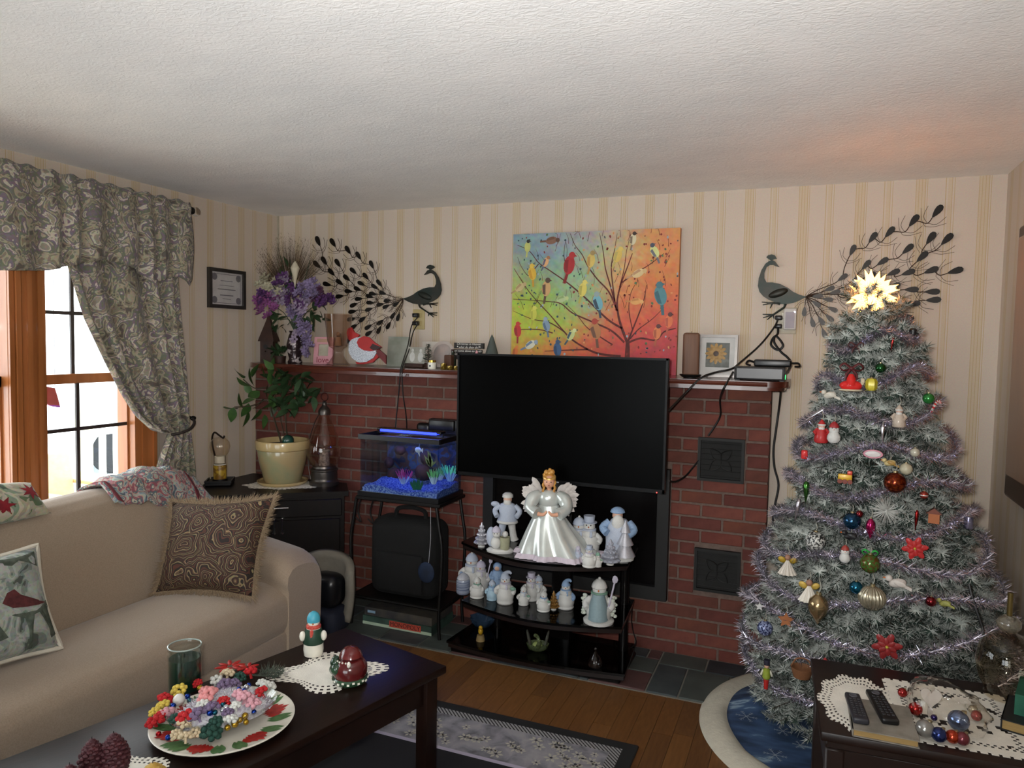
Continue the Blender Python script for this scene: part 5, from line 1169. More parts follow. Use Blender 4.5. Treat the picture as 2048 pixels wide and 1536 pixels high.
for s_ in (-1, 1):
  tw_ = MB()
  for k in range(14): tw_.ell((s_ * (.28 + .08 * R.random()), -.05 + .1 * R.random(), .15 + .033 * k), (.05, .03, .04), 6, 4)
  tw_.build('holly_twig', mat('pale_holly', '#9fa89a', .6, col2='#c2c6be', scale=80), t)
MB().lathe([(0, 0), (.33, 0), (.34, .05), (.28, .08), (0, .09)], 18).build('snow_base', m_bis, t)
# --- bottom shelf
q = PZ(Z3, 972, 1246)
tag(MB(Matrix.Translation((q.x, min(q.y, 3.6), Z3))).lathe([(0, .004), (.03, .002), (.035, .0), (.04, .004), (.062, .03), (.07, .05), (.068, .052), (.058, .033), (.036, .01), (0, .008)], 28, wob=.4).build('glass_bowl', mat('blue_pressed_glass', '#3f5570', .1, trans=.5, coat=.5)), 'shallow blue pressed-glass bowl on the bottom shelf', 'bowl')
q = PZ(Z3, 961, 1281)
bd = thing('bird_figurine', 'yellow bird figurine perched on a log on the bottom shelf', 'figurine', (q.x, q.y, Z3), .4)
MB().lathe([(0, 0), (.024, 0), (.022, .012), (.018, .03), (0, .032)], 12).build('log', mat('tan_bisque', '#7d6a44', .7), bd); m_yb = mat('yellow_bird_paint', '#b58f1c', .5)
MB().ell((0, 0, .05), (.013, .019, .020), 12, 9, Matrix.Rotation(.5, 3, 'X')).build('body', m_yb, bd); MB().ell((0, -.012, .073), .011, 12, 8).build('head', m_yb, bd); MB().lathe([(.003, 0), (0, .009)], 6, (0, -.022, .073), rot=Matrix.Rotation(math.pi / 2, 3, 'X')).build('beak', m_orange, bd); MB().rbox((0, .022, .036), (.01, .02, .005), .002, 1).build('tail', m_yb, bd)
q = PZ(Z3, 1075, 1300)
sw = thing('glass_swan', 'green-tinted glass swan dish in the middle of the bottom shelf', 'figurine', (q.x, q.y, Z3), .3)
m_gg = mat('green_tinted_glass', '#8fa070', .08, trans=.75, coat=.3)
MB().lathe([(0, .003), (.03, .0), (.05, .012), (.058, .035), (.054, .037), (.044, .018), (0, .01)], 24, sy=.75).build('dish', m_gg, sw)
for s_ in (-1, 1): MB().ell((s_ * .045, 0, .06), (.008, .03, .045), 12, 9, Matrix.Rotation(s_ * .25, 3, 'Y')).build('wing', mat('clear_crystal', '#cfd3c4', .05, trans=.85), sw)
MB().tube(spline([(.0, -.04, .03), (.01, -.055, .06), (.0, -.05, .09), (-.012, -.06, .10)], 5), [.012] * 6 + [.009] * 10, 10).build('neck', m_gg, sw); MB().ell((0, -.02, .035), (.025, .025, .018), 12, 8).build('filling', mat('pale_green_moss', '#8d9a5a', .8), sw)
q = PZ(Z3, 1190, 1335)
gp = thing('glass_bell', 'clear glass bell-shaped bottle at the right of the bottom shelf', 'ornament', (q.x, q.y, Z3))
MB().lathe([(0, .002), (.026, .002), (.034, .012), (.034, .03), (.022, .055), (.008, .072), (.005, .085), (.007, .09), (0, .094)], 22).build('bell', glass('bell_glass', '#fbf9f9', .8), gp)
MB().ell((0, 0, .095), .005, 8, 6).build('stopper', m_clear, gp)
# ---------------------------------------------------------------- things on the mantel
ZM = 1.4605
def at_m(px, y): p_ = PY(y, px, 730); return Vector((p_.x, y, ZM))
def wpx(n, y=3.85, px=800): return n * (PY(y, px, 730) - CAM).dot(FW) / FPX
m_dkw = mat('dark_carved_wood', '#2a1812', .6, col2='#3c241a', scale=20, bump=.3)
# steep-roofed wooden house
q = at_m(538, 3.86); q.x = max(q.x, -3.30)
hs_ = thing('wooden_birdhouse', 'dark wooden house ornament with a steep pointed roof at the left end of the mantel', 'ornament', tuple(q), .3)
MB().box((0, 0, .07), (.085, .08, .14)).build('walls', m_dkw, hs_, smooth=False)
MB().lathe([(.075, .135), (.07, .15), (.045, .21), (.02, .27), (.006, .31), (0, .33)], 4, rot=Matrix.Rotation(math.pi / 4, 3, 'Z')).build('roof', m_dkw, hs_, smooth=False)
MB().lathe([(0, 0), (.016, 0), (.016, .002)], 14, (-.005, -.0405, .10), rot=Matrix.Rotation(math.pi / 2, 3, 'X')).build('entrance_hole', m_blk, hs_); MB().tube([(0, 0, .32), (0, 0, .365)], .003, 6).build('finial', m_dkw, hs_)
MB().tube([(-.005, -.04, .07), (-.005, -.065, .07)], .004, 6).build('perch', m_dkw, hs_)
# mosaic vase with a big bouquet
VP = at_m(590, 3.80)
vz = thing('flower_vase', 'mosaic metal vase with artificial purple and white flowers on the mantel', 'vase', tuple(VP))
MB().lathe([(0, 0), (.042, 0), (.045, .01), (.036, .03), (.05, .08), (.052, .12), (.04, .17), (.034, .19), (.04, .205), (.036, .206), (.03, .19), (0, .18)], 26).build('vase', mat('mosaic_metal', '#2e2226', .2, metal=.4, col2='#b8aeb0', scale=26, lo=.55, hi=.6), vz)
def rl(px, py, y):
    q_ = PY(y, px, py); q_.x = max(q_.x, XL + .03); return q_ - VP
m_fst = mat('dark_stem_green', '#23351f', .7)
fcols = [('orchid_pink', '#6f3c68'), ('violet', '#442550'), ('lilac', '#6b5f7c'), ('ivory', '#908c78'), ('pale_lavender', '#7d7083'), ('plum', '#381b31')]
fms = []
for nme, h_ in fcols:
    mb = MB()
    for k in range(6):
        a = k * 1.047; mb.ell((.016 * math.cos(a), .016 * math.sin(a), .002 * (k % 2)), (.013, .0085, .003), 7, 4, Matrix.Rotation(a, 3, 'Z') @ Matrix.Rotation(-.45, 3, 'Y'))
    mb.ell((0, 0, .003), .005, 6, 4); o = mb.build('bloom', mat('silk_' + nme, h_, .8, col2='#%02x%02x%02x' % tuple(min(255, int(int(h_[i:i + 2], 16) * 1.25)) for i in (1, 3, 5)), scale=70)); fms.append(o.data); bpy.data.objects.remove(o)
clusters = [(534, 606, 24, 30, 0, 26), (528, 596, 14, 20, 1, 8), (532, 562, 18, 14, 3, 14), (552, 572, 16, 14, 3, 12), (562, 560, 16, 14, 1, 12), (562, 592, 22, 20, 4, 20), (590, 600, 18, 22, 1, 14), (602, 606, 16, 16, 4, 12), (610, 578, 20, 18, 2, 18), (630, 575, 18, 18, 2, 12), (640, 588, 16, 14, 5, 10), (650, 602, 16, 14, 1, 14), (588, 625, 14, 14, 2, 10), (600, 645, 14, 16, 2, 12), (608, 665, 14, 20, 2, 14), (612, 690, 12, 20, 2, 12), (592, 670, 10, 16, 4, 8), (572, 560, 12, 12, 4, 8), (586, 580, 14, 12, 1, 8)]
for (cx_, cy_, rx, ry, c, n_) in clusters:
    for k in range(n_):
        a = R.random() * 6.28; q_ = math.sqrt(R.random()); o = sub(vz, fms[c], 'bloom', rl(cx_ + rx * q_ * math.cos(a), cy_ + ry * q_ * math.sin(a), 3.72 + .12 * R.random()), (1.2 + R.uniform(-.7, .7), R.uniform(-.6, .6), R.uniform(-.6, .6))); s_ = R.uniform(.8, 1.25); o.scale = (s_,) * 3
MB().lathe([(.002, 0), (.01, .05), (.02, .09), (.028, .12), (.012, .15), (.0, .165)], 14, tuple(rl(590, 575, 3.74)), cap=False).build('calla_bloom', mat('silk_calla', '#b9b29c', .6), vz)
sm = MB(); top = Vector((0, 0, .195))
for (px, py) in ((534, 606), (545, 570), (562, 590), (590, 575), (610, 580), (650, 600), (560, 640), (575, 650), (625, 620), (605, 660), (580, 520), (560, 510), (620, 520)):
    e_ = rl(px, py, 3.78); sm.tube(spline([top, top * .6 + e_ * .4 + Vector((0, 0, .05)), e_], 4), .0022, 5)
sm.build('stem', m_fst, vz)
lm_ = leaf_mesh(.07, .016, m_leafd)
for k in range(34):
    px, py = R.choice([(565, 650), (555, 640), (600, 640), (625, 625), (640, 620), (585, 560), (580, 540), (640, 635)]); sub(vz, lm_, 'leaf', rl(px + R.uniform(-16, 16), py + R.uniform(-14, 14), 3.76 + .08 * R.random()), (R.uniform(-1, 1), R.uniform(-1.4, 1.4), R.uniform(-3, 3)))
gr = MB()
for k in range(420):
    a = R.uniform(-1.15, 1.0); L = R.uniform(70, 130); px, py = 580 + L * math.sin(a) * .75, 590 - L * math.cos(a); e_ = rl(px, py, 3.76 + .1 * R.random()); b_ = rl(580 + (px - 580) * .45, 590 + (py - 590) * .45, 3.79)
    s_ = Vector((.0011, 0, 0)); gr.add([b_ - s_, b_ + s_, e_], [(0, 1, 2)])
    for j in range(3):
        q_ = b_ + (e_ - b_) * R.uniform(.5, 1); d = Vector((R.uniform(-1, 1), R.uniform(-.4, .4), R.uniform(0, 1))) * .02; gr.add([q_ - s_, q_ + s_, q_ + d], [(0, 1, 2)])
gr.build('dried_grass', mat('dried_grass_brown', '#4a3a26', .9, col2='#3a2a1c', scale=30), vz, smooth=False)
# small dark plant beside the house
q = at_m(560, 3.78); fp_ = thing('small_fern', 'small dark trailing plant beside the pointed house on the mantel', 'plant', tuple(q))
MB().lathe([(0, 0), (.03, 0), (.038, .045), (0, .045)], 16).build('pot', m_dkw, fp_)
lm2 = leaf_mesh(.06, .012, m_leafd)
for k in range(30): sub(fp_, lm2, 'leaf', (R.uniform(-.03, .03), R.uniform(-.03, .02), .05 + .03 * R.random()), (R.uniform(-.6, .6), R.uniform(-1.4, .9), R.uniform(-3.1, 3.1)))
# pink LOVE frame
q = at_m(646, 3.80); pf_ = thing('pink_photo_frame', 'pink photo frame with the word love along its lower edge', 'picture frame', tuple(q), .12)
m_pink = mat('pink_lacquer', '#c08a92', .5); RX_ = Matrix.Rotation(-.12, 3, 'X'); tl = Matrix.Rotation(-.12, 4, 'X')
def tilt(mb): mb.X = tl; return mb
f = tilt(MB())
for (x0, x1, z0, z1) in ((-.065, .065, 0, .052), (-.065, .065, .125, .17), (-.065, -.035, .052, .125), (.035, .065, .052, .125)): f.box(((x0 + x1) / 2, 0, (z0 + z1) / 2), (x1 - x0, .018, z1 - z0))
f.build('frame', m_pink, pf_, smooth=False); tilt(MB()).box((0, .003, .088), (.074, .008, .078)).build('photo', mat('pale_photo', '#b0aa98', .5, col2='#96907e', scale=12), pf_)
tilt(MB()).box((-.005, -.0095, .148), (.085, .001, .022)).build('ribbon', mat('tan_ribbon', '#a88772', .7), pf_)
text_mesh('lettering', 'love', .052, mat('rose_letters', '#8d3f4c', .5), pf_, (0, -.0105 + .024 * .12, .026), (math.pi / 2 - .12, 0, 0), .001)
# glass hurricane vase
q = at_m(676, 3.70); hv = thing('hurricane_vase', 'smoky footed glass hurricane vase holding a small angel on the mantel', 'vase', tuple(q))
m_smk = glass('smoky_glass', '#f1eae5', .5)
MB().lathe([(0, .0), (.072, .0), (.074, .005), (.055, .022), (.03, .06), (.026, .085), (.034, .10), (.055, .115), (.066, .15), (.073, .22), (.082, .29), (.085, .31), (.083, .31), (.071, .22), (.064, .15), (.052, .118), (0, .11)], 30).build('glass', m_smk, hv)
vb = MB(); vb.lathe([(0, .12), (.025, .12), (.016, .17), (.0, .175)], 12); vb.ell((0, 0, .188), .014, 10, 8); vb.build('figure_inside', mat('amber_bisque', '#8a6a50', .5), hv)
# cardinal cut-out
q = at_m(735, 3.72); cdn = thing('cardinal_decoration', 'red wooden cardinal with a glittery silver belly standing on the mantel', 'ornament', (q.x, q.y, ZM))
m_rw = mat('red_painted_wood', '#9c1c1c', .5); m_drw = mat('dark_red_wood', '#5e1416', .5)
YC = q.y
def cp(pts, y, th, nm, m):
    MB().ext([PY(y, 500 + a / 7.314, 600 + b / 7.314) for a, b in pts], (0, th, 0)).build(nm, m, cdn, True, smooth=False)
cp([(1425, 420), (1480, 400), (1520, 470), (1600, 510), (1560, 560), (1500, 590), (1450, 620), (1430, 560), (1415, 480)], YC, .012, 'head', m_rw)
cp([(1440, 630), (1480, 580), (1560, 545), (1650, 545), (1800, 640), (1850, 770), (1800, 850), (1700, 905), (1600, 915), (1500, 860), (1440, 760)], YC - .004, .012, 'belly', mat('silver_glitter_belly', '#8f939a', .4, metal=.3, col2='#c0c4cc', scale=220, lo=.45, hi=.55))
cp([(1560, 620), (1590, 560), (1660, 528), (1740, 545), (1820, 620), (1925, 690), (1850, 730), (1760, 750), (1660, 735), (1590, 690)], YC - .012, .010, 'wing', m_rw)
cp([(1790, 640), (1925, 690), (1850, 728), (1800, 735), (1750, 700)], YC - .0135, .002, 'wing_tip', mat('black_red_wood', '#2c0e10', .5))
cp([(1830, 760), (1880, 720), (1985, 810), (1985, 935), (1900, 850)], YC, .012, 'tail', m_drw)
cp([(1540, 905), (1640, 915), (1760, 880), (1850, 790), (1880, 830), (1790, 915), (1650, 940), (1560, 935)], YC + .004, .012, 'base_curve', m_rw)
cp([(1425, 560), (1460, 600), (1440, 650), (1420, 620)], YC - .003, .010, 'face_mask', m_blk)
# photographs, small tree, candles, plate, sign
def card(name, label, px0, px1, ptop, y, m, cat='photograph', th=.004, lean=.12, base=None):
    a, b = at_m(px0, y), at_m(px1, y); h = (PY(y, (px0 + px1) / 2, ptop).z - ZM); t = thing(name, label, cat, ((a.x + b.x) / 2, y, ZM)); w_ = b.x - a.x
    mb = MB(); mb.X = Matrix.Rotation(-lean, 4, 'X'); mb.box((0, 0, h / 2), (w_, th, h)); mb.build('print', m, t, smooth=False)
    if base: MB().rbox((0, -.005, .012), (w_ * 1.02, .045, .024), .004, 1).build('wooden_base', base, t)
    return t, w_, h
ph1, w1, h1 = card('tall_photo_card', 'grey-green photo card leaning on the wall right of the cardinal', 773, 816, 673, 3.86, mat('faded_photo', '#7b8074', .5, col2='#9a9c92', scale=9))
ph2, w2, h2 = card('wedding_photo', 'small photo of two white-clad figures on a wooden base on the mantel', 813, 849, 694, 3.80, mat('photo_ground', '#8b8a80', .5, col2='#a8a59b', scale=14), base=m_dkw)
mb = MB(); mb.X = Matrix.Rotation(-.12, 4, 'X')
for x in (-.025, .03): mb.ell((x, -.003, .062), (.018, .001, .03), 10, 6); mb.ell((x, -.003, .1), (.009, .001, .011), 8, 6)
mb.build('printed_figures', mat('photo_white', '#b8b8b4', .5), ph2)
card('white_card', 'plain white greeting card behind the tiny green tree', 842, 884, 683, 3.95, mat('white_card_stock', '#b9b2a8', .8), 'card')
q = at_m(856, 3.77); gt = thing('tiny_green_tree', 'tiny dark green tree between the photos on the mantel', 'ornament', tuple(q))
nd = MB()
for k in range(200):
    z = R.uniform(.03, .14); a = R.random() * 6.28; L = .042 * (1 - z / .17) + .006; p0 = Vector((0, 0, z)); d = Vector((math.cos(a) * L, math.sin(a) * L, L * .25)); s_ = Vector((-math.sin(a), math.cos(a), 0)) * .003; nd.add([p0, p0 + d - s_, p0 + d * 1.25, p0 + d + s_], [(0, 1, 2, 3)])
nd.build('foliage', m_leafd, gt, smooth=False); MB().lathe([(0, 0), (.018, 0), (.022, .03), (0, .03)], 12).build('pot', m_dkw, gt); MB().tube([(0, 0, .02), (0, 0, .13)], .003, 5).build('trunk', m_dkw, gt)
q = at_m(864, 3.68); wj = thing('white_jar_candle', 'small white jar with a gold lid on the mantel edge', 'jar', tuple(q))
MB().lathe([(0, 0), (.023, 0), (.0245, .005), (.0245, .034), (.021, .038), (0, .038)], 20).build('jar', m_porc, wj); MB().lathe([(.0, .038), (.0225, .038), (.0225, .05), (0, .05)], 20).build('lid', mat('gold_lid', '#a88a3c', .25, metal=.8), wj); MB().ell((0, -.0245, .018), (.006, .001, .006), 8, 6).build('printed_mark', m_blk, wj)
q = at_m(886, 3.90); rp = thing('round_plaque', 'round pale pink and grey plaque leaning on the wall', 'plaque', tuple(q)); RXm = Matrix.Rotation(math.pi / 2 - .12, 3, 'X')
MB().lathe([(0, 0), (.078, 0), (.08, .006), (0, .006)], 36, (0, 0, .08), rot=RXm).build('plaque', mat('plaque_print', '#a89c94', .5, col2='#b3a59d', scale=5), rp); MB().lathe([(.062, .006), (.06, .0075), (.0, .0075)], 30, (0, 0, .08), rot=RXm).build('painted_centre', mat('plaque_pink', '#a5938c', .5, col2='#8f8a88', scale=14), rp)
m_gv = mat('gold_votive_glass', '#7d6728', .15, metal=.7, coat=.3)
for (px, y, r, h_, lab) in ((887, 3.67, .017, .034, 'gold glass votive candle beside the white jar'), (900, 3.65, .018, .022, 'low gold tin candle at the mantel edge'), (912, 3.655, .014, .022, 'smallest gold tin candle half behind the television')):
    q = at_m(px, y); t = thing('votive_candle', lab, 'candle', tuple(q)); MB().lathe([(0, 0), (r * .9, 0), (r, .004), (r, h_), (r * .9, h_), (r * .88, h_ * .8), (0, h_ * .8)], 18).build('cup', m_gv, t); MB().lathe([(0, h_ * .8), (r * .86, h_ * .82), (0, h_ * .86)], 14).build('wax', MATS['white_wax'], t)
q = at_m(898, 3.78); bx = thing('brown_candle', 'short brown square candle behind the gold votives', 'candle', tuple(q)); MB().rbox((0, 0, .04), (.045, .045, .08), .006, 2).build('wax', mat('brown_wax', '#4a2c1c', .6), bx); MB().tube([(0, 0, .08), (0, 0, .09)], .001, 5).build('wick', m_blk, bx)
q = at_m(905, 3.86); gl = thing('small_green_bottle', 'small dark green bottle partly behind the sign', 'bottle', tuple(q)); MB().lathe([(0, 0), (.02, 0), (.021, .05), (.012, .07), (.008, .075), (.008, .10), (0, .10)], 16).build('bottle', mat('dark_green_bottle', '#1f2a1c', .15, coat=.4), gl)
MB().lathe([(.009, .1), (.009, .112), (0, .112)], 10).build('cap', m_dkw, gl)
sg = thing('heaven_sign', 'two-board black sign with white script behind the television', 'sign', tuple(at_m(938, 3.88)))
m_sgn = mat('black_sign_board', '#17120f', .6); m_scr2 = mat('white_script', '#c9c6c0', .6)
dep_ = (at_m(938, 3.88) - CAM).dot(FW)
def sz(px, py): p_ = PY(3.88, px, py); return p_ - Vector(BASE[sg.name].translation)
a1, b1 = sz(909, 686), sz(968, 697); a2, b2 = sz(904, 699), sz(964, 711)
MB().box(((a1.x + b1.x) / 2, 0, (a1.z + b1.z) / 2), (b1.x - a1.x, .012, a1.z - b1.z + .004)).build('upper_board', m_sgn, sg, smooth=False); sgu = sg.children[-1]
MB().box(((a2.x + b2.x) / 2, -.002, (a2.z + b2.z) / 2 - .012), (b2.x - a2.x, .012, a2.z - b2.z + .028)).build('lower_board', m_sgn, sg, smooth=False)
MB().box(((a2.x + b2.x) / 2, .0, (b2.z - .02) / 2), (.10, .03, b2.z - .02)).build('sign_foot', m_sgn, sg, smooth=False)
zc1, zc2 = (a1.z + b1.z) / 2, (a2.z + b2.z) / 2; xm1, xm2 = (a1.x + b1.x) / 2, (a2.x + b2.x) / 2
for tx, xx_, zz_, yy_ in (('Christmas in Heaven', xm1, zc1 + .0095, -.0075), ('what do they do?', xm1, zc1 - .0095, -.0075), ('They come down to Earth', xm2, zc2 + .009, -.0095), ('to spend it with you', xm2, zc2 - .010, -.0095)):
    text_mesh('lettering', tx, .0185, m_scr2, sg, (xx_, yy_, zz_), (math.pi / 2, 0, 0), .0003, shear=.25)
for s_ in (-1, 1): MB().ell((xm1 + s_ * .072, -.007, zc1 - .006), (.004, .001, .004), 6, 4).build('star_mark', m_scr2, sg)
q = at_m(983, 3.93); ct_ = thing('cone_tree', 'grey-green cone tree with a gold wreath behind the television', 'ornament', tuple(q)); MB().lathe([(0, .03), (.052, .03), (.05, .05), (.03, .12), (.012, .18), (0, .205)], 16, wob=.2).build('cone', mat('grey_green_felt', '#4d5450', .9, bump=.4), ct_)
wr_ = MB()
for k in range(26): a = k * .2417; wr_.ell((.06 * math.cos(a), .06 * math.sin(a), .045 + .004 * (k % 3)), .011, 6, 5)
wr_.build('gold_wreath', m_gv, ct_); MB().lathe([(0, 0), (.04, 0), (.04, .032), (0, .032)], 14).build('foot', m_dkw, ct_)
q = at_m(953, 3.80); pk = thing('pink_cone', 'tiny pink cone ornament in front of the sign', 'ornament', tuple(q)); MB().lathe([(0, .0), (.02, 0), (.02, .06), (.015, .068), (.006, .105), (0, .11)], 12).build('cone', m_pink, pk); MB().ell((0, 0, .112), .004, 6, 5).build('tip', m_gv, pk)
# pillar candle, framed flower, cable box
q = at_m(1381, 3.72); cnd = thing('pillar_candle', 'tall brown pillar candle on an iron dish beside the painting', 'candle', tuple(q))
MB().lathe([(0, .006), (.04, .004), (.052, .014), (.054, .016), (.05, .018), (.038, .010), (0, .012)], 24).build('dish', m_iron, cnd); MB().rbox((0, 0, .118), (.078, .078, .212), .012, 3, .2).build('wax', mat('brown_pillar_wax', '#5f4334', .6, col2='#6c4d3b', scale=9, stretch=(6, 6, .6)), cnd)
MB().tube([(0, 0, .222), (.001, 0, .232)], .0012, 5).build('wick', m_blk, cnd); MB().tube([(.0, 0, 0), (0, 0, .008)], .03, 12).build('foot', m_iron, cnd)
fx0_, fx1_ = at_m(1394, 3.88).x, at_m(1473, 3.88).x; ft = PY(3.88, 1430, 669).z - ZM; q = Vector(((fx0_ + fx1_) / 2, 3.90, ZM)); fw_ = fx1_ - fx0_
ff = thing('flower_photo_frame', 'silver framed photo of a yellow flower with a white mat on the mantel', 'picture frame', tuple(q)); tl2 = Matrix.Rotation(-.1, 4, 'X')
f = MB(tl2); b_ = .014
for (x0, x1, z0, z1) in ((-fw_ / 2, fw_ / 2, 0, b_), (-fw_ / 2, fw_ / 2, ft - b_, ft), (-fw_ / 2, -fw_ / 2 + b_, b_, ft - b_), (fw_ / 2 - b_, fw_ / 2, b_, ft - b_)): f.box(((x0 + x1) / 2, 0, (z0 + z1) / 2), (x1 - x0, .016, z1 - z0))
f.build('frame', mat('brushed_silver_frame', '#85817e', .35, metal=.6), ff, smooth=False)
MB(tl2).box((0, .003, ft / 2), (fw_ - .02, .006, ft - .02)).build('mat_board', mat('white_mat_board', '#bfbfbd', .7), ff, smooth=False)
pw2, ph_ = fw_ * .60, ft * .58; MB(tl2).box((0, -.001, ft / 2 + .005), (pw2, .002, ph_)).build('photo', mat('dark_meadow_photo', '#4b4f48', .5, col2='#6a6d68', scale=30), ff, smooth=False)
fl_ = MB(tl2)
for k in range(12): a = k * .5236; fl_.ell((.032 * math.cos(a) - .008, -.0025, ft / 2 + .012 + .032 * math.sin(a)), (.024, .0006, .010), 8, 4, Matrix.Rotation(-a, 3, 'Y'))
fl_.build('printed_petals', mat('photo_yellow', '#a8844a', .5, col2='#8a6a34', scale=60), ff); MB(tl2).ell((-.008, -.0035, ft / 2 + .012), (.014, .0006, .014), 10, 6).build('printed_centre', mat('photo_brown', '#3d2a20', .5), ff)
sx0, sx1 = PY(3.66, 1468, 750).x, PY(3.66, 1570, 750).x
sb = thing('cable_box', 'black cable box near the right end of the mantel', 'cable box', ((sx0 + sx1) / 2, 3.74, ZM))
MB().rbox((0, 0, .034), (sx1 - sx0, .16, .062), .004, 2).build('casing', mat('charcoal_plastic', '#1c1b1c', .4), sb); MB().rbox((0, -.081, .034), (sx1 - sx0 - .02, .006, .05), .002, 1).build('front_panel', mat('dark_grey_panel', '#2b2a2c', .35), sb)
for x in (-.1, .1): MB().box((x, 0, .0015), (.02, .1, .003)).build('foot', m_blk, sb)
MB().ell(((sx1 - sx0) / 2 + .001, -.05, .02), (.002, .006, .012), 8, 6).build('green_light', mat('green_led', '#38c060', .4, emit='#30d060', es=4), sb)
ad = thing('power_adapter', 'black power adapter lying on top of the cable box', 'adapter', ((sx0 + sx1) / 2 + .055, 3.74, ZM + .0655))
MB().rbox((0, 0, .018), (.17, .06, .034), .008, 3).build('brick', m_rimb, ad); MB().tube(spline([(-.085, 0, .02), (-.11, -.01, .028), (-.12, -.02, .012), (-.1, -.03, .006)], 4), .005, 6).build('lead', m_rimb, ad); MB().tube(spline([(.085, 0, .02), (.115, -.01, .02), (.12, -.02, .006), (.10, -.03, .005)], 4), .005, 6).build('lead', m_rimb, ad)
# outlets
def outlet(name, label, px0, px1, py0, py1, col):
    a, b = PY(YB, px0, py0), PY(YB, px1, py1); t = thing(name, label, 'outlet', ((a.x + b.x) / 2, YB, b.z)); w_, h_ = b.x - a.x, a.z - b.z
    MB().rbox((0, -.004, h_ / 2), (w_, .008, h_), .003, 2).build('cover_plate', mat(name + '_plate', col, .4), t)
    for k in (.3, .7): MB().rbox((0, -.010, h_ * k), (w_ * .5, .006, h_ * .24), .003, 1).build('socket', mat(name + '_socket', col, .4), t)
    return t, w_, h_
o1, w_, h_ = outlet('ivory_outlet', 'ivory wall outlet with two black plugs left of the painting', 827, 850, 619, 659, '#a8986a')
for k in (.3, .7): MB().rbox((-.008, -.028, h_ * k), (.038, .036, .026), .006, 2).build('plug', m_rimb, o1)
o2_, w_, h_ = outlet('white_outlet', 'cream wall outlet with plugs behind the right-hand peacock', 1553, 1592, 615, 668, '#b3aa96')
for k in (.28, .60): MB().rbox((-w_ * .36, -.026, h_ * k), (.036, .036, .024), .006, 2).build('plug', m_rimb, o2_)
a, b = PY(YB - .03, 1568, 617), PY(YB - .03, 1592, 660)
nl = thing('plug_in_device', 'white plug-in box with a tiny light on the right-hand outlet', 'device', ((a.x + b.x) / 2, YB - .013, b.z)); MB().rbox((0, -.022, (a.z - b.z) / 2), (b.x - a.x, .03, a.z - b.z), .006, 2).build('casing', mat('white_plastic', '#b9b6b2', .4), nl)
MB().box((0, -.038, (a.z - b.z) / 2 - .005), ((b.x - a.x) * .7, .002, (a.z - b.z) * .75)).build('grey_panel', mat('lilac_grey_plastic', '#8f8890', .5), nl); MB().ell((.022, -.0385, a.z - b.z - .018), .0035, 8, 6).build('indicator_light', mat('white_led', '#dfe6ff', .4, emit='#dfe8ff', es=6), nl)

# ---------------------------------------------------------------- cords
m_cord = mat('black_cord', '#0e0d0d', .5)
def cord(label, pts, r=.004, n=5): return tag(MB().tube(spline([PY(y, a, b) for a, b, y in pts], n), r, 6).build('electric_cable', m_cord), label, 'cord')
cord('left of two black cords hanging from the ivory outlet to the aquarium', [(836, 634, 4.0), (823, 652, 3.97), (816, 690, 3.80), (806, 722, 3.62), (801, 742, 3.588), (797, 790, 3.60), (792, 840, 3.62), (790, 862, 3.62)], .0035)
cord('right of two black cords hanging from the ivory outlet to the aquarium', [(836, 648, 4.0), (826, 665, 3.97), (818, 700, 3.80), (808, 726, 3.62), (804, 745, 3.588), (806, 790, 3.60), (812, 830, 3.64), (814, 868, 3.70)], .0035)
cord('black cord running from the right-hand outlet across the mantel to the television', [(1556, 638, 4.0), (1548, 655, 3.97), (1520, 690, 3.92), (1480, 725, 3.86), (1462, 738, 3.7), (1430, 745, 3.66), (1402, 756, 3.60), (1372, 785, 3.585), (1336, 822, 3.48)], .005)
cord('black cord dropping from the mantel to the upper vent', [(1466, 744, 3.70), (1456, 762, 3.6), (1446, 780, 3.585), (1440, 800, 3.72), (1441, 830, 3.795), (1428, 855, 3.797), (1416, 872, 3.797)], .005)
cord('black cord sagging from the television edge toward the upper vent', [(1338, 962, 3.5), (1352, 963, 3.62), (1370, 953, 3.74), (1386, 935, 3.79), (1398, 920, 3.795)], .005)
cord('coiled black cord hanging below the right-hand outlet to the adapter', [(1556, 655, 4.0), (1555, 668, 3.98), (1546, 676, 3.975), (1542, 690, 3.97), (1556, 700, 3.97), (1566, 690, 3.965), (1552, 672, 3.96), (1548, 684, 3.955), (1562, 704, 3.95), (1574, 714, 3.95), (1582, 726, 3.93), (1576, 742, 3.86), (1572, 746, 3.80)], .006)
cord('long black cord hanging down the wall beside the brick to the tree', [(1562, 779, 3.90), (1559, 810, 4.02), (1552, 860, 4.03), (1547, 900, 4.03), (1549, 935, 4.03), (1557, 970, 4.03), (1550, 1010, 4.03), (1546, 1045, 4.03), (1554, 1066, 4.03), (1566, 1092, 4.02), (1575, 1110, 3.98)], .006)
cord('thin black cord looping beside the television stand', [(1258, 1195, 3.66), (1264, 1215, 3.68), (1263, 1240, 3.7), (1266, 1262, 3.72), (1272, 1285, 3.7), (1262, 1296, 3.66)], .003)
# vertical corner bead and crown line at the back-left corner
struct(MB().box((XL + .006, YB - .006, (1.47 + H) / 2), (.01, .01, H - 1.47)).build('trim_3', mat('pale_trim', '#a39c8c', .6)))

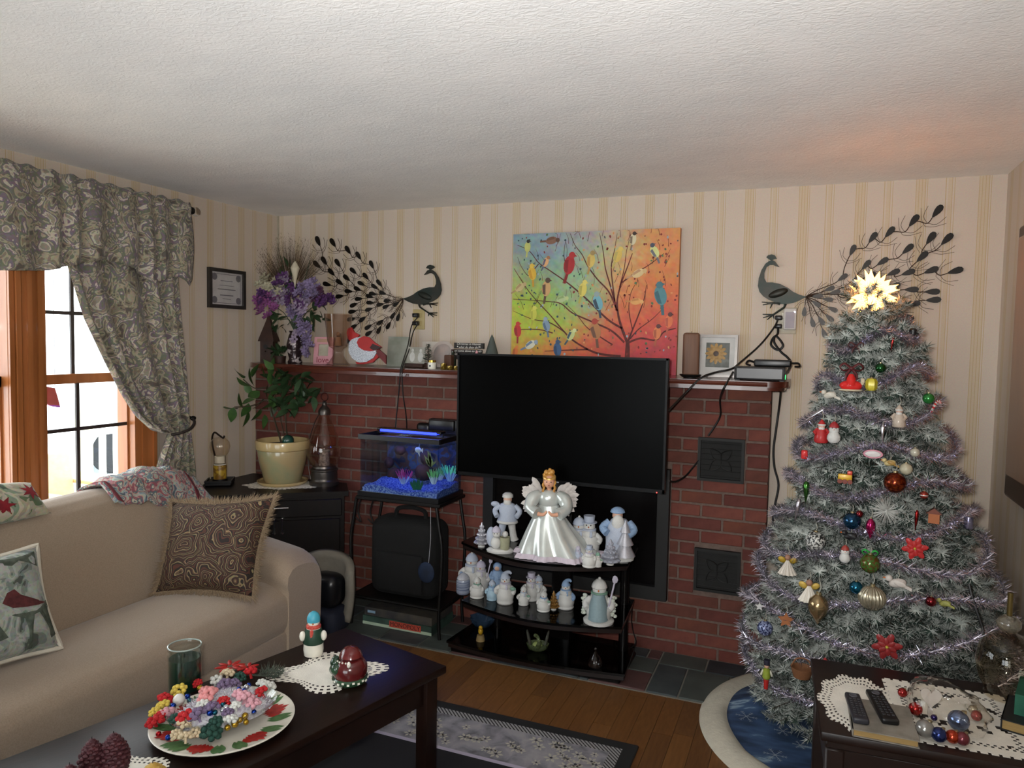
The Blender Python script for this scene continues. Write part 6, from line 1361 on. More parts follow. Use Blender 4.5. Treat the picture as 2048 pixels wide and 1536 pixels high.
# ---------------------------------------------------------------- painting of birds in a tree
def zpx(a, b): return 1000 + a / 4.2675, 420 + b / 4.2675
PYP = 3.985
pa = thing('bird_painting', 'square bright canvas of many birds in a branching tree above the mantel', 'painting', (-1.147, 4.0, ZM))
px0_, px1_, pz1_ = -1.628, -.668, 2.247
MB().box(((px0_ + px1_) / 2, 4.005, (ZM + pz1_) / 2), (px1_ - px0_, .035, pz1_ - ZM)).build('canvas_block', mat('canvas_edge', '#b0764f', .8), pa, True, smooth=False)
GC = [['#7e93a0', '#7f9aa6', '#9a9aa4', '#a39aa0', '#b7a184', '#c98f5c', '#cf8a55'], ['#8a9c8c', '#7890a4', '#86a09a', '#9fae8e', '#c0b07a', '#cf8a50', '#d08a52'], ['#9fae6a', '#8aa468', '#8db08c', '#9bb084', '#cf9a62', '#cf7c46', '#cf7a44'], ['#a6b440', '#9db03a', '#8fb070', '#94ae80', '#cc7a48', '#cc6c42', '#c86040'], ['#b0b03c', '#a4b034', '#9cae44', '#c0744a', '#c85a42', '#c4503e', '#bf4640'], ['#c09a3c', '#b88a36', '#c2703e', '#c45c40', '#bf4842', '#b94044', '#b63c46'], ['#c07e3a', '#bf7040', '#bf5a3e', '#ba4a40', '#b03c44', '#b03846', '#ac3848']]
def gcol(u, v):
    x, y = min(max(u, 0), .999) * 6, min(max(v, 0), .999) * 6; i, j = int(x), int(y); fx, fy = x - i, y - j
    c = [0, 0, 0]
    for (di, dj, w_) in ((0, 0, (1 - fx) * (1 - fy)), (1, 0, fx * (1 - fy)), (0, 1, (1 - fx) * fy), (1, 1, fx * fy)):
        q_ = hx(GC[j + dj][i + di])
        for k in range(3): c[k] += q_[k] * w_
    return c
mb = MB(); N = 56
for i in range(N + 1):
    for j in range(N + 1): mb.v.append(Vector((px0_ + (px1_ - px0_) * i / N, 3.9866, pz1_ - (pz1_ - ZM) * j / N)))
for i in range(N):
    for j in range(N): mb.f.append((i * (N + 1) + j, i * (N + 1) + j + 1, (i + 1) * (N + 1) + j + 1, (i + 1) * (N + 1) + j)); mb.m.append(0)
m_print, n_, l_, b_ = new_mat('painted_canvas'); b_.inputs['Roughness'].default_value = .6
at_ = n_.new('ShaderNodeVertexColor'); at_.layer_name = 'paint'; no_ = n_.new('ShaderNodeTexNoise'); no_.inputs['Scale'].default_value = 30; no_.inputs['Detail'].default_value = 6
tc_n = n_.new('ShaderNodeTexCoord'); l_.new(tc_n.outputs['Object'], no_.inputs['Vector']); mx_ = n_.new('ShaderNodeMix'); mx_.data_type = 'RGBA'; mx_.blend_type = 'OVERLAY'; mx_.inputs[0].default_value = .45
l_.new(at_.outputs['Color'], mx_.inputs[6]); l_.new(no_.outputs['Color'], mx_.inputs[7]); l_.new(mx_.outputs[2], b_.inputs['Base Color'])
po_ = mb.build('painted_ground', m_print, pa, True, smooth=False)
ca_ = po_.data.color_attributes.new('paint', 'FLOAT_COLOR', 'POINT')
for i in range(N + 1):
    for j in range(N + 1):
        c = gcol(i / N + R.uniform(-.04, .04), j / N + R.uniform(-.04, .04)); ca_.data[i * (N + 1) + j].color = (c[0], c[1], c[2], 1)
def pp_(a, b, y=PYP): x, y_ = zpx(a, b); q_ = PY(y, x, y_); q_.x = min(max(q_.x, px0_ + .002), px1_ - .002); q_.z = min(max(q_.z, ZM + .003), pz1_ - .002); return q_
m_br = mat('painted_bark', '#4a2624', .7, col2='#6a2e2a', scale=30); bmb = MB()
def branch(pts, w0, w1):
    P = spline([pp_(a, b) for a, b in pts], 5); k = len(P); vs = []
    for i, p_ in enumerate(P):
        d = P[min(i + 1, k - 1)] - P[max(i - 1, 0)]; nrm = Vector((-d.z, 0, d.x)); nrm = nrm.normalized() if nrm.length > 1e-9 else Vector((1, 0, 0)); w_ = w0 + (w1 - w0) * i / (k - 1); vs += [p_ - nrm * w_, p_ + nrm * w_]
    bmb.add(vs, [(2 * i, 2 * i + 1, 2 * i + 3, 2 * i + 2) for i in range(k - 1)])
for pts, w0, w1 in [([(1085, 1300), (1088, 1200), (1090, 1130)], .016, .010), ([(1090, 1130), (1120, 1050), (1180, 900), (1230, 760), (1250, 640)], .006, .0015), ([(1085, 1130), (1040, 1010), (1010, 900), (1000, 780), (1030, 640), (1090, 480), (1130, 370)], .008, .002), ([(1040, 1010), (940, 950), (860, 880), (760, 780), (660, 690), (560, 610), (430, 520), (330, 450), (250, 350), (150, 300)], .006, .0015), ([(1000, 860), (930, 700), (830, 590), (750, 480), (700, 380), (640, 300), (600, 200)], .005, .0012), ([(1000, 860), (940, 640), (900, 500), (880, 350), (850, 200)], .005, .0012), ([(1060, 1130), (950, 1030), (800, 960), (620, 880), (520, 800), (400, 780), (110, 760)], .006, .0015), ([(1030, 1250), (860, 1230), (750, 1190), (620, 1110), (540, 1030), (430, 900), (250, 700), (120, 500)], .007, .0015), ([(1100, 1130), (1200, 1095), (1330, 1110), (1400, 1040), (1500, 1010)], .006, .003), ([(1110, 1100), (1180, 1020), (1300, 930), (1400, 830)], .004, .001), ([(1040, 620), (1150, 540), (1270, 470), (1400, 370)], .004, .0015), ([(750, 1190), (600, 1195), (380, 1205)], .005, .002), ([(450, 1050), (330, 1020), (160, 1020)], .004, .0015), ([(550, 1040), (420, 960), (270, 930), (110, 860)], .004, .001), ([(980, 780), (950, 500), (980, 330), (1000, 200)], .004, .001), ([(1020, 660), (1060, 500), (1080, 350), (1120, 200)], .003, .001), ([(960, 1150), (850, 1080), (740, 1000), (660, 900), (560, 800)], .004, .001), ([(1130, 1020), (1100, 850), (1120, 700), (1180, 600)], .003, .001), ([(330, 460), (280, 520), (240, 560), (180, 480), (150, 400)], .003, .001), ([(560, 610), (560, 480), (545, 380), (560, 260)], .003, .001)]: branch(pts, w0, w1)
for k in range(70):
    a, b = R.uniform(150, 1500), R.uniform(190, 900); d = R.uniform(-.6, .6); L = R.uniform(60, 140); branch([(a, b), (a + L * .4 * math.sin(d) + 6, b - L * .5), (a + L * math.sin(d), b - L)], .0014, .0006)
bmb.build('painted_branches', m_br, pa, True, smooth=False)
lv = MB(); lcol = [mat('paint_leaf_%d' % i, c, .6) for i, c in enumerate(('#2f4650', '#7d2f2c', '#4f6e4a', '#c98d5a', '#8fa0a8'))]
for k in range(230):
    a, b = R.uniform(110, 1520), R.uniform(190, 1240); q_ = pp_(a, b, PYP - .0006); rx, rz_ = R.uniform(.003, .007), R.uniform(.004, .009)
    lv.mi = 0 if a < 700 and R.random() < .6 else (1 if a > 900 and R.random() < .6 else R.randrange(5)); t0 = R.uniform(-.6, .6)
    vs = [q_ + Vector((rx * math.cos(t) * math.cos(t0) - rz_ * math.sin(t) * math.sin(t0), 0, rx * math.cos(t) * math.sin(t0) + rz_ * math.sin(t) * math.cos(t0))) for t in [i * 1.047 for i in range(6)]]
    lv.add(vs, [tuple(range(6))])
lv.build('painted_leaves', lcol, pa, True, smooth=False)
BC = {}
def pbird(a, b, L, ang, body, head=None, wing=None):
    """flat painted bird: body ellipse, head, tail, wing; L in zoom px, ang = body axis from vertical"""
    mm = [BC.setdefault(c, mat('paint_%s' % c.strip('#'), c, .6)) for c in (body, head or body, wing or body)]
    mb = MB(); s_ = L / 4.2675 * .00277; c_ = pp_(a, b, PYP - .0012); ca, sa = math.cos(ang), math.sin(ang)
    def pl_(pts, mi, dy=0): mb.mi = mi; mb.add([c_ + Vector(((x * ca + z * sa) * s_, dy, (-x * sa + z * ca) * s_)) for x, z in pts], [tuple(range(len(pts)))])
    pl_([(.22 * math.cos(t), .36 * math.sin(t)) for t in [i * .449 for i in range(14)]], 0); pl_([(.13 * math.cos(t) + .05, .38 + .13 * math.sin(t)) for t in [i * .628 for i in range(10)]], 1, -.0003)
    pl_([(-.08, -.28), (.04, -.30), (-.02, -.72), (-.12, -.70)], 2, .0002); pl_([(-.2, .15), (-.05, .2), (-.02, -.3), (-.16, -.25)], 2, -.0003); pl_([(.16, .42), (.27, .36), (.16, .34)], 1, -.0003)
    mb.build('painted_bird', mm, pa, True, smooth=False)
for bb_ in [(235, 315, 130, 0, '#b5b86a', '#33302c'), (440, 260, 150, 1.4, '#7a5a4a', '#5a4034', '#6a4a3a'), (390, 445, 120, .4, '#cfa070', '#9a6a4a', '#5a5a72'), (590, 470, 230, .15, '#a02a2c', '#a83030', '#7d2022'), (775, 430, 170, .1, '#c9b060', '#a08a5a', '#b08a50'), (1005, 390, 160, .3, '#cfb25a', '#d0b860', '#b8a860'), (1135, 250, 130, .1, '#c8c0a0', '#3a2e28', '#7a6a58'), (1320, 355, 150, -.5, '#c8cc88', '#4a5260', '#6a6a72'), (275, 540, 170, -.2, '#cfa83c', '#d0b048', '#b88c30'), (1180, 540, 150, 1.1, '#d0b888', '#c8a878', '#b08a68'), (395, 670, 190, .05, '#c09a68', '#54443a', '#5c4638'), (170, 660, 140, .9, '#b8a878', '#b09a70', '#a08860'), (705, 680, 170, .15, '#cfc060', '#d4c86a', '#a8a050'), (525, 760, 130, 1.3, '#a8b888', '#b0bc80', '#88a068'), (835, 790, 190, -.3, '#6fa6b4', '#8a9a9a', '#3a4a58'), (1370, 730, 230, -.25, '#4f8088', '#48727c', '#3c626c'), (1160, 780, 130, 1.5, '#cf9a5c', '#d0a066', '#b8804a'), (285, 890, 150, .05, '#b8b84a', '#c0be58', '#a0a040'), (395, 985, 150, -.3, '#7a90a4', '#8a9aa8', '#566a80'), (150, 1030, 160, -.1, '#b03030', '#b83a34', '#8a2828'), (815, 1030, 210, -.25, '#a8744a', '#a04034', '#6a4a3a'), (605, 1070, 140, .5, '#b8c080', '#c0c890', '#3e5460'), (260, 1150, 150, 1.0, '#c8c8b4', '#8a98a8', '#6a7c92'), (490, 1190, 170, -.1, '#3c587c', '#34506e', '#2c4462'), (1340, 1050, 150, .05, '#cf7a4c', '#5a3434', '#a85a40'), (1440, 950, 150, .05, '#cf7048', '#54302e', '#a85240'), (130, 1210, 120, .2, '#c8703a', '#c87a40', '#a85a30')]: pbird(*bb_)

# ---------------------------------------------------------------- metal peacocks
m_pea = mat('verdigris_bronze', '#1f2a26', .45, metal=.5, col2='#33302a', scale=14); m_eye = mat('dark_feather_eye', '#17130f', .4, metal=.4); m_wire = mat('bronze_wire', '#3a2a1e', .5, metal=.4)
YW = YB - .022
def peacock(label, P, base, eyes, zs, flip):
    t = thing('metal_peacock', label, 'wall art', (base.x, YB - .005, base.z - .05), 0, 'pair of metal peacocks')
    def poly(pts, nm, y=YW, th=.010): MB().ext([P(a, b, y) for a, b in pts], (0, th, 0)).build(nm, m_pea, t, True)
    poly([(995, 515), (975, 490), (962, 472), (940, 462), (915, 468), (885, 490), (855, 540), (835, 600), (828, 660), (840, 705), (870, 740), (910, 765), (960, 785), (1000, 800), (1040, 800), (1100, 790), (1150, 770), (1200, 742), (1150, 728), (1100, 705), (1060, 675), (1000, 645), (940, 632), (895, 632), (878, 600), (878, 560), (895, 515), (920, 498), (945, 497), (965, 508)], 'body')
    poly([(893, 440), (905, 425), (935, 417), (960, 425), (975, 450), (948, 456), (935, 466), (915, 456)], 'crest')
    MB().ell(P(985, 715, YW), (.05, .012, .02), 14, 8, Matrix.Rotation(.35 if flip else -.35, 3, 'Y')).build('wing', m_pea, t, True)
    for leg, toes in (([(1040, 798), (1030, 825), (945, 882)], [(865, 878), (868, 905), (900, 920), (952, 912)]), ([(1000, 798), (975, 792), (940, 792)], [(858, 784), (866, 806), (922, 832)])):
        mb = MB(); mb.tube([P(a, b, YW + .004) for a, b in leg], [.008, .006, .005], 6)
        for q_ in toes: mb.tube([P(*leg[-1], YW + .004), P(*q_, YW + .004)], [.005, .0025], 5)
        mb.build('leg', m_pea, t, True)
    E = [PY(YW + .004, a, b) for a, b in eyes]; B_0 = base.copy(); B_0.y = YW + .004
    order = sorted(range(len(E)), key=lambda i: (E[i] - B_0).length); done = []
    em = None
    for i in order:
        e_ = E[i]; rr = (e_ - B_0).length; par = B_0; best = 1e9
        for j in done:
            q_ = E[j]; d = (e_ - q_).length
            if (q_ - B_0).length < rr - .03 and d < best and (e_ - q_).normalized().dot(((e_ - B_0).normalized() + Vector((0, 0, .8 * min(1, max(0, (e_.z - B_0.z) * 2.2))))).normalized()) > .72: best = d; par = q_
        if rr < .20: par = B_0
        done.append(i); d = (e_ - par); L = d.length; d.normalize()
        de = ((e_ - B_0).normalized() * .55 + Vector((0, 0, 1)) * .75 * min(1, max(0, (e_.z - B_0.z) * 2.2)) + d * .35).normalized(); pr = Vector((-de.z, 0, de.x)); s_ = .032 * min(1.15, .75 + rr * .5)
        f_ = MB(); k = 12; out = []
        for a in range(k): th = a * 2 * math.pi / k; rr_ = .42 + .2 * math.cos(th); out.append(e_ + de * (s_ * math.cos(th)) + pr * (s_ * rr_ * math.sin(th)))
        f_.ext([o_ - Vector((0, .004, 0)) for o_ in out], (0, .006, 0)); fe_ = f_.build('feather_eye', m_eye, t, True)
        w_ = MB(); node = e_ - de * (s_ * 1.9); w_.tube(spline([par, par + (node - par) * .5 + pr * L * .03, node, e_ - de * s_ * .9], 4), .0022, 5); d = de
        for sg_ in (-1, 1):
            w_.tube(spline([node, node + d * s_ * .5 + pr * sg_ * s_ * 1.0, node + d * s_ * 1.9 + pr * sg_ * s_ * 1.35], 3), .0014, 4); w_.tube(spline([node - d * s_ * .5, node + pr * sg_ * s_ * .9, node + d * s_ * 1.2 + pr * sg_ * s_ * 1.9], 3), .0012, 4)
        w_.build('feather_wire', m_wire, fe_, True)
    return t
def PR(a, b, y): return PY(y, 1300 + a / 3.84, 400 + b / 3.84)
def PL_(a, b, y):
    x, z = 1300 + a / 3.84, 400 + b / 3.84; return PY(y, 806 - .80 * (x - 1611), 597 + .80 * (z - 593))
ER = [(1255, 195), (1040, 280), (665, 435), (820, 385), (480, 550), (1195, 440), (1343, 450), (985, 540), (1117, 610), (605, 685), (755, 655), (390, 800), (855, 755), (990, 755), (1200, 735), (1420, 740), (495, 830), (270, 905), (320, 935), (860, 880), (1020, 910), (1210, 930), (445, 945), (470, 1000), (255, 1000), (1035, 1040), (1220, 1005), (300, 1090), (160, 970), (150, 1040), (860, 1105), (980, 1160), (40, 1110), (270, 1170), (195, 1195), (115, 1210), (220, 1310), (640, 780), (700, 1000), (620, 900)]
peacock('metal peacock on the wall right of the painting, tail behind the tree star', PR, PR(1195, 742, YW), [(1600 + a / 4.571, 380 + b / 4.571) for a, b in ER], 1, False)
EL = [(930, 245), (1047, 258), (1165, 315), (1248, 360), (920, 430), (978, 400), (1085, 418), (1352, 430), (1035, 490), (1207, 480), (1155, 535), (1305, 522), (1000, 585), (1100, 570), (1270, 580), (1410, 575), (1170, 640), (1240, 622), (1375, 605), (1360, 660), (1100, 680), (1335, 680), (1250, 700), (1440, 655), (1020, 690), (1210, 748), (1340, 730), (1420, 745), (1200, 800), (1330, 783), (1280, 860), (1190, 860), (1420, 885), (1485, 910), (1325, 922), (1410, 945), (1330, 970), (1475, 715), (1465, 760), (1520, 830), (1560, 845), (1545, 740), (1210, 920)]
peacock('metal peacock on the wall left of the painting, above the cardinal', PL_, PL_(1195, 742, YW), [(400 + a / 3.938, 420 + b / 3.938) for a, b in EL], 1, True)
# ---------------------------------------------------------------- flocked Christmas tree
TC = Vector((.30, 3.33, 0))
def AX(z): return -.036 * z
RPROF = [(.12, .40), (.2, .46), (.33, .49), (.49, .50), (.68, .44), (.87, .375), (1.05, .315), (1.25, .265), (1.45, .195), (1.63, .14), (1.75, .09), (1.82, .05), (1.9, .02)]
def TR_(z): return interp(RPROF, z)
m_flock = mat('white_flocking', '#9ca29b', .95, col2='#b6bab4', scale=60); m_ndl = mat('tree_needle_green', '#223029', .8, col2='#31433a', scale=40); m_bark = mat('branch_brown', '#33281f', .9)
tree = thing('christmas_tree', 'tall flocked artificial Christmas tree in the corner right of the fireplace', 'christmas tree', tuple(TC))
def branch_mesh(L, seed, wh=.9):
    rr = random.Random(seed); mb = MB()
    def brush(p0, p1, dens, nl):
        d = (p1 - p0); ln_ = d.length; d.normalize(); u = d.orthogonal().normalized(); w_ = d.cross(u)
        for k in range(int(ln_ * dens)):
            q_ = p0 + d * rr.random() * ln_; a = rr.random() * 6.283; o_ = u * math.cos(a) + w_ * math.sin(a); dd = (o_ + d * rr.uniform(.2, .8)).normalized()
            s_ = dd.cross(d).normalized() * .0019; l_ = nl * rr.uniform(.75, 1.2)
            ff = min(1, max(0, (q_.x / L - .25) / .6)); mb.mi = 1 if rr.random() < wh * (.25 + .75 * ff) * (1 if o_.z > -.25 else .45) else 0
            mb.add([q_ - s_, q_ + s_, q_ + dd * l_], [(0, 1, 2)])
        
    tip = Vector((L, 0, -.05 * L)); mb.mi = 2; mb.tube([(0, 0, .04 * L), (L * .5, 0, .03 * L), tip], [.006, .004, .002], 5)
    brush(Vector((L * .3, 0, .03 * L)), tip, 1300, .031)
    n_ = max(4, int(L / .045))
    for k in range(n_):
        f = .25 + .7 * k / n_; s_ = 1 if k % 2 else -1; p0 = Vector((L * f, 0, .03 * L - .06 * L * f)); ln_ = .11 * (1.15 - .5 * f) * rr.uniform(.8, 1.2); a = rad(rr.uniform(38, 62)) * s_
        p1 = p0 + Vector((math.cos(a) * ln_, math.sin(a) * ln_, rr.uniform(-.02, .03))); brush(p0, p1, 1300, .031)
    o = mb.build('branch', [m_ndl, m_flock, m_bark], None, smooth=False); d_ = o.data; bpy.data.objects.remove(o); return d_
BMS = {L: [branch_mesh(L, 10 * i + int(L * 100), (1.0, .85, .6)[i]) for i in range(3)] for L in (.10, .16, .24, .33, .42)}
MB().tube([(0, 0, .05), (AX(1.78), 0, 1.78)], [.022, .012], 10).build('trunk', m_bark, tree)
z = .16; tier = 0; nb_ = 0
while z < 1.74:
    r = TR_(z); n_ = max(9, int(2 * math.pi * r / .105)); L = min(BMS, key=lambda q_: abs(q_ - r * .85))
    for k in range(n_):
        a = 2 * math.pi * (k + .5 * (tier % 2) + R.uniform(-.25, .25)) / n_
        rr_ = r * R.uniform(.90, 1.05)
        if math.cos(a) > .05: rr_ = min(rr_, (.765 - TC.x - AX(z)) / math.cos(a))
        st_ = max(.0, rr_ - L)
        # keep clear of the right wall and the brickwork behind
        ex, ey = TC.x + rr_ * math.cos(a), TC.y + rr_ * math.sin(a)
        o = sub(tree, BMS[L][R.randrange(3)], 'branch', (AX(z) + st_ * math.cos(a), st_ * math.sin(a), z + R.uniform(-.02, .02)), (R.uniform(-.35, .35), R.uniform(-.02, .25), a)); nb_ += 1
        sc_ = (rr_ - st_) / L; o.scale = (min(sc_, 1.1),) * 3
    z += .058 + .03 * r - (.016 if z > 1.4 else 0); tier += 1
for k in range(14):
    a = k * .8; o = sub(tree, BMS[.10][k % 3], 'branch', (AX(1.75), 0, 1.66 + .010 * k), (0, -.35 - .03 * k, a)); o.scale = (.95,) * 3
st = MB()
for k in range(4): a = k * 1.571 + .4; st.tube([(0, 0, .10), (.12 * math.cos(a), .12 * math.sin(a), .06), (.18 * math.cos(a), .18 * math.sin(a), .012)], .012, 8)
st.build('tree_stand', mat('dark_green_metal', '#1c2a22', .5, metal=.3), tree)
# tinsel garland
gmb = MB(); turns = 10.6; NP = 4800
m_tin = mat('silver_tinsel', '#cdc9d6', .14, metal=.9)
prev = None
for k in range(NP):
    f = k / NP; zz = 1.74 - 1.42 * f ** .92; th = -f * turns * 2 * math.pi + .6
    zz += .030 * math.sin(th * 3.3) - .02; r = TR_(zz) * 1.0 + .022
    if math.sin(th) > .75: continue
    if math.cos(th) > .1: r = min(r, (.755 - TC.x - AX(zz)) / math.cos(th))
    c_ = TC + Vector((AX(zz) + r * math.cos(th), r * math.sin(th), zz))
    for j in range(9):
        d = Vector((R.gauss(0, 1), R.gauss(0, 1), R.gauss(0, 1))).normalized(); s_ = d.orthogonal().normalized() * .0024; l_ = R.uniform(.022, .046)
        gmb.add([c_ - s_, c_ + s_, c_ + d * l_], [(0, 1, 2)])
tg = gmb.build('tinsel_garland', m_tin, None, smooth=False); tag(tg, 'silver tinsel garland wound round the Christmas tree', 'garland')
# lit star on top
q = PY(3.33, 1744, 588)
star = thing('tree_star', 'glowing golden many-pointed star on top of the Christmas tree', 'tree topper', (q.x, q.y, q.z - .09))
bm = bmesh.new(); bmesh.ops.create_icosphere(bm, subdivisions=2, radius=.056)
bm.verts.ensure_lookup_table(); vs = [v.co.copy() for v in bm.verts]; fcs = [tuple(v.index for v in f.verts) for f in bm.faces]; bm.free()
smb = MB(Matrix.Translation((0, 0, .09)))
for f in fcs:
    c_ = (vs[f[0]] + vs[f[1]] + vs[f[2]]) / 3; tip = c_.normalized() * (R.uniform(.092, .106) if R.random() < .6 else .068); smb.add([vs[f[0]], vs[f[1]], vs[f[2]], tip], [(0, 1, 3), (1, 2, 3), (2, 0, 3)])
smb.build('star_points', mat('glowing_amber_star', '#ffb060', .3, emit='#ffb45c', es=6.5), star, smooth=False)
MB(Matrix.Translation((0, 0, .09))).ell((0, 0, 0), .0545, 16, 12).build('lit_core', mat('star_core', '#fff0c8', .3, emit='#ffe9b0', es=16), star)
MB().lathe([(.014, -.02), (.02, .0), (.026, .03), (.012, .055)], 14).build('holder', mat('copper_holder', '#a8643c', .3, metal=.6), star)

# ---------------------------------------------------------------- ornaments
def on_tree(px, py, off=.042):
    d = ray(px, py); d.normalize(); t = 2.2
    while t < 4.2:
        p_ = CAM + d * t; r = math.hypot(p_.x - TC.x - AX(p_.z), p_.y - TC.y)
        if r < TR_(p_.z) + off: return p_, t
        t += .005
    # off the silhouette: closest approach to the axis
    best = min(((math.hypot((CAM + d * (2.2 + .005 * k)).x - TC.x, (CAM + d * (2.2 + .005 * k)).y - TC.y), 2.2 + .005 * k) for k in range(400)))
    return CAM + d * best[1], best[1]
OM = {}
def om(c, metal=.75, rough=.18): 
    k = (c, metal, rough)
    if k not in OM: OM[k] = mat('ornament_%s_%d_%d' % (c.strip('#'), int(metal * 10), int(rough * 100)), c, rough, metal=metal, coat=.3 if metal < .9 else 0)
    return OM[k]
m_ocap = mat('ornament_cap', '#b0a07a', .3, metal=.9); m_thr = mat('ornament_thread', '#8a8a80', .6)
def orn(name, label, px, py, h_px, cat='ornament'):
    """Empty at the ornament's centre; parts in unit height"""
    p_, t_ = on_tree(px, py); s_ = h_px * (p_ - CAM).dot(FW) / FPX
    o = thing(name, label, cat, tuple(p_), math.atan2(-(p_.x - CAM.x) * -1, (p_.y - CAM.y)) * -1, None, s_)
    return o
def hang(o, z=.5): MB().tube(spline([(0, 0, z), (.06, .03, z + .15), (.02, .15, z + .3), (0, .3, z + .35)], 3), .02, 5).build('hook', m_thr, o)
def ball(label, px, py, d, c, metal=.8, rough=.15, c2=None, band=None, name='glass_ball'):
    o = orn(name, label, px, py, d); m = om(c, metal, rough) if not c2 else mat('ornament_%s_%s' % (c.strip('#'), c2.strip('#')), c, rough, metal=metal, col2=c2, scale=9, lo=.48, hi=.52)
    MB().ell((0, 0, 0), .5, 20, 14).build('ball', m, o); MB().lathe([(.11, .46), (.11, .56), (0, .57)], 10).build('cap', m_ocap, o); hang(o, .56)
    if band: MB().lathe([(.503, -.06), (.506, 0), (.503, .06)], 20, cap=False).build('band', om(band, .2, .5), o)
    return o
def drop(label, px, py, h, w, c, metal=.8, c2=None):
    o = orn('teardrop_ornament', label, px, py, h); k = w / h
    MB().lathe([(0, -.5), (.03, -.46), (.12 * k, -.38), (.42 * k, -.12), (.5 * k, .08), (.42 * k, .28), (.2 * k, .4), (.1 * k, .44)], 20).build('drop', om(c, metal), o); MB().lathe([(.13 * k, .42), (.13 * k, .5), (0, .5)], 10).build('cap', m_ocap, o); hang(o); return o
def icicle(label, px, py, h, tilt_=0, c='#b8b6bc', w=.09):
    o = orn('icicle_ornament', label, px, py, h); rot = Matrix.Rotation(tilt_, 4, 'Y'); MB(rot).lathe([(0, -.5), (.3 * w, -.3), (.7 * w, 0), (w, .35), (.6 * w, .46), (0, .5)], 10).build('icicle', om(c, .9), o); MB(rot).tube([(0, 0, .48), (0, 0, .62)], .015, 5).build('loop', m_thr, o); return o
def poinsettia(label, px, py, d, c):
    o = orn('poinsettia_ornament', label, px, py, d); mb = MB()
    for k in range(6):
        a = k * 1.047 + .2; mb.ell((.27 * math.cos(a), -.05, .27 * math.sin(a)), (.26, .03, .13), 8, 5, Matrix.Rotation(-a, 3, 'Y'))
    for k in range(6):
        a = k * 1.047 + .7; mb.ell((.17 * math.cos(a), -.10, .17 * math.sin(a)), (.17, .025, .09), 8, 5, Matrix.Rotation(-a, 3, 'Y'))
    mb.build('petals', om(c, 0, .7), o); MB().ell((0, -.14, 0), .06, 8, 6).build('centre', om('#b09a3a', .3, .5), o); return o
def santa(label, px, py, h, coat='#9a1a1c', face='#c09080'):
    o = orn('santa_ornament', label, px, py, h); m = om(coat, 0, .6)
    MB().lathe([(0, -.5), (.26, -.5), (.3, -.42), (.26, -.1), (.16, .12), (0, .14)], 16).build('coat', m, o); MB().ell((0, -.03, .2), .14, 12, 8).build('head', om(face, 0, .6), o); MB().ell((0, -.1, .1), (.13, .08, .13), 10, 8).build('beard', m_bis, o)
    MB().lathe([(.15, .26), (.16, .3), (.12, .38), (.03, .5), (0, .5)], 14).build('hat', m, o); MB().lathe([(.165, .24), (.18, .27), (.165, .31)], 14).build('hat_trim', m_bis, o)
    for s_ in (-1, 1): MB().tube([(s_ * .15, 0, .08), (s_ * .28, -.06, -.06), (s_ * .2, -.16, -.14)], [.08, .08, .07], 8).build('arm', m, o)
    hang(o, .48); return o
def snow_orn(label, px, py, h, hat='#8a1c20'):
    o = orn('snowman_ornament', label, px, py, h); MB().lathe([(0, -.5), (.2, -.5), (.3, -.36), (.3, -.2), (.2, -.02), (.23, .06), (.22, .18), (.12, .28), (0, .3)], 16).build('body', m_bis, o)
    MB().lathe([(.22, .22), (.23, .26), (.16, .4), (.05, .5), (0, .5)], 14).build('hat', om(hat, 0, .6), o); MB().lathe([(.03, 0), (0, .14)], 6, (0, -.2, .13), rot=Matrix.Rotation(math.pi / 2, 3, 'X')).build('nose', m_orange, o)
    for s_ in (-1, 1): MB().ell((s_ * .08, -.2, .2), .025, 6, 5).build('eye', m_blk, o)
    hang(o, .48); return o
def bird(label, px, py, L, c, wing=None, name='bird_ornament'):
    o = orn(name, label, px, py, L); m = om(c, 0, .6)
    MB().ell((0, 0, 0), (.36, .2, .2), 14, 9, Matrix.Rotation(-.25, 3, 'Y')).build('body', m, o); MB().ell((-.34, 0, .16), .15, 10, 8).build('head', m, o); MB().lathe([(.045, 0), (0, .13)], 6, (-.47, 0, .16), rot=Matrix.Rotation(-math.pi / 2, 3, 'Y')).build('beak', m_orange, o)
    MB().ell((.08, -.19, .03), (.26, .04, .13), 10, 6, Matrix.Rotation(.3, 3, 'Y')).build('wing', om(wing or c, 0, .6), o); MB().ext([(.26, -.06, -.02), (.56, -.06, -.14), (.56, -.06, -.28), (.22, -.06, -.14)], (0, .12, 0)).build('tail', om(wing or c, 0, .6), o); hang(o, .18); return o
def angel(label, px, py, h, c='#c2bcb0', c2='#a88c3c', pleat=True):
    o = orn('angel_ornament', label, px, py, h)
    MB().grid(lambda u, v: ((.05 + .38 * v) * (1 + (.1 if pleat else 0) * math.sin(u * 6.283 * 12)) * math.cos(u * 6.283), (.05 + .3 * v) * (1 + .1 * math.sin(u * 6.283 * 12)) * math.sin(u * 6.283), .2 - .7 * v), 72, 6, True).build('skirt', om(c, 0, .6), o)
    MB().ell((0, 0, .33), .15, 12, 8).build('head', om('#8a6450', 0, .6), o)
    for s_ in (-1, 1): MB().ell((s_ * .26, .08, .18), (.2, .04, .15), 10, 6, Matrix.Rotation(s_ * -.5, 3, 'Y')).build('wing', om(c2, .3, .5), o)
    hang(o, .45); return o
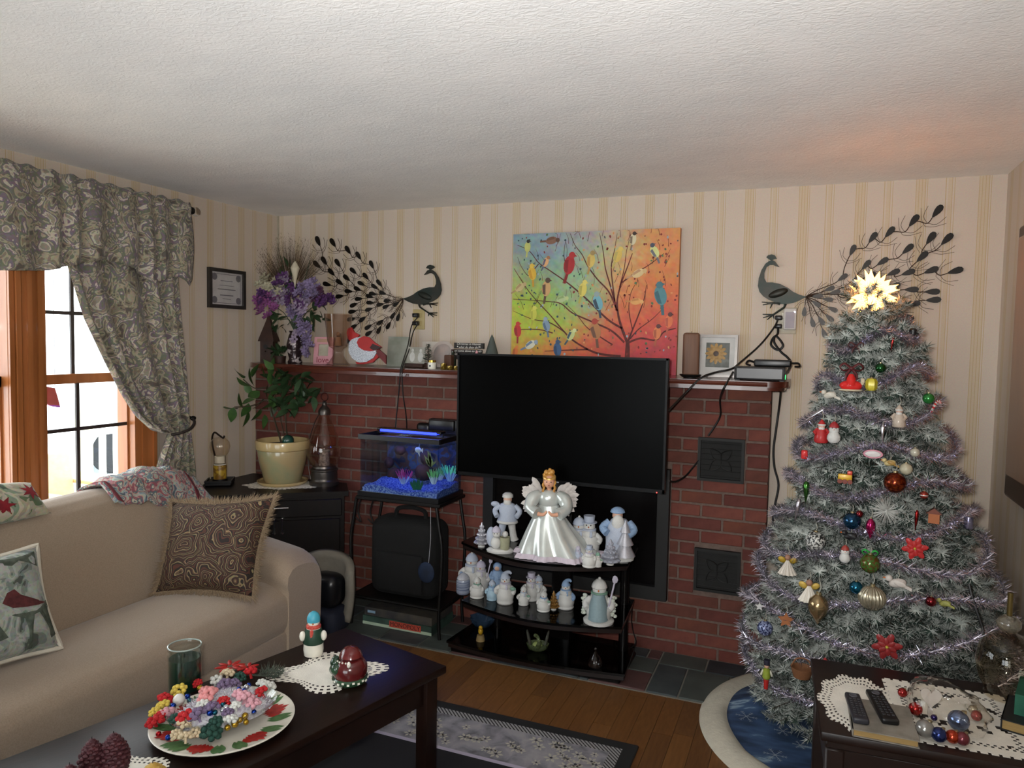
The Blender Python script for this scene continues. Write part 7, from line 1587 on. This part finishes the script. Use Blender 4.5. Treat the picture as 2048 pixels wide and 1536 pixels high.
# red felt hat, bows
o = orn('felt_hat_ornament', 'bright red felt hat ornament with a cream brim on the upper left of the tree', 1702, 765, 42)
MB().ell((0, 0, -.15), (.5, .22, .26), 18, 10).build('brim', om('#b8140f', 0, .8), o); MB().lathe([(.22, 0), (.2, .3), (.1, .5), (0, .52)], 14, (0, -.08, -.1)).build('crown', om('#b8140f', 0, .8), o); MB().lathe([(.40, 0), (.52, .04), (.50, .1), (.4, .1)], 20, (0, -.02, -.42), sy=.5).build('cream_edge', om('#b3a58c', 0, .8), o); MB().rbox((.5, -.02, .05), (.18, .1, .34), .04, 2).build('cream_tab', om('#b3a58c', 0, .8), o)
def bow(label, px, py, w, c):
    o = orn('ribbon_bow', label, px, py, w, 'bow'); m = om(c, 0, .6)
    for s_ in (-1, 1): MB().tube(spline([(0, -.05, 0), (s_ * .3, -.12, .22), (s_ * .48, -.05, .05), (s_ * .3, -.1, -.1), (0, -.05, 0)], 5), .07, 8, flat=.4).build('loop', m, o); MB().tube([(0, -.06, 0), (s_ * .2, -.08, -.25), (s_ * .24, -.05, -.5)], [.06, .07, .05], 8).build('tail', m, o)
    MB().ell((0, -.08, 0), .1, 10, 8).build('knot', m, o)
bow('dark red ribbon bow above the red felt hat ornament', 1703, 737, 44, '#4a1014'); bow('maroon ribbon bow near the top left of the tree', 1712, 692, 30, '#3c1416')
ball('dark green glass ball below the top tinsel row', 1761, 736, 20, '#0f4a1e'); ball('bright green ball at the right edge beside a striped cane', 1857, 797, 22, '#2c7a38', .5)
o = orn('lantern_ornament', 'small yellow lantern ornament right of the red felt hat', 1743, 768, 26); MB().lathe([(0, -.5), (.3, -.5), (.42, -.3), (.42, .2), (.28, .42), (0, .44)], 6).build('lantern', om('#b0a428', .1, .4), o); MB().lathe([(.2, .42), (.1, .55), (0, .55)], 8).build('cap', m_ocap, o)
bird('white dove ornament on the upper left edge of the tree', 1660, 790, 34, '#b9b4a8'); icicle('silver icicle jutting from the left edge of the tree', 1632, 828, 52, .95, w=.10); icicle('upright silver icicle in the middle of the tree', 1765, 870, 44, 0)
santa('pale Santa ornament with a pointed shape on the upper right of the tree', 1798, 832, 44, '#a89a8c', '#b09080')
o = orn('candy_cane', 'red and white striped cane at the right edge of the tree', 1866, 817, 36); mb = MB(); P = spline([(-.2, 0, -.5), (0, 0, 0), (.16, 0, .36), (.3, 0, .42), (.34, 0, .28)], 4)
for k in range(len(P) - 1): mb.mi = k % 2; mb.tube([P[k], P[k + 1]], .07, 8)
mb.build('cane', [om('#a8201c', 0, .4), m_bis], o); hang(o, .44)
santa('red Santa figure ornament at the left edge beside the snowman', 1643, 862, 46); snow_orn('white snowman ornament with a red hat on the left of the tree', 1668, 864, 42)
o = orn('red_tuft_ornament', 'tiny bright red tufted ornament at the far left edge', 1609, 909, 18); MB().rbox((0, 0, 0), (.7, .5, 1), .15, 2).build('tuft', om('#b01c1c', 0, .8), o); hang(o)
o = orn('medallion_ornament', 'rosy oval medallion ornament with a white centre', 1746, 908, 22); MB().lathe([(0, -.08), (.8, -.08), (.85, 0), (.8, .08), (0, .08)], 24, sy=.5, rot=Matrix.Rotation(math.pi / 2, 3, 'X')).build('rim', om('#8a4a58', .2, .4), o); MB().lathe([(0, 0), (.66, 0), (.6, .05), (0, .06)], 24, (0, -.08, 0), sy=.42, rot=Matrix.Rotation(math.pi / 2, 3, 'X')).build('centre', om('#b3aeac', 0, .5), o); hang(o, .4)
o = orn('toy_train_ornament', 'yellow and red toy train ornament on the left of the tree', 1690, 957, 26); MB().rbox((0, 0, .1), (1.0, .4, .5), .08, 2).build('body', om('#b8901c', .1, .4), o); MB().rbox((.32, 0, .45), (.36, .36, .34), .05, 2).build('cab', om('#a83018', .1, .4), o)
for x in (-.35, 0, .35): MB().lathe([(0, -.06), (.18, -.06), (.18, .06), (0, .06)], 12, (x, -.22, -.2), rot=Matrix.Rotation(math.pi / 2, 3, 'X')).build('wheel', om('#5a2012', .3, .4), o)
ball('copper ball with a dark red side in the middle right of the tree', 1790, 965, 42, '#7a3414', .8, .2, '#5a1a12'); ball('small red and silver striped ball on the right of the tree', 1848, 990, 16, '#8f3428', .6, .2, band='#b8b4b0'); hang_ = 0
o = orn('starburst_ornament', 'large white spiky starburst ornament in the centre of the tree', 1772, 1022, 72); mb = MB()
for k in range(170): d = Vector((R.gauss(0, 1), R.gauss(0, .55) - .25, R.gauss(0, 1))).normalized(); s_ = d.orthogonal().normalized() * .010; mb.add([-s_, s_, d * R.uniform(.38, .52)], [(0, 1, 2)])
mb.build('spikes', om('#b5b6b2', 0, .6), o, smooth=False); MB().ell((0, 0, 0), .06, 8, 6).build('core', m_bis, o)
ball('large deep teal-blue ball left of the starburst', 1704, 1042, 34, '#123a58'); ball('tiny dark red ball touching the deep teal ball', 1719, 1028, 14, '#6a1018'); drop('magenta teardrop ornament under the starburst', 1741, 1056, 44, 18, '#96104c')
o = ball('white ball with black mottling on the left side of the tree', 1631, 1082, 38, '#b5b5b0', .0, .5, '#1c1e1e', name='mottled_ball'); snow_orn('small striped-hat snowman ornament left of the green glass ball', 1690, 1107, 34, '#8a3028')
ball('green and amber glass ball with a ribbon in the lower centre', 1740, 1127, 38, '#3f6a2c', .3, .1, '#5a3a1c'); bow('bright green ribbon on the green glass ball', 1740, 1106, 30, '#1c8a34'); ball('peacock-blue ball left of the pleated shell ornament', 1712, 1175, 26, '#06506a')
o = orn('pleated_ornament', 'large pleated silver shell ornament in the lower centre of the tree', 1744, 1196, 50); MB().grid(lambda u, v: (.5 * (1 + .05 * math.sin(u * 6.283 * 22)) * math.sin(v * math.pi) * math.cos(u * 6.283), .45 * (1 + .05 * math.sin(u * 6.283 * 22)) * math.sin(v * math.pi) * math.sin(u * 6.283), .5 * math.cos(v * math.pi)), 132, 12, True).build('shell', om('#9a927e', .7, .25), o); MB().lathe([(.1, .48), (.1, .58), (0, .58)], 10).build('cap', m_ocap, o); hang(o, .56)
bird('white wing-shaped dove ornament right of the pleated shell', 1795, 1166, 46, '#b5ada6'); drop('large champagne teardrop ornament on the lower left of the tree', 1636, 1217, 66, 40, '#8f7a58')
angel('white pleated angel ornament above the champagne teardrop', 1618, 1180, 44); angel('golden winged angel ornament at the lower left edge', 1575, 1128, 40, '#b3aba0', '#8f7418')
poinsettia('red poinsettia clip on the right of the tree', 1830, 1096, 46, '#9c1212'); poinsettia('large dark red poinsettia near the bottom of the tree', 1774, 1292, 54, '#7a1414'); ball('shiny dark red ball low on the right of the tree', 1862, 1203, 20, '#6a1016'); bird('yellow-green bird ornament beside the low red ball', 1890, 1207, 30, '#8f8f4a')
ball('midnight blue ball with a white pattern at the lower left edge', 1530, 1256, 30, '#141c48', .2, .3, '#8a94b4')
o = orn('gingerbread_star', 'brown gingerbread star ornament on the lower left of the tree', 1572, 1240, 32); MB().ext([(.5 * (1 if k % 2 == 0 else .5) * math.sin(k * .628), -.06, .5 * (1 if k % 2 == 0 else .5) * math.cos(k * .628)) for k in range(10)], (0, .12, 0)).build('star', om('#8a5430', 0, .8), o); hang(o, .46)
o = orn('soldier_ornament', 'thin toy soldier ornament hanging at the bottom left edge of the tree', 1533, 1345, 66); MB().lathe([(0, -.5), (.06, -.5), (.08, -.2), (.0, -.2)], 10).build('legs', om('#9c1c18', 0, .5), o); MB().lathe([(.08, -.2), (.12, -.15), (.1, .1), (.05, .14), (0, .14)], 12).build('coat', om('#7d8a2c', 0, .5), o); MB().ell((0, 0, .2), .075, 10, 8).build('head', om('#b08a74', 0, .6), o); MB().lathe([(.085, .24), (.085, .4), (0, .41)], 12).build('hat', om('#1c1a2a', 0, .5), o)
for s_ in (-1, 1): MB().tube([(s_ * .1, 0, .08), (s_ * .16, -.03, -.08)], .03, 6).build('arm', om('#b8b4a4', 0, .5), o)
icicle('red glass stick ornament below the starburst on the right', 1832, 1042, 46, .05, '#7a1a18', .08)
o = orn('house_ornament', 'small copper house ornament on the right of the tree', 1868, 1032, 28); MB().box((0, 0, -.15), (.7, .5, .7)).build('walls', om('#8a4c24', .3, .4), o, smooth=False); MB().ext([(-.5, -.3, .18), (.5, -.3, .18), (0, -.3, .6)], (0, .6, 0)).build('roof', om('#5c2a18', .3, .4), o, smooth=False); hang(o, .55)
o = orn('cylinder_ornament', 'small silver and violet cylinder ornament at the right edge', 1937, 1045, 24); MB().lathe([(0, -.5), (.34, -.5), (.36, -.44), (.36, .44), (.34, .5), (0, .5)], 16).build('cylinder', om('#7d7a94', .8), o); hang(o)
bird('black bird ornament under the deep teal ball', 1701, 1072, 34, '#121214'); icicle('white and black icicle ornament at the left edge of the tree', 1594, 1022, 52, .15, '#a09aa0', .1)
o = orn('black_hat_ornament', 'small black felt hat at the top right edge of the tree', 1826, 664, 22); MB().ell((0, 0, -.2), (.55, .3, .1), 16, 6).build('brim', m_blk, o); MB().lathe([(.32, -.2), (.34, .2), (.2, .34), (0, .36)], 14).build('crown', m_blk, o)
icicle('red and white striped stick near the top of the tree', 1784, 688, 30, .1, '#8a2a28', .12); santa('tiny Santa hat figure at the table edge, bottom of the tree', 1650, 1328, 26); icicle('bright green pickle ornament on the left of the tree', 1612, 985, 46, 0, '#3c6a30', .14)
ball('pale pearl drop ornament under the right tinsel swag', 1830, 905, 18, '#a8a494', .1, .2); ball('cream ball beside the copper ball', 1812, 938, 24, '#a39c86', .0, .5); bird('cream and yellow bird ornament above the copper ball', 1780, 926, 30, '#b0a070', '#8a6a2c')
o = orn('star_ornament', 'small white star at the far lower left edge of the tree', 1519, 1213, 18); MB().ext([(.5 * (1 if k % 2 == 0 else .45) * math.sin(k * .628), -.08, .5 * (1 if k % 2 == 0 else .45) * math.cos(k * .628)) for k in range(10)], (0, .16, 0)).build('star', m_bis, o)
o = orn('wicker_basket_ornament', 'brown wicker basket ornament at the bottom left of the tree', 1604, 1338, 40); MB().lathe([(0, -.4), (.4, -.4), (.55, .1), (.5, .1), (.36, -.34), (0, -.34)], 20).build('basket', mat('wicker_brown', '#5c3a22', .8, col2='#7a5030', scale=60), o); MB().tube(spline([(-.5, 0, .1), (-.3, 0, .45), (0, 0, .55), (.3, 0, .45), (.5, 0, .1)], 4), .04, 6).build('handle', MATS['wicker_brown'], o)
c_ = [(1938, 1168), (1946, 1200), (1958, 1235), (1966, 1262), (1964, 1290), (1958, 1320)]
tag(MB().tube(spline([on_tree(a, b, .03)[0] for a, b in c_], 5), .005, 6).build('electric_cable', m_cord), 'dark electric cord trailing down the right side of the tree', 'cord')
# ---------------------------------------------------------------- tree skirt and what lies on it
SC_ = Vector((.25, 3.29, 0))
sk = thing('tree_skirt', 'round blue winter-scene tree skirt with a white plush border on the floor', 'tree skirt', tuple(SC_))
def sk_r(a, f): r = .645 * f; c_ = math.cos(a); return min(r, (.795 - SC_.x) / c_ * (.4 + .6 * f)) if c_ > .3 else r
def sk_z(a, f): return .012 + .010 * abs(math.sin(a * 5)) * f + .05 * max(0, 1 - abs(f - .62) / .22) * max(0, math.cos((a - 2.95) * 2.2)) ** 3 + .03 * (1 - f)
m_plush = mat('white_plush', '#b9b3a3', .98, bump=.7, bscale=70)
def skm():
    m, n, l, b = new_mat('blue_winter_scene_print'); b.inputs['Roughness'].default_value = .7
    tc = n.new('ShaderNodeTexCoord'); mp = n.new('ShaderNodeMapping'); mp.inputs['Scale'].default_value = (2.2, 7, 1); mp.inputs['Rotation'].default_value = (0, 0, .25); l.new(tc.outputs['Object'], mp.inputs[0])
    a = n.new('ShaderNodeTexNoise'); a.inputs['Scale'].default_value = 2.2; a.inputs['Detail'].default_value = 5; l.new(mp.outputs[0], a.inputs['Vector'])
    r = ramp(n, [(.36, '#1f3048'), (.5, '#33496a'), (.58, '#3d5676'), (.63, '#8fa4b4'), (.68, '#46607e')]); l.new(a.outputs['Fac'], r.inputs[0]); l.new(r.outputs[0], b.inputs['Base Color']); return m
mb = MB(); mb.grid(lambda u, v: (sk_r(u * 6.2832, .08 + .76 * v) * math.cos(u * 6.2832), sk_r(u * 6.2832, .08 + .76 * v) * math.sin(u * 6.2832), sk_z(u * 6.2832, .08 + .76 * v)), 96, 24, True); mb.build('printed_cloth', skm(), sk, ang=85)
def plush(u, v):
    a = u * 6.2832; f = .82 + .18 * v; h = .022 * math.sin(math.pi * v) ** .6; r = sk_r(a, f); return (r * math.cos(a), r * math.sin(a), max(.002, sk_z(a, .82) * (1 - v) + h + .002))
MB().grid(plush, 110, 9, True).build('plush_border', m_plush, sk, ang=85)
m_sfl = mat('silver_snowflake', '#a3a8ac', .4, metal=.3)
for (px, py, r) in ((1492, 1450, .045), (1565, 1480, .035), (1550, 1518, .045), (1445, 1400, .02), (1535, 1440, .022), (1600, 1500, .03)):
    q = PZ(.02, px, py) - SC_; mb = MB()
    for k in range(6):
        a = k * 1.047; d = Vector((math.cos(a), math.sin(a), 0)); e_ = Vector((-d.y, d.x, 0)); c_ = Vector((q.x, q.y, 0)); ff_ = math.hypot(q.x, q.y) / .645
        zz = sk_z(math.atan2(q.y, q.x), ff_) + .004
        c_.z = zz; mb.add([c_ - e_ * .0015, c_ + e_ * .0015, c_ + d * r + e_ * .001, c_ + d * r - e_ * .001], [(0, 1, 2, 3)])
        for f in (.5, .75):
            for s_ in (-1, 1): p_ = c_ + d * r * f; g_ = (d + e_ * s_).normalized() * r * .25; mb.add([p_, p_ + d * .002, p_ + g_ + d * .002, p_ + g_], [(0, 1, 2, 3)])
    mb.build('snowflake_print', m_sfl, sk, smooth=False)
def skirt_at(px, py): p_ = PZ(.06, px, py); return p_
q = skirt_at(1588, 1392); t = thing('blue_bauble', 'shiny blue bauble lying on the tree skirt near the table', 'bauble', (q.x, q.y, .045)); MB().ell((0, 0, .03), .04, 18, 12).build('ball', om('#1c3a6a'), t); MB().lathe([(.009, 0), (.009, .012), (0, .012)], 10, (.03, -.02, .055)).build('cap', m_ocap, t)
q = skirt_at(1608, 1400); t = thing('pinecone', 'brown pinecone lying on the tree skirt beside the blue bauble', 'pinecone', (q.x, q.y - .03, .05)); mb = MB()
for k in range(60): f = k / 60; a = k * 2.4; r = .026 * math.sin(math.pi * (.12 + .85 * f)); mb.ell((r * math.cos(a), r * math.sin(a), .07 * f), (.009, .010, .005), 6, 4, Matrix.Rotation(a, 3, 'Z'))
mb.build('scales', mat('pinecone_brown', '#5a3c26', .8), t); MB().lathe([(0, 0), (.015, .01), (.018, .04), (0, .07)], 10).build('core', MATS['pinecone_brown'], t)
q = skirt_at(1628, 1385); t = thing('silver_bauble', 'dull silver bauble lying on the tree skirt against the table', 'bauble', (q.x - .02, q.y, .045)); MB().ell((0, 0, .028), .032, 16, 12).build('ball', om('#5c5a58', .5, .4), t); MB().lathe([(.008, 0), (.008, .01), (0, .01)], 10, (0, 0, .058)).build('cap', m_ocap, t)

# ---------------------------------------------------------------- rug
RX0_, RX1_, RY0_, RY1_ = -2.24, -.577, .55, 2.855
def rug_mat():
    m, n, l, b = new_mat('grey_black_bordered_rug'); b.inputs['Roughness'].default_value = .95
    tc = n.new('ShaderNodeTexCoord'); sp = n.new('ShaderNodeSeparateXYZ'); l.new(tc.outputs['Object'], sp.inputs[0])
    hw, hh = (RX1_ - RX0_) / 2, (RY1_ - RY0_) / 2
    def mth(op, a, bb):
        x = n.new('ShaderNodeMath'); x.operation = op
        for i, v in enumerate((a, bb)):
            if v is None: continue
            if isinstance(v, (int, float)): x.inputs[i].default_value = v
            else: l.new(v, x.inputs[i])
        return x.outputs[0]
    dx = mth('SUBTRACT', hw, mth('ABSOLUTE', sp.outputs[0], None)); dy = mth('SUBTRACT', hh, mth('ABSOLUTE', sp.outputs[1], None)); d = mth('MINIMUM', dx, dy)
    tick = mth('FRACT', mth('MULTIPLY', mth('ADD', sp.outputs[0], sp.outputs[1]), 55), None)
    no = n.new('ShaderNodeTexNoise'); no.inputs['Scale'].default_value = 14; no.inputs['Detail'].default_value = 4; no.inputs['Distortion'].default_value = .6; l.new(tc.outputs['Object'], no.inputs['Vector'])
    r1 = ramp(n, [(.3, '#55545a'), (.5, '#7d7b82'), (.7, '#8f8d90')]); l.new(no.outputs['Fac'], r1.inputs[0])
    r2 = ramp(n, [(0, '#141315'), (.4, '#8a898a')], 'CONSTANT'); l.new(tick, r2.inputs[0])
    sel = ramp(n, [(0, '#000000'), (.155, '#ffffff')], 'CONSTANT'); sc_ = mth('MULTIPLY', d, 2); l.new(sc_, sel.inputs[0])
    ms = n.new('ShaderNodeMix'); ms.data_type = 'RGBA'
    b1 = n.new('ShaderNodeMath'); b1.operation = 'LESS_THAN'; b1.inputs[1].default_value = .098; l.new(d, b1.inputs[0]); l.new(b1.outputs[0], ms.inputs[0]); l.new(r1.outputs[0], ms.inputs[6]); l.new(r2.outputs[0], ms.inputs[7])
    blk = n.new('ShaderNodeMath'); blk.operation = 'LESS_THAN'; blk.inputs[1].default_value = .055; l.new(d, blk.inputs[0]); m2 = n.new('ShaderNodeMix'); m2.data_type = 'RGBA'; l.new(blk.outputs[0], m2.inputs[0]); l.new(ms.outputs[2], m2.inputs[6]); m2.inputs[7].default_value = hx('#0c0b0c')
    ln_ = n.new('ShaderNodeMath'); ln_.operation = 'GREATER_THAN'; ln_.inputs[1].default_value = .33; l.new(d, ln_.inputs[0]); m3_ = n.new('ShaderNodeMix'); m3_.data_type = 'RGBA'; l.new(ln_.outputs[0], m3_.inputs[0]); l.new(m2.outputs[2], m3_.inputs[6]); m3_.inputs[7].default_value = hx('#a39cae')
    ce = n.new('ShaderNodeMath'); ce.operation = 'GREATER_THAN'; ce.inputs[1].default_value = .35; l.new(d, ce.inputs[0]); m4 = n.new('ShaderNodeMix'); m4.data_type = 'RGBA'; l.new(ce.outputs[0], m4.inputs[0]); l.new(m3_.outputs[2], m4.inputs[6]); m4.inputs[7].default_value = hx('#0e0d12')
    l.new(m4.outputs[2], b.inputs['Base Color']); return m
rg = thing('area_rug', 'grey floral area rug with a black border and black centre under the coffee table', 'rug', ((RX0_ + RX1_) / 2, (RY0_ + RY1_) / 2, .0))
MB().rbox((0, 0, .006), (RX1_ - RX0_, RY1_ - RY0_, .011), .004, 1).build('rug_field', rug_mat(), rg)
fm = MB(); cols_ = [mat('rug_cream_yarn', '#a09c90', .95), mat('rug_dark_yarn', '#2c2a30', .95)]
hw, hh = (RX1_ - RX0_) / 2, (RY1_ - RY0_) / 2
def rflower(x, y, r):
    for k in range(6):
        a = k * 1.047 + R.random() * .3; fm.mi = 0; c_ = Vector((x + r * .55 * math.cos(a), y + r * .55 * math.sin(a), .0122)); u = Vector((math.cos(a), math.sin(a), 0)); w_ = Vector((-u.y, u.x, 0))
        fm.add([c_ - u * r * .4, c_ + w_ * r * .2, c_ + u * r * .4, c_ - w_ * r * .2], [(0, 1, 2, 3)])
    fm.mi = 1; fm.add([(x + r * .2 * math.cos(k * 1.047), y + r * .2 * math.sin(k * 1.047), .0125) for k in range(6)], [tuple(range(6))])
for k in range(46): t_ = k / 46; x = -hw + .2 + (2 * hw - .4) * t_; rflower(x, hh - R.uniform(.13, .30), R.uniform(.018, .034))
for k in range(40): y = -hh + .2 + (2 * hh - .5) * k / 40; rflower(hw - R.uniform(.13, .30), y, R.uniform(.018, .034))
for k in range(14): rflower(hw - R.uniform(.12, .3), hh - R.uniform(.12, .3), R.uniform(.02, .036))
fm.build('woven_flowers', cols_, rg, smooth=False, kind='stuff')

# ---------------------------------------------------------------- end table
ZE = .55; th_ = rad(3); EO = Vector((.068, 2.18, 0)); EW, ED = .56, .52; eu = Vector((math.cos(th_), math.sin(th_), 0)); ev = Vector((-eu.y, eu.x, 0)); EC = EO + eu * EW / 2 + ev * ED / 2
et = thing('end_table', 'dark wooden end table with a drawer in front of the tree', 'table', tuple(EC), th_)
m_et = mat('dark_walnut_table', '#150b08', .42, col2='#20110c', scale=8, stretch=(.6, 6, 1))
MB().rbox((0, 0, ZE - .014), (EW, ED, .028), .006, 2).build('tabletop', m_et, et); MB().rbox((0, 0, ZE - .04), (EW - .03, ED - .03, .024), .004, 1).build('moulding', m_et, et)
for (x, y, sx, sy) in ((-EW / 2 + .04, 0, .02, ED - .1), (EW / 2 - .04, 0, .02, ED - .1), (0, ED / 2 - .04, EW - .1, .02)): MB().box((x, y, ZE - .13), (sx, sy, .16)).build('apron', m_et, et)
dr2 = MB().rbox((0, -ED / 2 + .04, ZE - .13), (EW - .12, .022, .15), .004, 1).build('drawer', m_et, et); MB().ell((0, -ED / 2 + .018, ZE - .13), .012, 12, 8).build('knob', mat('dark_brass', '#5a4526', .35, metal=.8), dr2)
for sx in (-1, 1):
    for sy in (-1, 1): MB().rbox((sx * (EW / 2 - .04), sy * (ED / 2 - .04), (ZE - .052) / 2), (.05, .05, ZE - .052), .005, 1).build('leg', m_et, et)
MB().box((0, 0, .15), (EW - .1, ED - .1, .02)).build('lower_shelf', m_et, et)
ZL = ZE + .0008
c_ = EO + eu * .125 + ev * .215
doily('scalloped_doily', 'scalloped crochet doily under the remote controls on the end table', (c_.x, c_.y), .115, .195, ZL, 10, 0, .06, rz=th_, n=120)
lc = EO + eu * .38 + ev * .235; mb = MB(Matrix.Translation((lc.x, lc.y, ZL)) @ Matrix.Rotation(th_, 4, 'Z')); NL = 40; lw, ld = .34, .40
for i in range(NL):
    for j in range(NL):
        u, v = (i + .5) / NL, (j + .5) / NL; e_ = min(u, 1 - u, v, 1 - v); hole = (.10 < e_ < .14 and (i + j) % 2 == 0) or (e_ > .16 and math.sin(u * 21) * math.sin(v * 23 + 2 * math.sin(u * 9)) > .62) or (e_ < .03 and (i + j) % 3 == 0)
        if hole: continue
        x0, x1, y0, y1 = -lw / 2 + lw * i / NL, -lw / 2 + lw * (i + 1) / NL, -ld / 2 + ld * j / NL, -ld / 2 + ld * (j + 1) / NL; mb.add([(x0, y0, 0), (x1, y0, 0), (x1, y1, 0), (x0, y1, 0)], [(0, 1, 2, 3)])
lo_ = mb.build('lace_runner', m_lace, None, smooth=False); lo_.modifiers.new('thickness', 'SOLIDIFY').thickness = .0012; lo_.modifiers[0].offset = 1; tag(lo_, 'flat white lace mat under the bag of baubles on the end table', 'lace mat')
ZB_ = ZE + .0025
def bookt(label, cx, cy, w, d, h, rz, cover, z=ZB_):
    t = thing('book', label, 'book', (cx, cy, z), rz); MB().box((0, 0, h / 2), (w - .008, d - .008, h - .006)).build('pages', mat('aged_pages', '#a08452', .8, col2='#8d7346', scale=40, stretch=(1, 1, 60)), t, smooth=False)
    for z_ in (.0015, h - .0015): MB().box((0, 0, z_), (w, d, .003)).build('cover', cover, t, smooth=False)
    MB().box((-w / 2 + .0015, 0, h / 2), (.003, d, h)).build('spine', cover, t, smooth=False); return t
bookt('thin book with tan page edges under the remote controls', .228, 2.285, .165, .20, .022, .02, mat('grey_book_cover', '#6f6a62', .6, col2='#8d877d', scale=20))
def remote(label, cx, cy, w, L, rz, m, z):
    t = thing('remote_control', label, 'remote control', (cx, cy, z), rz); MB().rbox((0, 0, .009), (w, L, .018), .006, 3).build('casing', m, t); k = 0
    bt = MB()
    for i in range(3):
        for j in range(8): bt.rbox(((i - 1) * w * .26, -L * .36 + j * L * .085, .0185), (w * .16, L * .04, .003), .001, 1)
    bt.build('keypad', mat('rubber_keys', '#2c2c30', .6), t); MB().lathe([(.010, 0), (.012, .002), (.010, .0035), (.006, .002)], 14, (0, L * .36, .017)).build('navigation_ring', mat('grey_key', '#4a4a50', .5), t); return t
remote('slate-grey remote control, the left of two on the end table', .163, 2.295, .042, .165, .10, mat('slate_plastic', '#26262c', .4), ZB_ + .0225); remote('black remote control, the right of two on the end table', .232, 2.335, .046, .185, .17, m_rimb, ZB_ + .0225)
# clear bag of baubles
bgp = EO + eu * .32 + ev * .21
pbg = thing('plastic_bag', 'clear plastic bag full of old baubles on the end table', 'bag', (bgp.x + .035, bgp.y, ZE + .003))
def bagf(u, v):
    a = u * 6.2832; z = v; r = 1 - (2 * v - .7) ** 4 * .25 if v < .9 else .55; wv = 1 + .06 * math.sin(a * 7 + v * 5) + .05 * math.sin(a * 13 + v * 9)
    return (.100 * r * wv * math.cos(a), .125 * r * wv * math.sin(a), .002 + .085 * z * (1 - .25 * math.cos(a)))
MB().grid(bagf, 48, 12, True).build('bag_film', glass('plastic_film', '#fbfaf8', .6, .1), pbg, ang=80)
for (px, py, r, c, mt, lab) in ((1805, 1386, .014, '#8a1a18', .5, 'small red bauble at the far end of the plastic bag'), (1831, 1418, .019, '#9c1a18', .7, 'shiny red bauble in the middle of the plastic bag'), (1917, 1442, .028, '#5a6a8c', .8, 'large steel-blue bauble in the plastic bag'), (1878, 1470, .020, '#1c2a5c', .7, 'dark blue bauble at the front of the plastic bag'), (1905, 1474, .018, '#a03418', .7, 'orange-red bauble at the front of the plastic bag'), (1953, 1432, .015, '#8f2a28', .6, 'crimson bauble at the right end of the plastic bag'), (1946, 1420, .013, '#a89c84', .6, 'small champagne bauble beside the crimson one'), (1850, 1458, .024, '#8c8a86', .6, 'frosted silver bauble at the left front of the plastic bag'), (1868, 1436, .009, '#2a1c5c', .5, 'tiny violet bead bauble in the plastic bag'), (1925, 1478, .018, '#6a2c34', .5, 'wine-coloured bauble at the near right of the plastic bag')):
    q = PZ(ZE + .004 + r, px, py); t = thing('glass_bauble', lab, 'bauble', (q.x, q.y, ZE + .005)); MB().ell((0, 0, r), r, 18, 12).build('ball', om(c, mt), t); MB().lathe([(r * .25, 0), (r * .25, r * .25), (0, r * .25)], 8, (r * .5, r * .3, r * 1.7)).build('cap', m_ocap, t)
q = PZ(ZE + .05, 1862, 1402); t = thing('white_heart', 'flat white heart ornament leaning in the plastic bag', 'ornament', (q.x, q.y, ZE + .005)); mb = MB()
hp = []
for k in range(24): a = k * 2 * math.pi / 24; hp.append((.026 * math.sin(a) ** 3 * 1.05, 0, .055 + .0021 * (13 * math.cos(a) - 5 * math.cos(2 * a) - 2 * math.cos(3 * a) - math.cos(4 * a))))
MB().ext(hp, (0, .008, 0)).build('heart', mat('white_felt', '#b9b0a8', .8), t); MB().box((0, .004, .012), (.012, .008, .024)).build('tag', MATS['white_felt'], t)
# second book with a green box, glass lamp
bookt('thick tan-edged book at the right end of the end table', .615, 2.475, .10, .19, .032, -.30, mat('black_book_cover', '#15161a', .5))
gbx = thing('green_box', 'dark green printed box standing on the book at the right edge', 'box', (.645, 2.50, ZB_ + .033), -.30); MB().box((0, 0, .03), (.09, .15, .06)).build('box', mat('emerald_card', '#0f4a38', .5, col2='#1a6048', scale=14), gbx, smooth=False); MB().box((-.0458, 0, .03), (.001, .10, .008)).build('printed_line', mat('pale_green_print', '#7fa894', .6), gbx)
lmp = thing('glass_table_lamp', 'round glass lamp base with a ball neck at the back of the end table', 'lamp', (.60, 2.64, ZE))
m_lg = glass('lamp_glass', '#c9bda8', .3)
MB().lathe([(0, .0), (.055, .0), (.06, .01), (.055, .02), (.075, .06), (.085, .11), (.075, .16), (.045, .195), (.02, .205), (0, .206)], 30).build('glass_body', glass('amber_smoked_glass', '#e6dfd2', .5), lmp); MB().ell((0, 0, .232), (.034, .034, .028), 18, 12).build('glass_ball', mat('cut_glass', '#8f897a', .1, coat=.6, trans=.7), lmp); MB().tube([(0, 0, .255), (0, 0, .33)], .008, 10).build('stem', mat('brass_stem', '#6a5a34', .3, metal=.8), lmp)
# right-wall wooden cabinet
wc = thing('wall_cabinet', 'varnished wooden wall cabinet on the right wall at the picture edge', 'cabinet', (XR - .03, 3.15, 1.02))
m_hon = mat('honey_varnished_wood', '#8a5226', .35, col2='#9c6030', scale=10, stretch=(1, 1, .15), coat=.3); m_dkc = mat('dark_cabinet_edge', '#3a1c12', .4)
MB().rbox((XR - .021, 3.06, 1.577), (.04, 1.08, 1.114), .012, 2).build('frame', m_dkc, wc, True); MB().rbox((XR - .043, 3.05, 1.60), (.012, 1.02, .97), .006, 2).build('door', m_hon, wc, True); MB().ell((XR - .054, 2.72, 1.55), .012, 10, 8).build('knob', MATS['dark_brass'], wc, True)
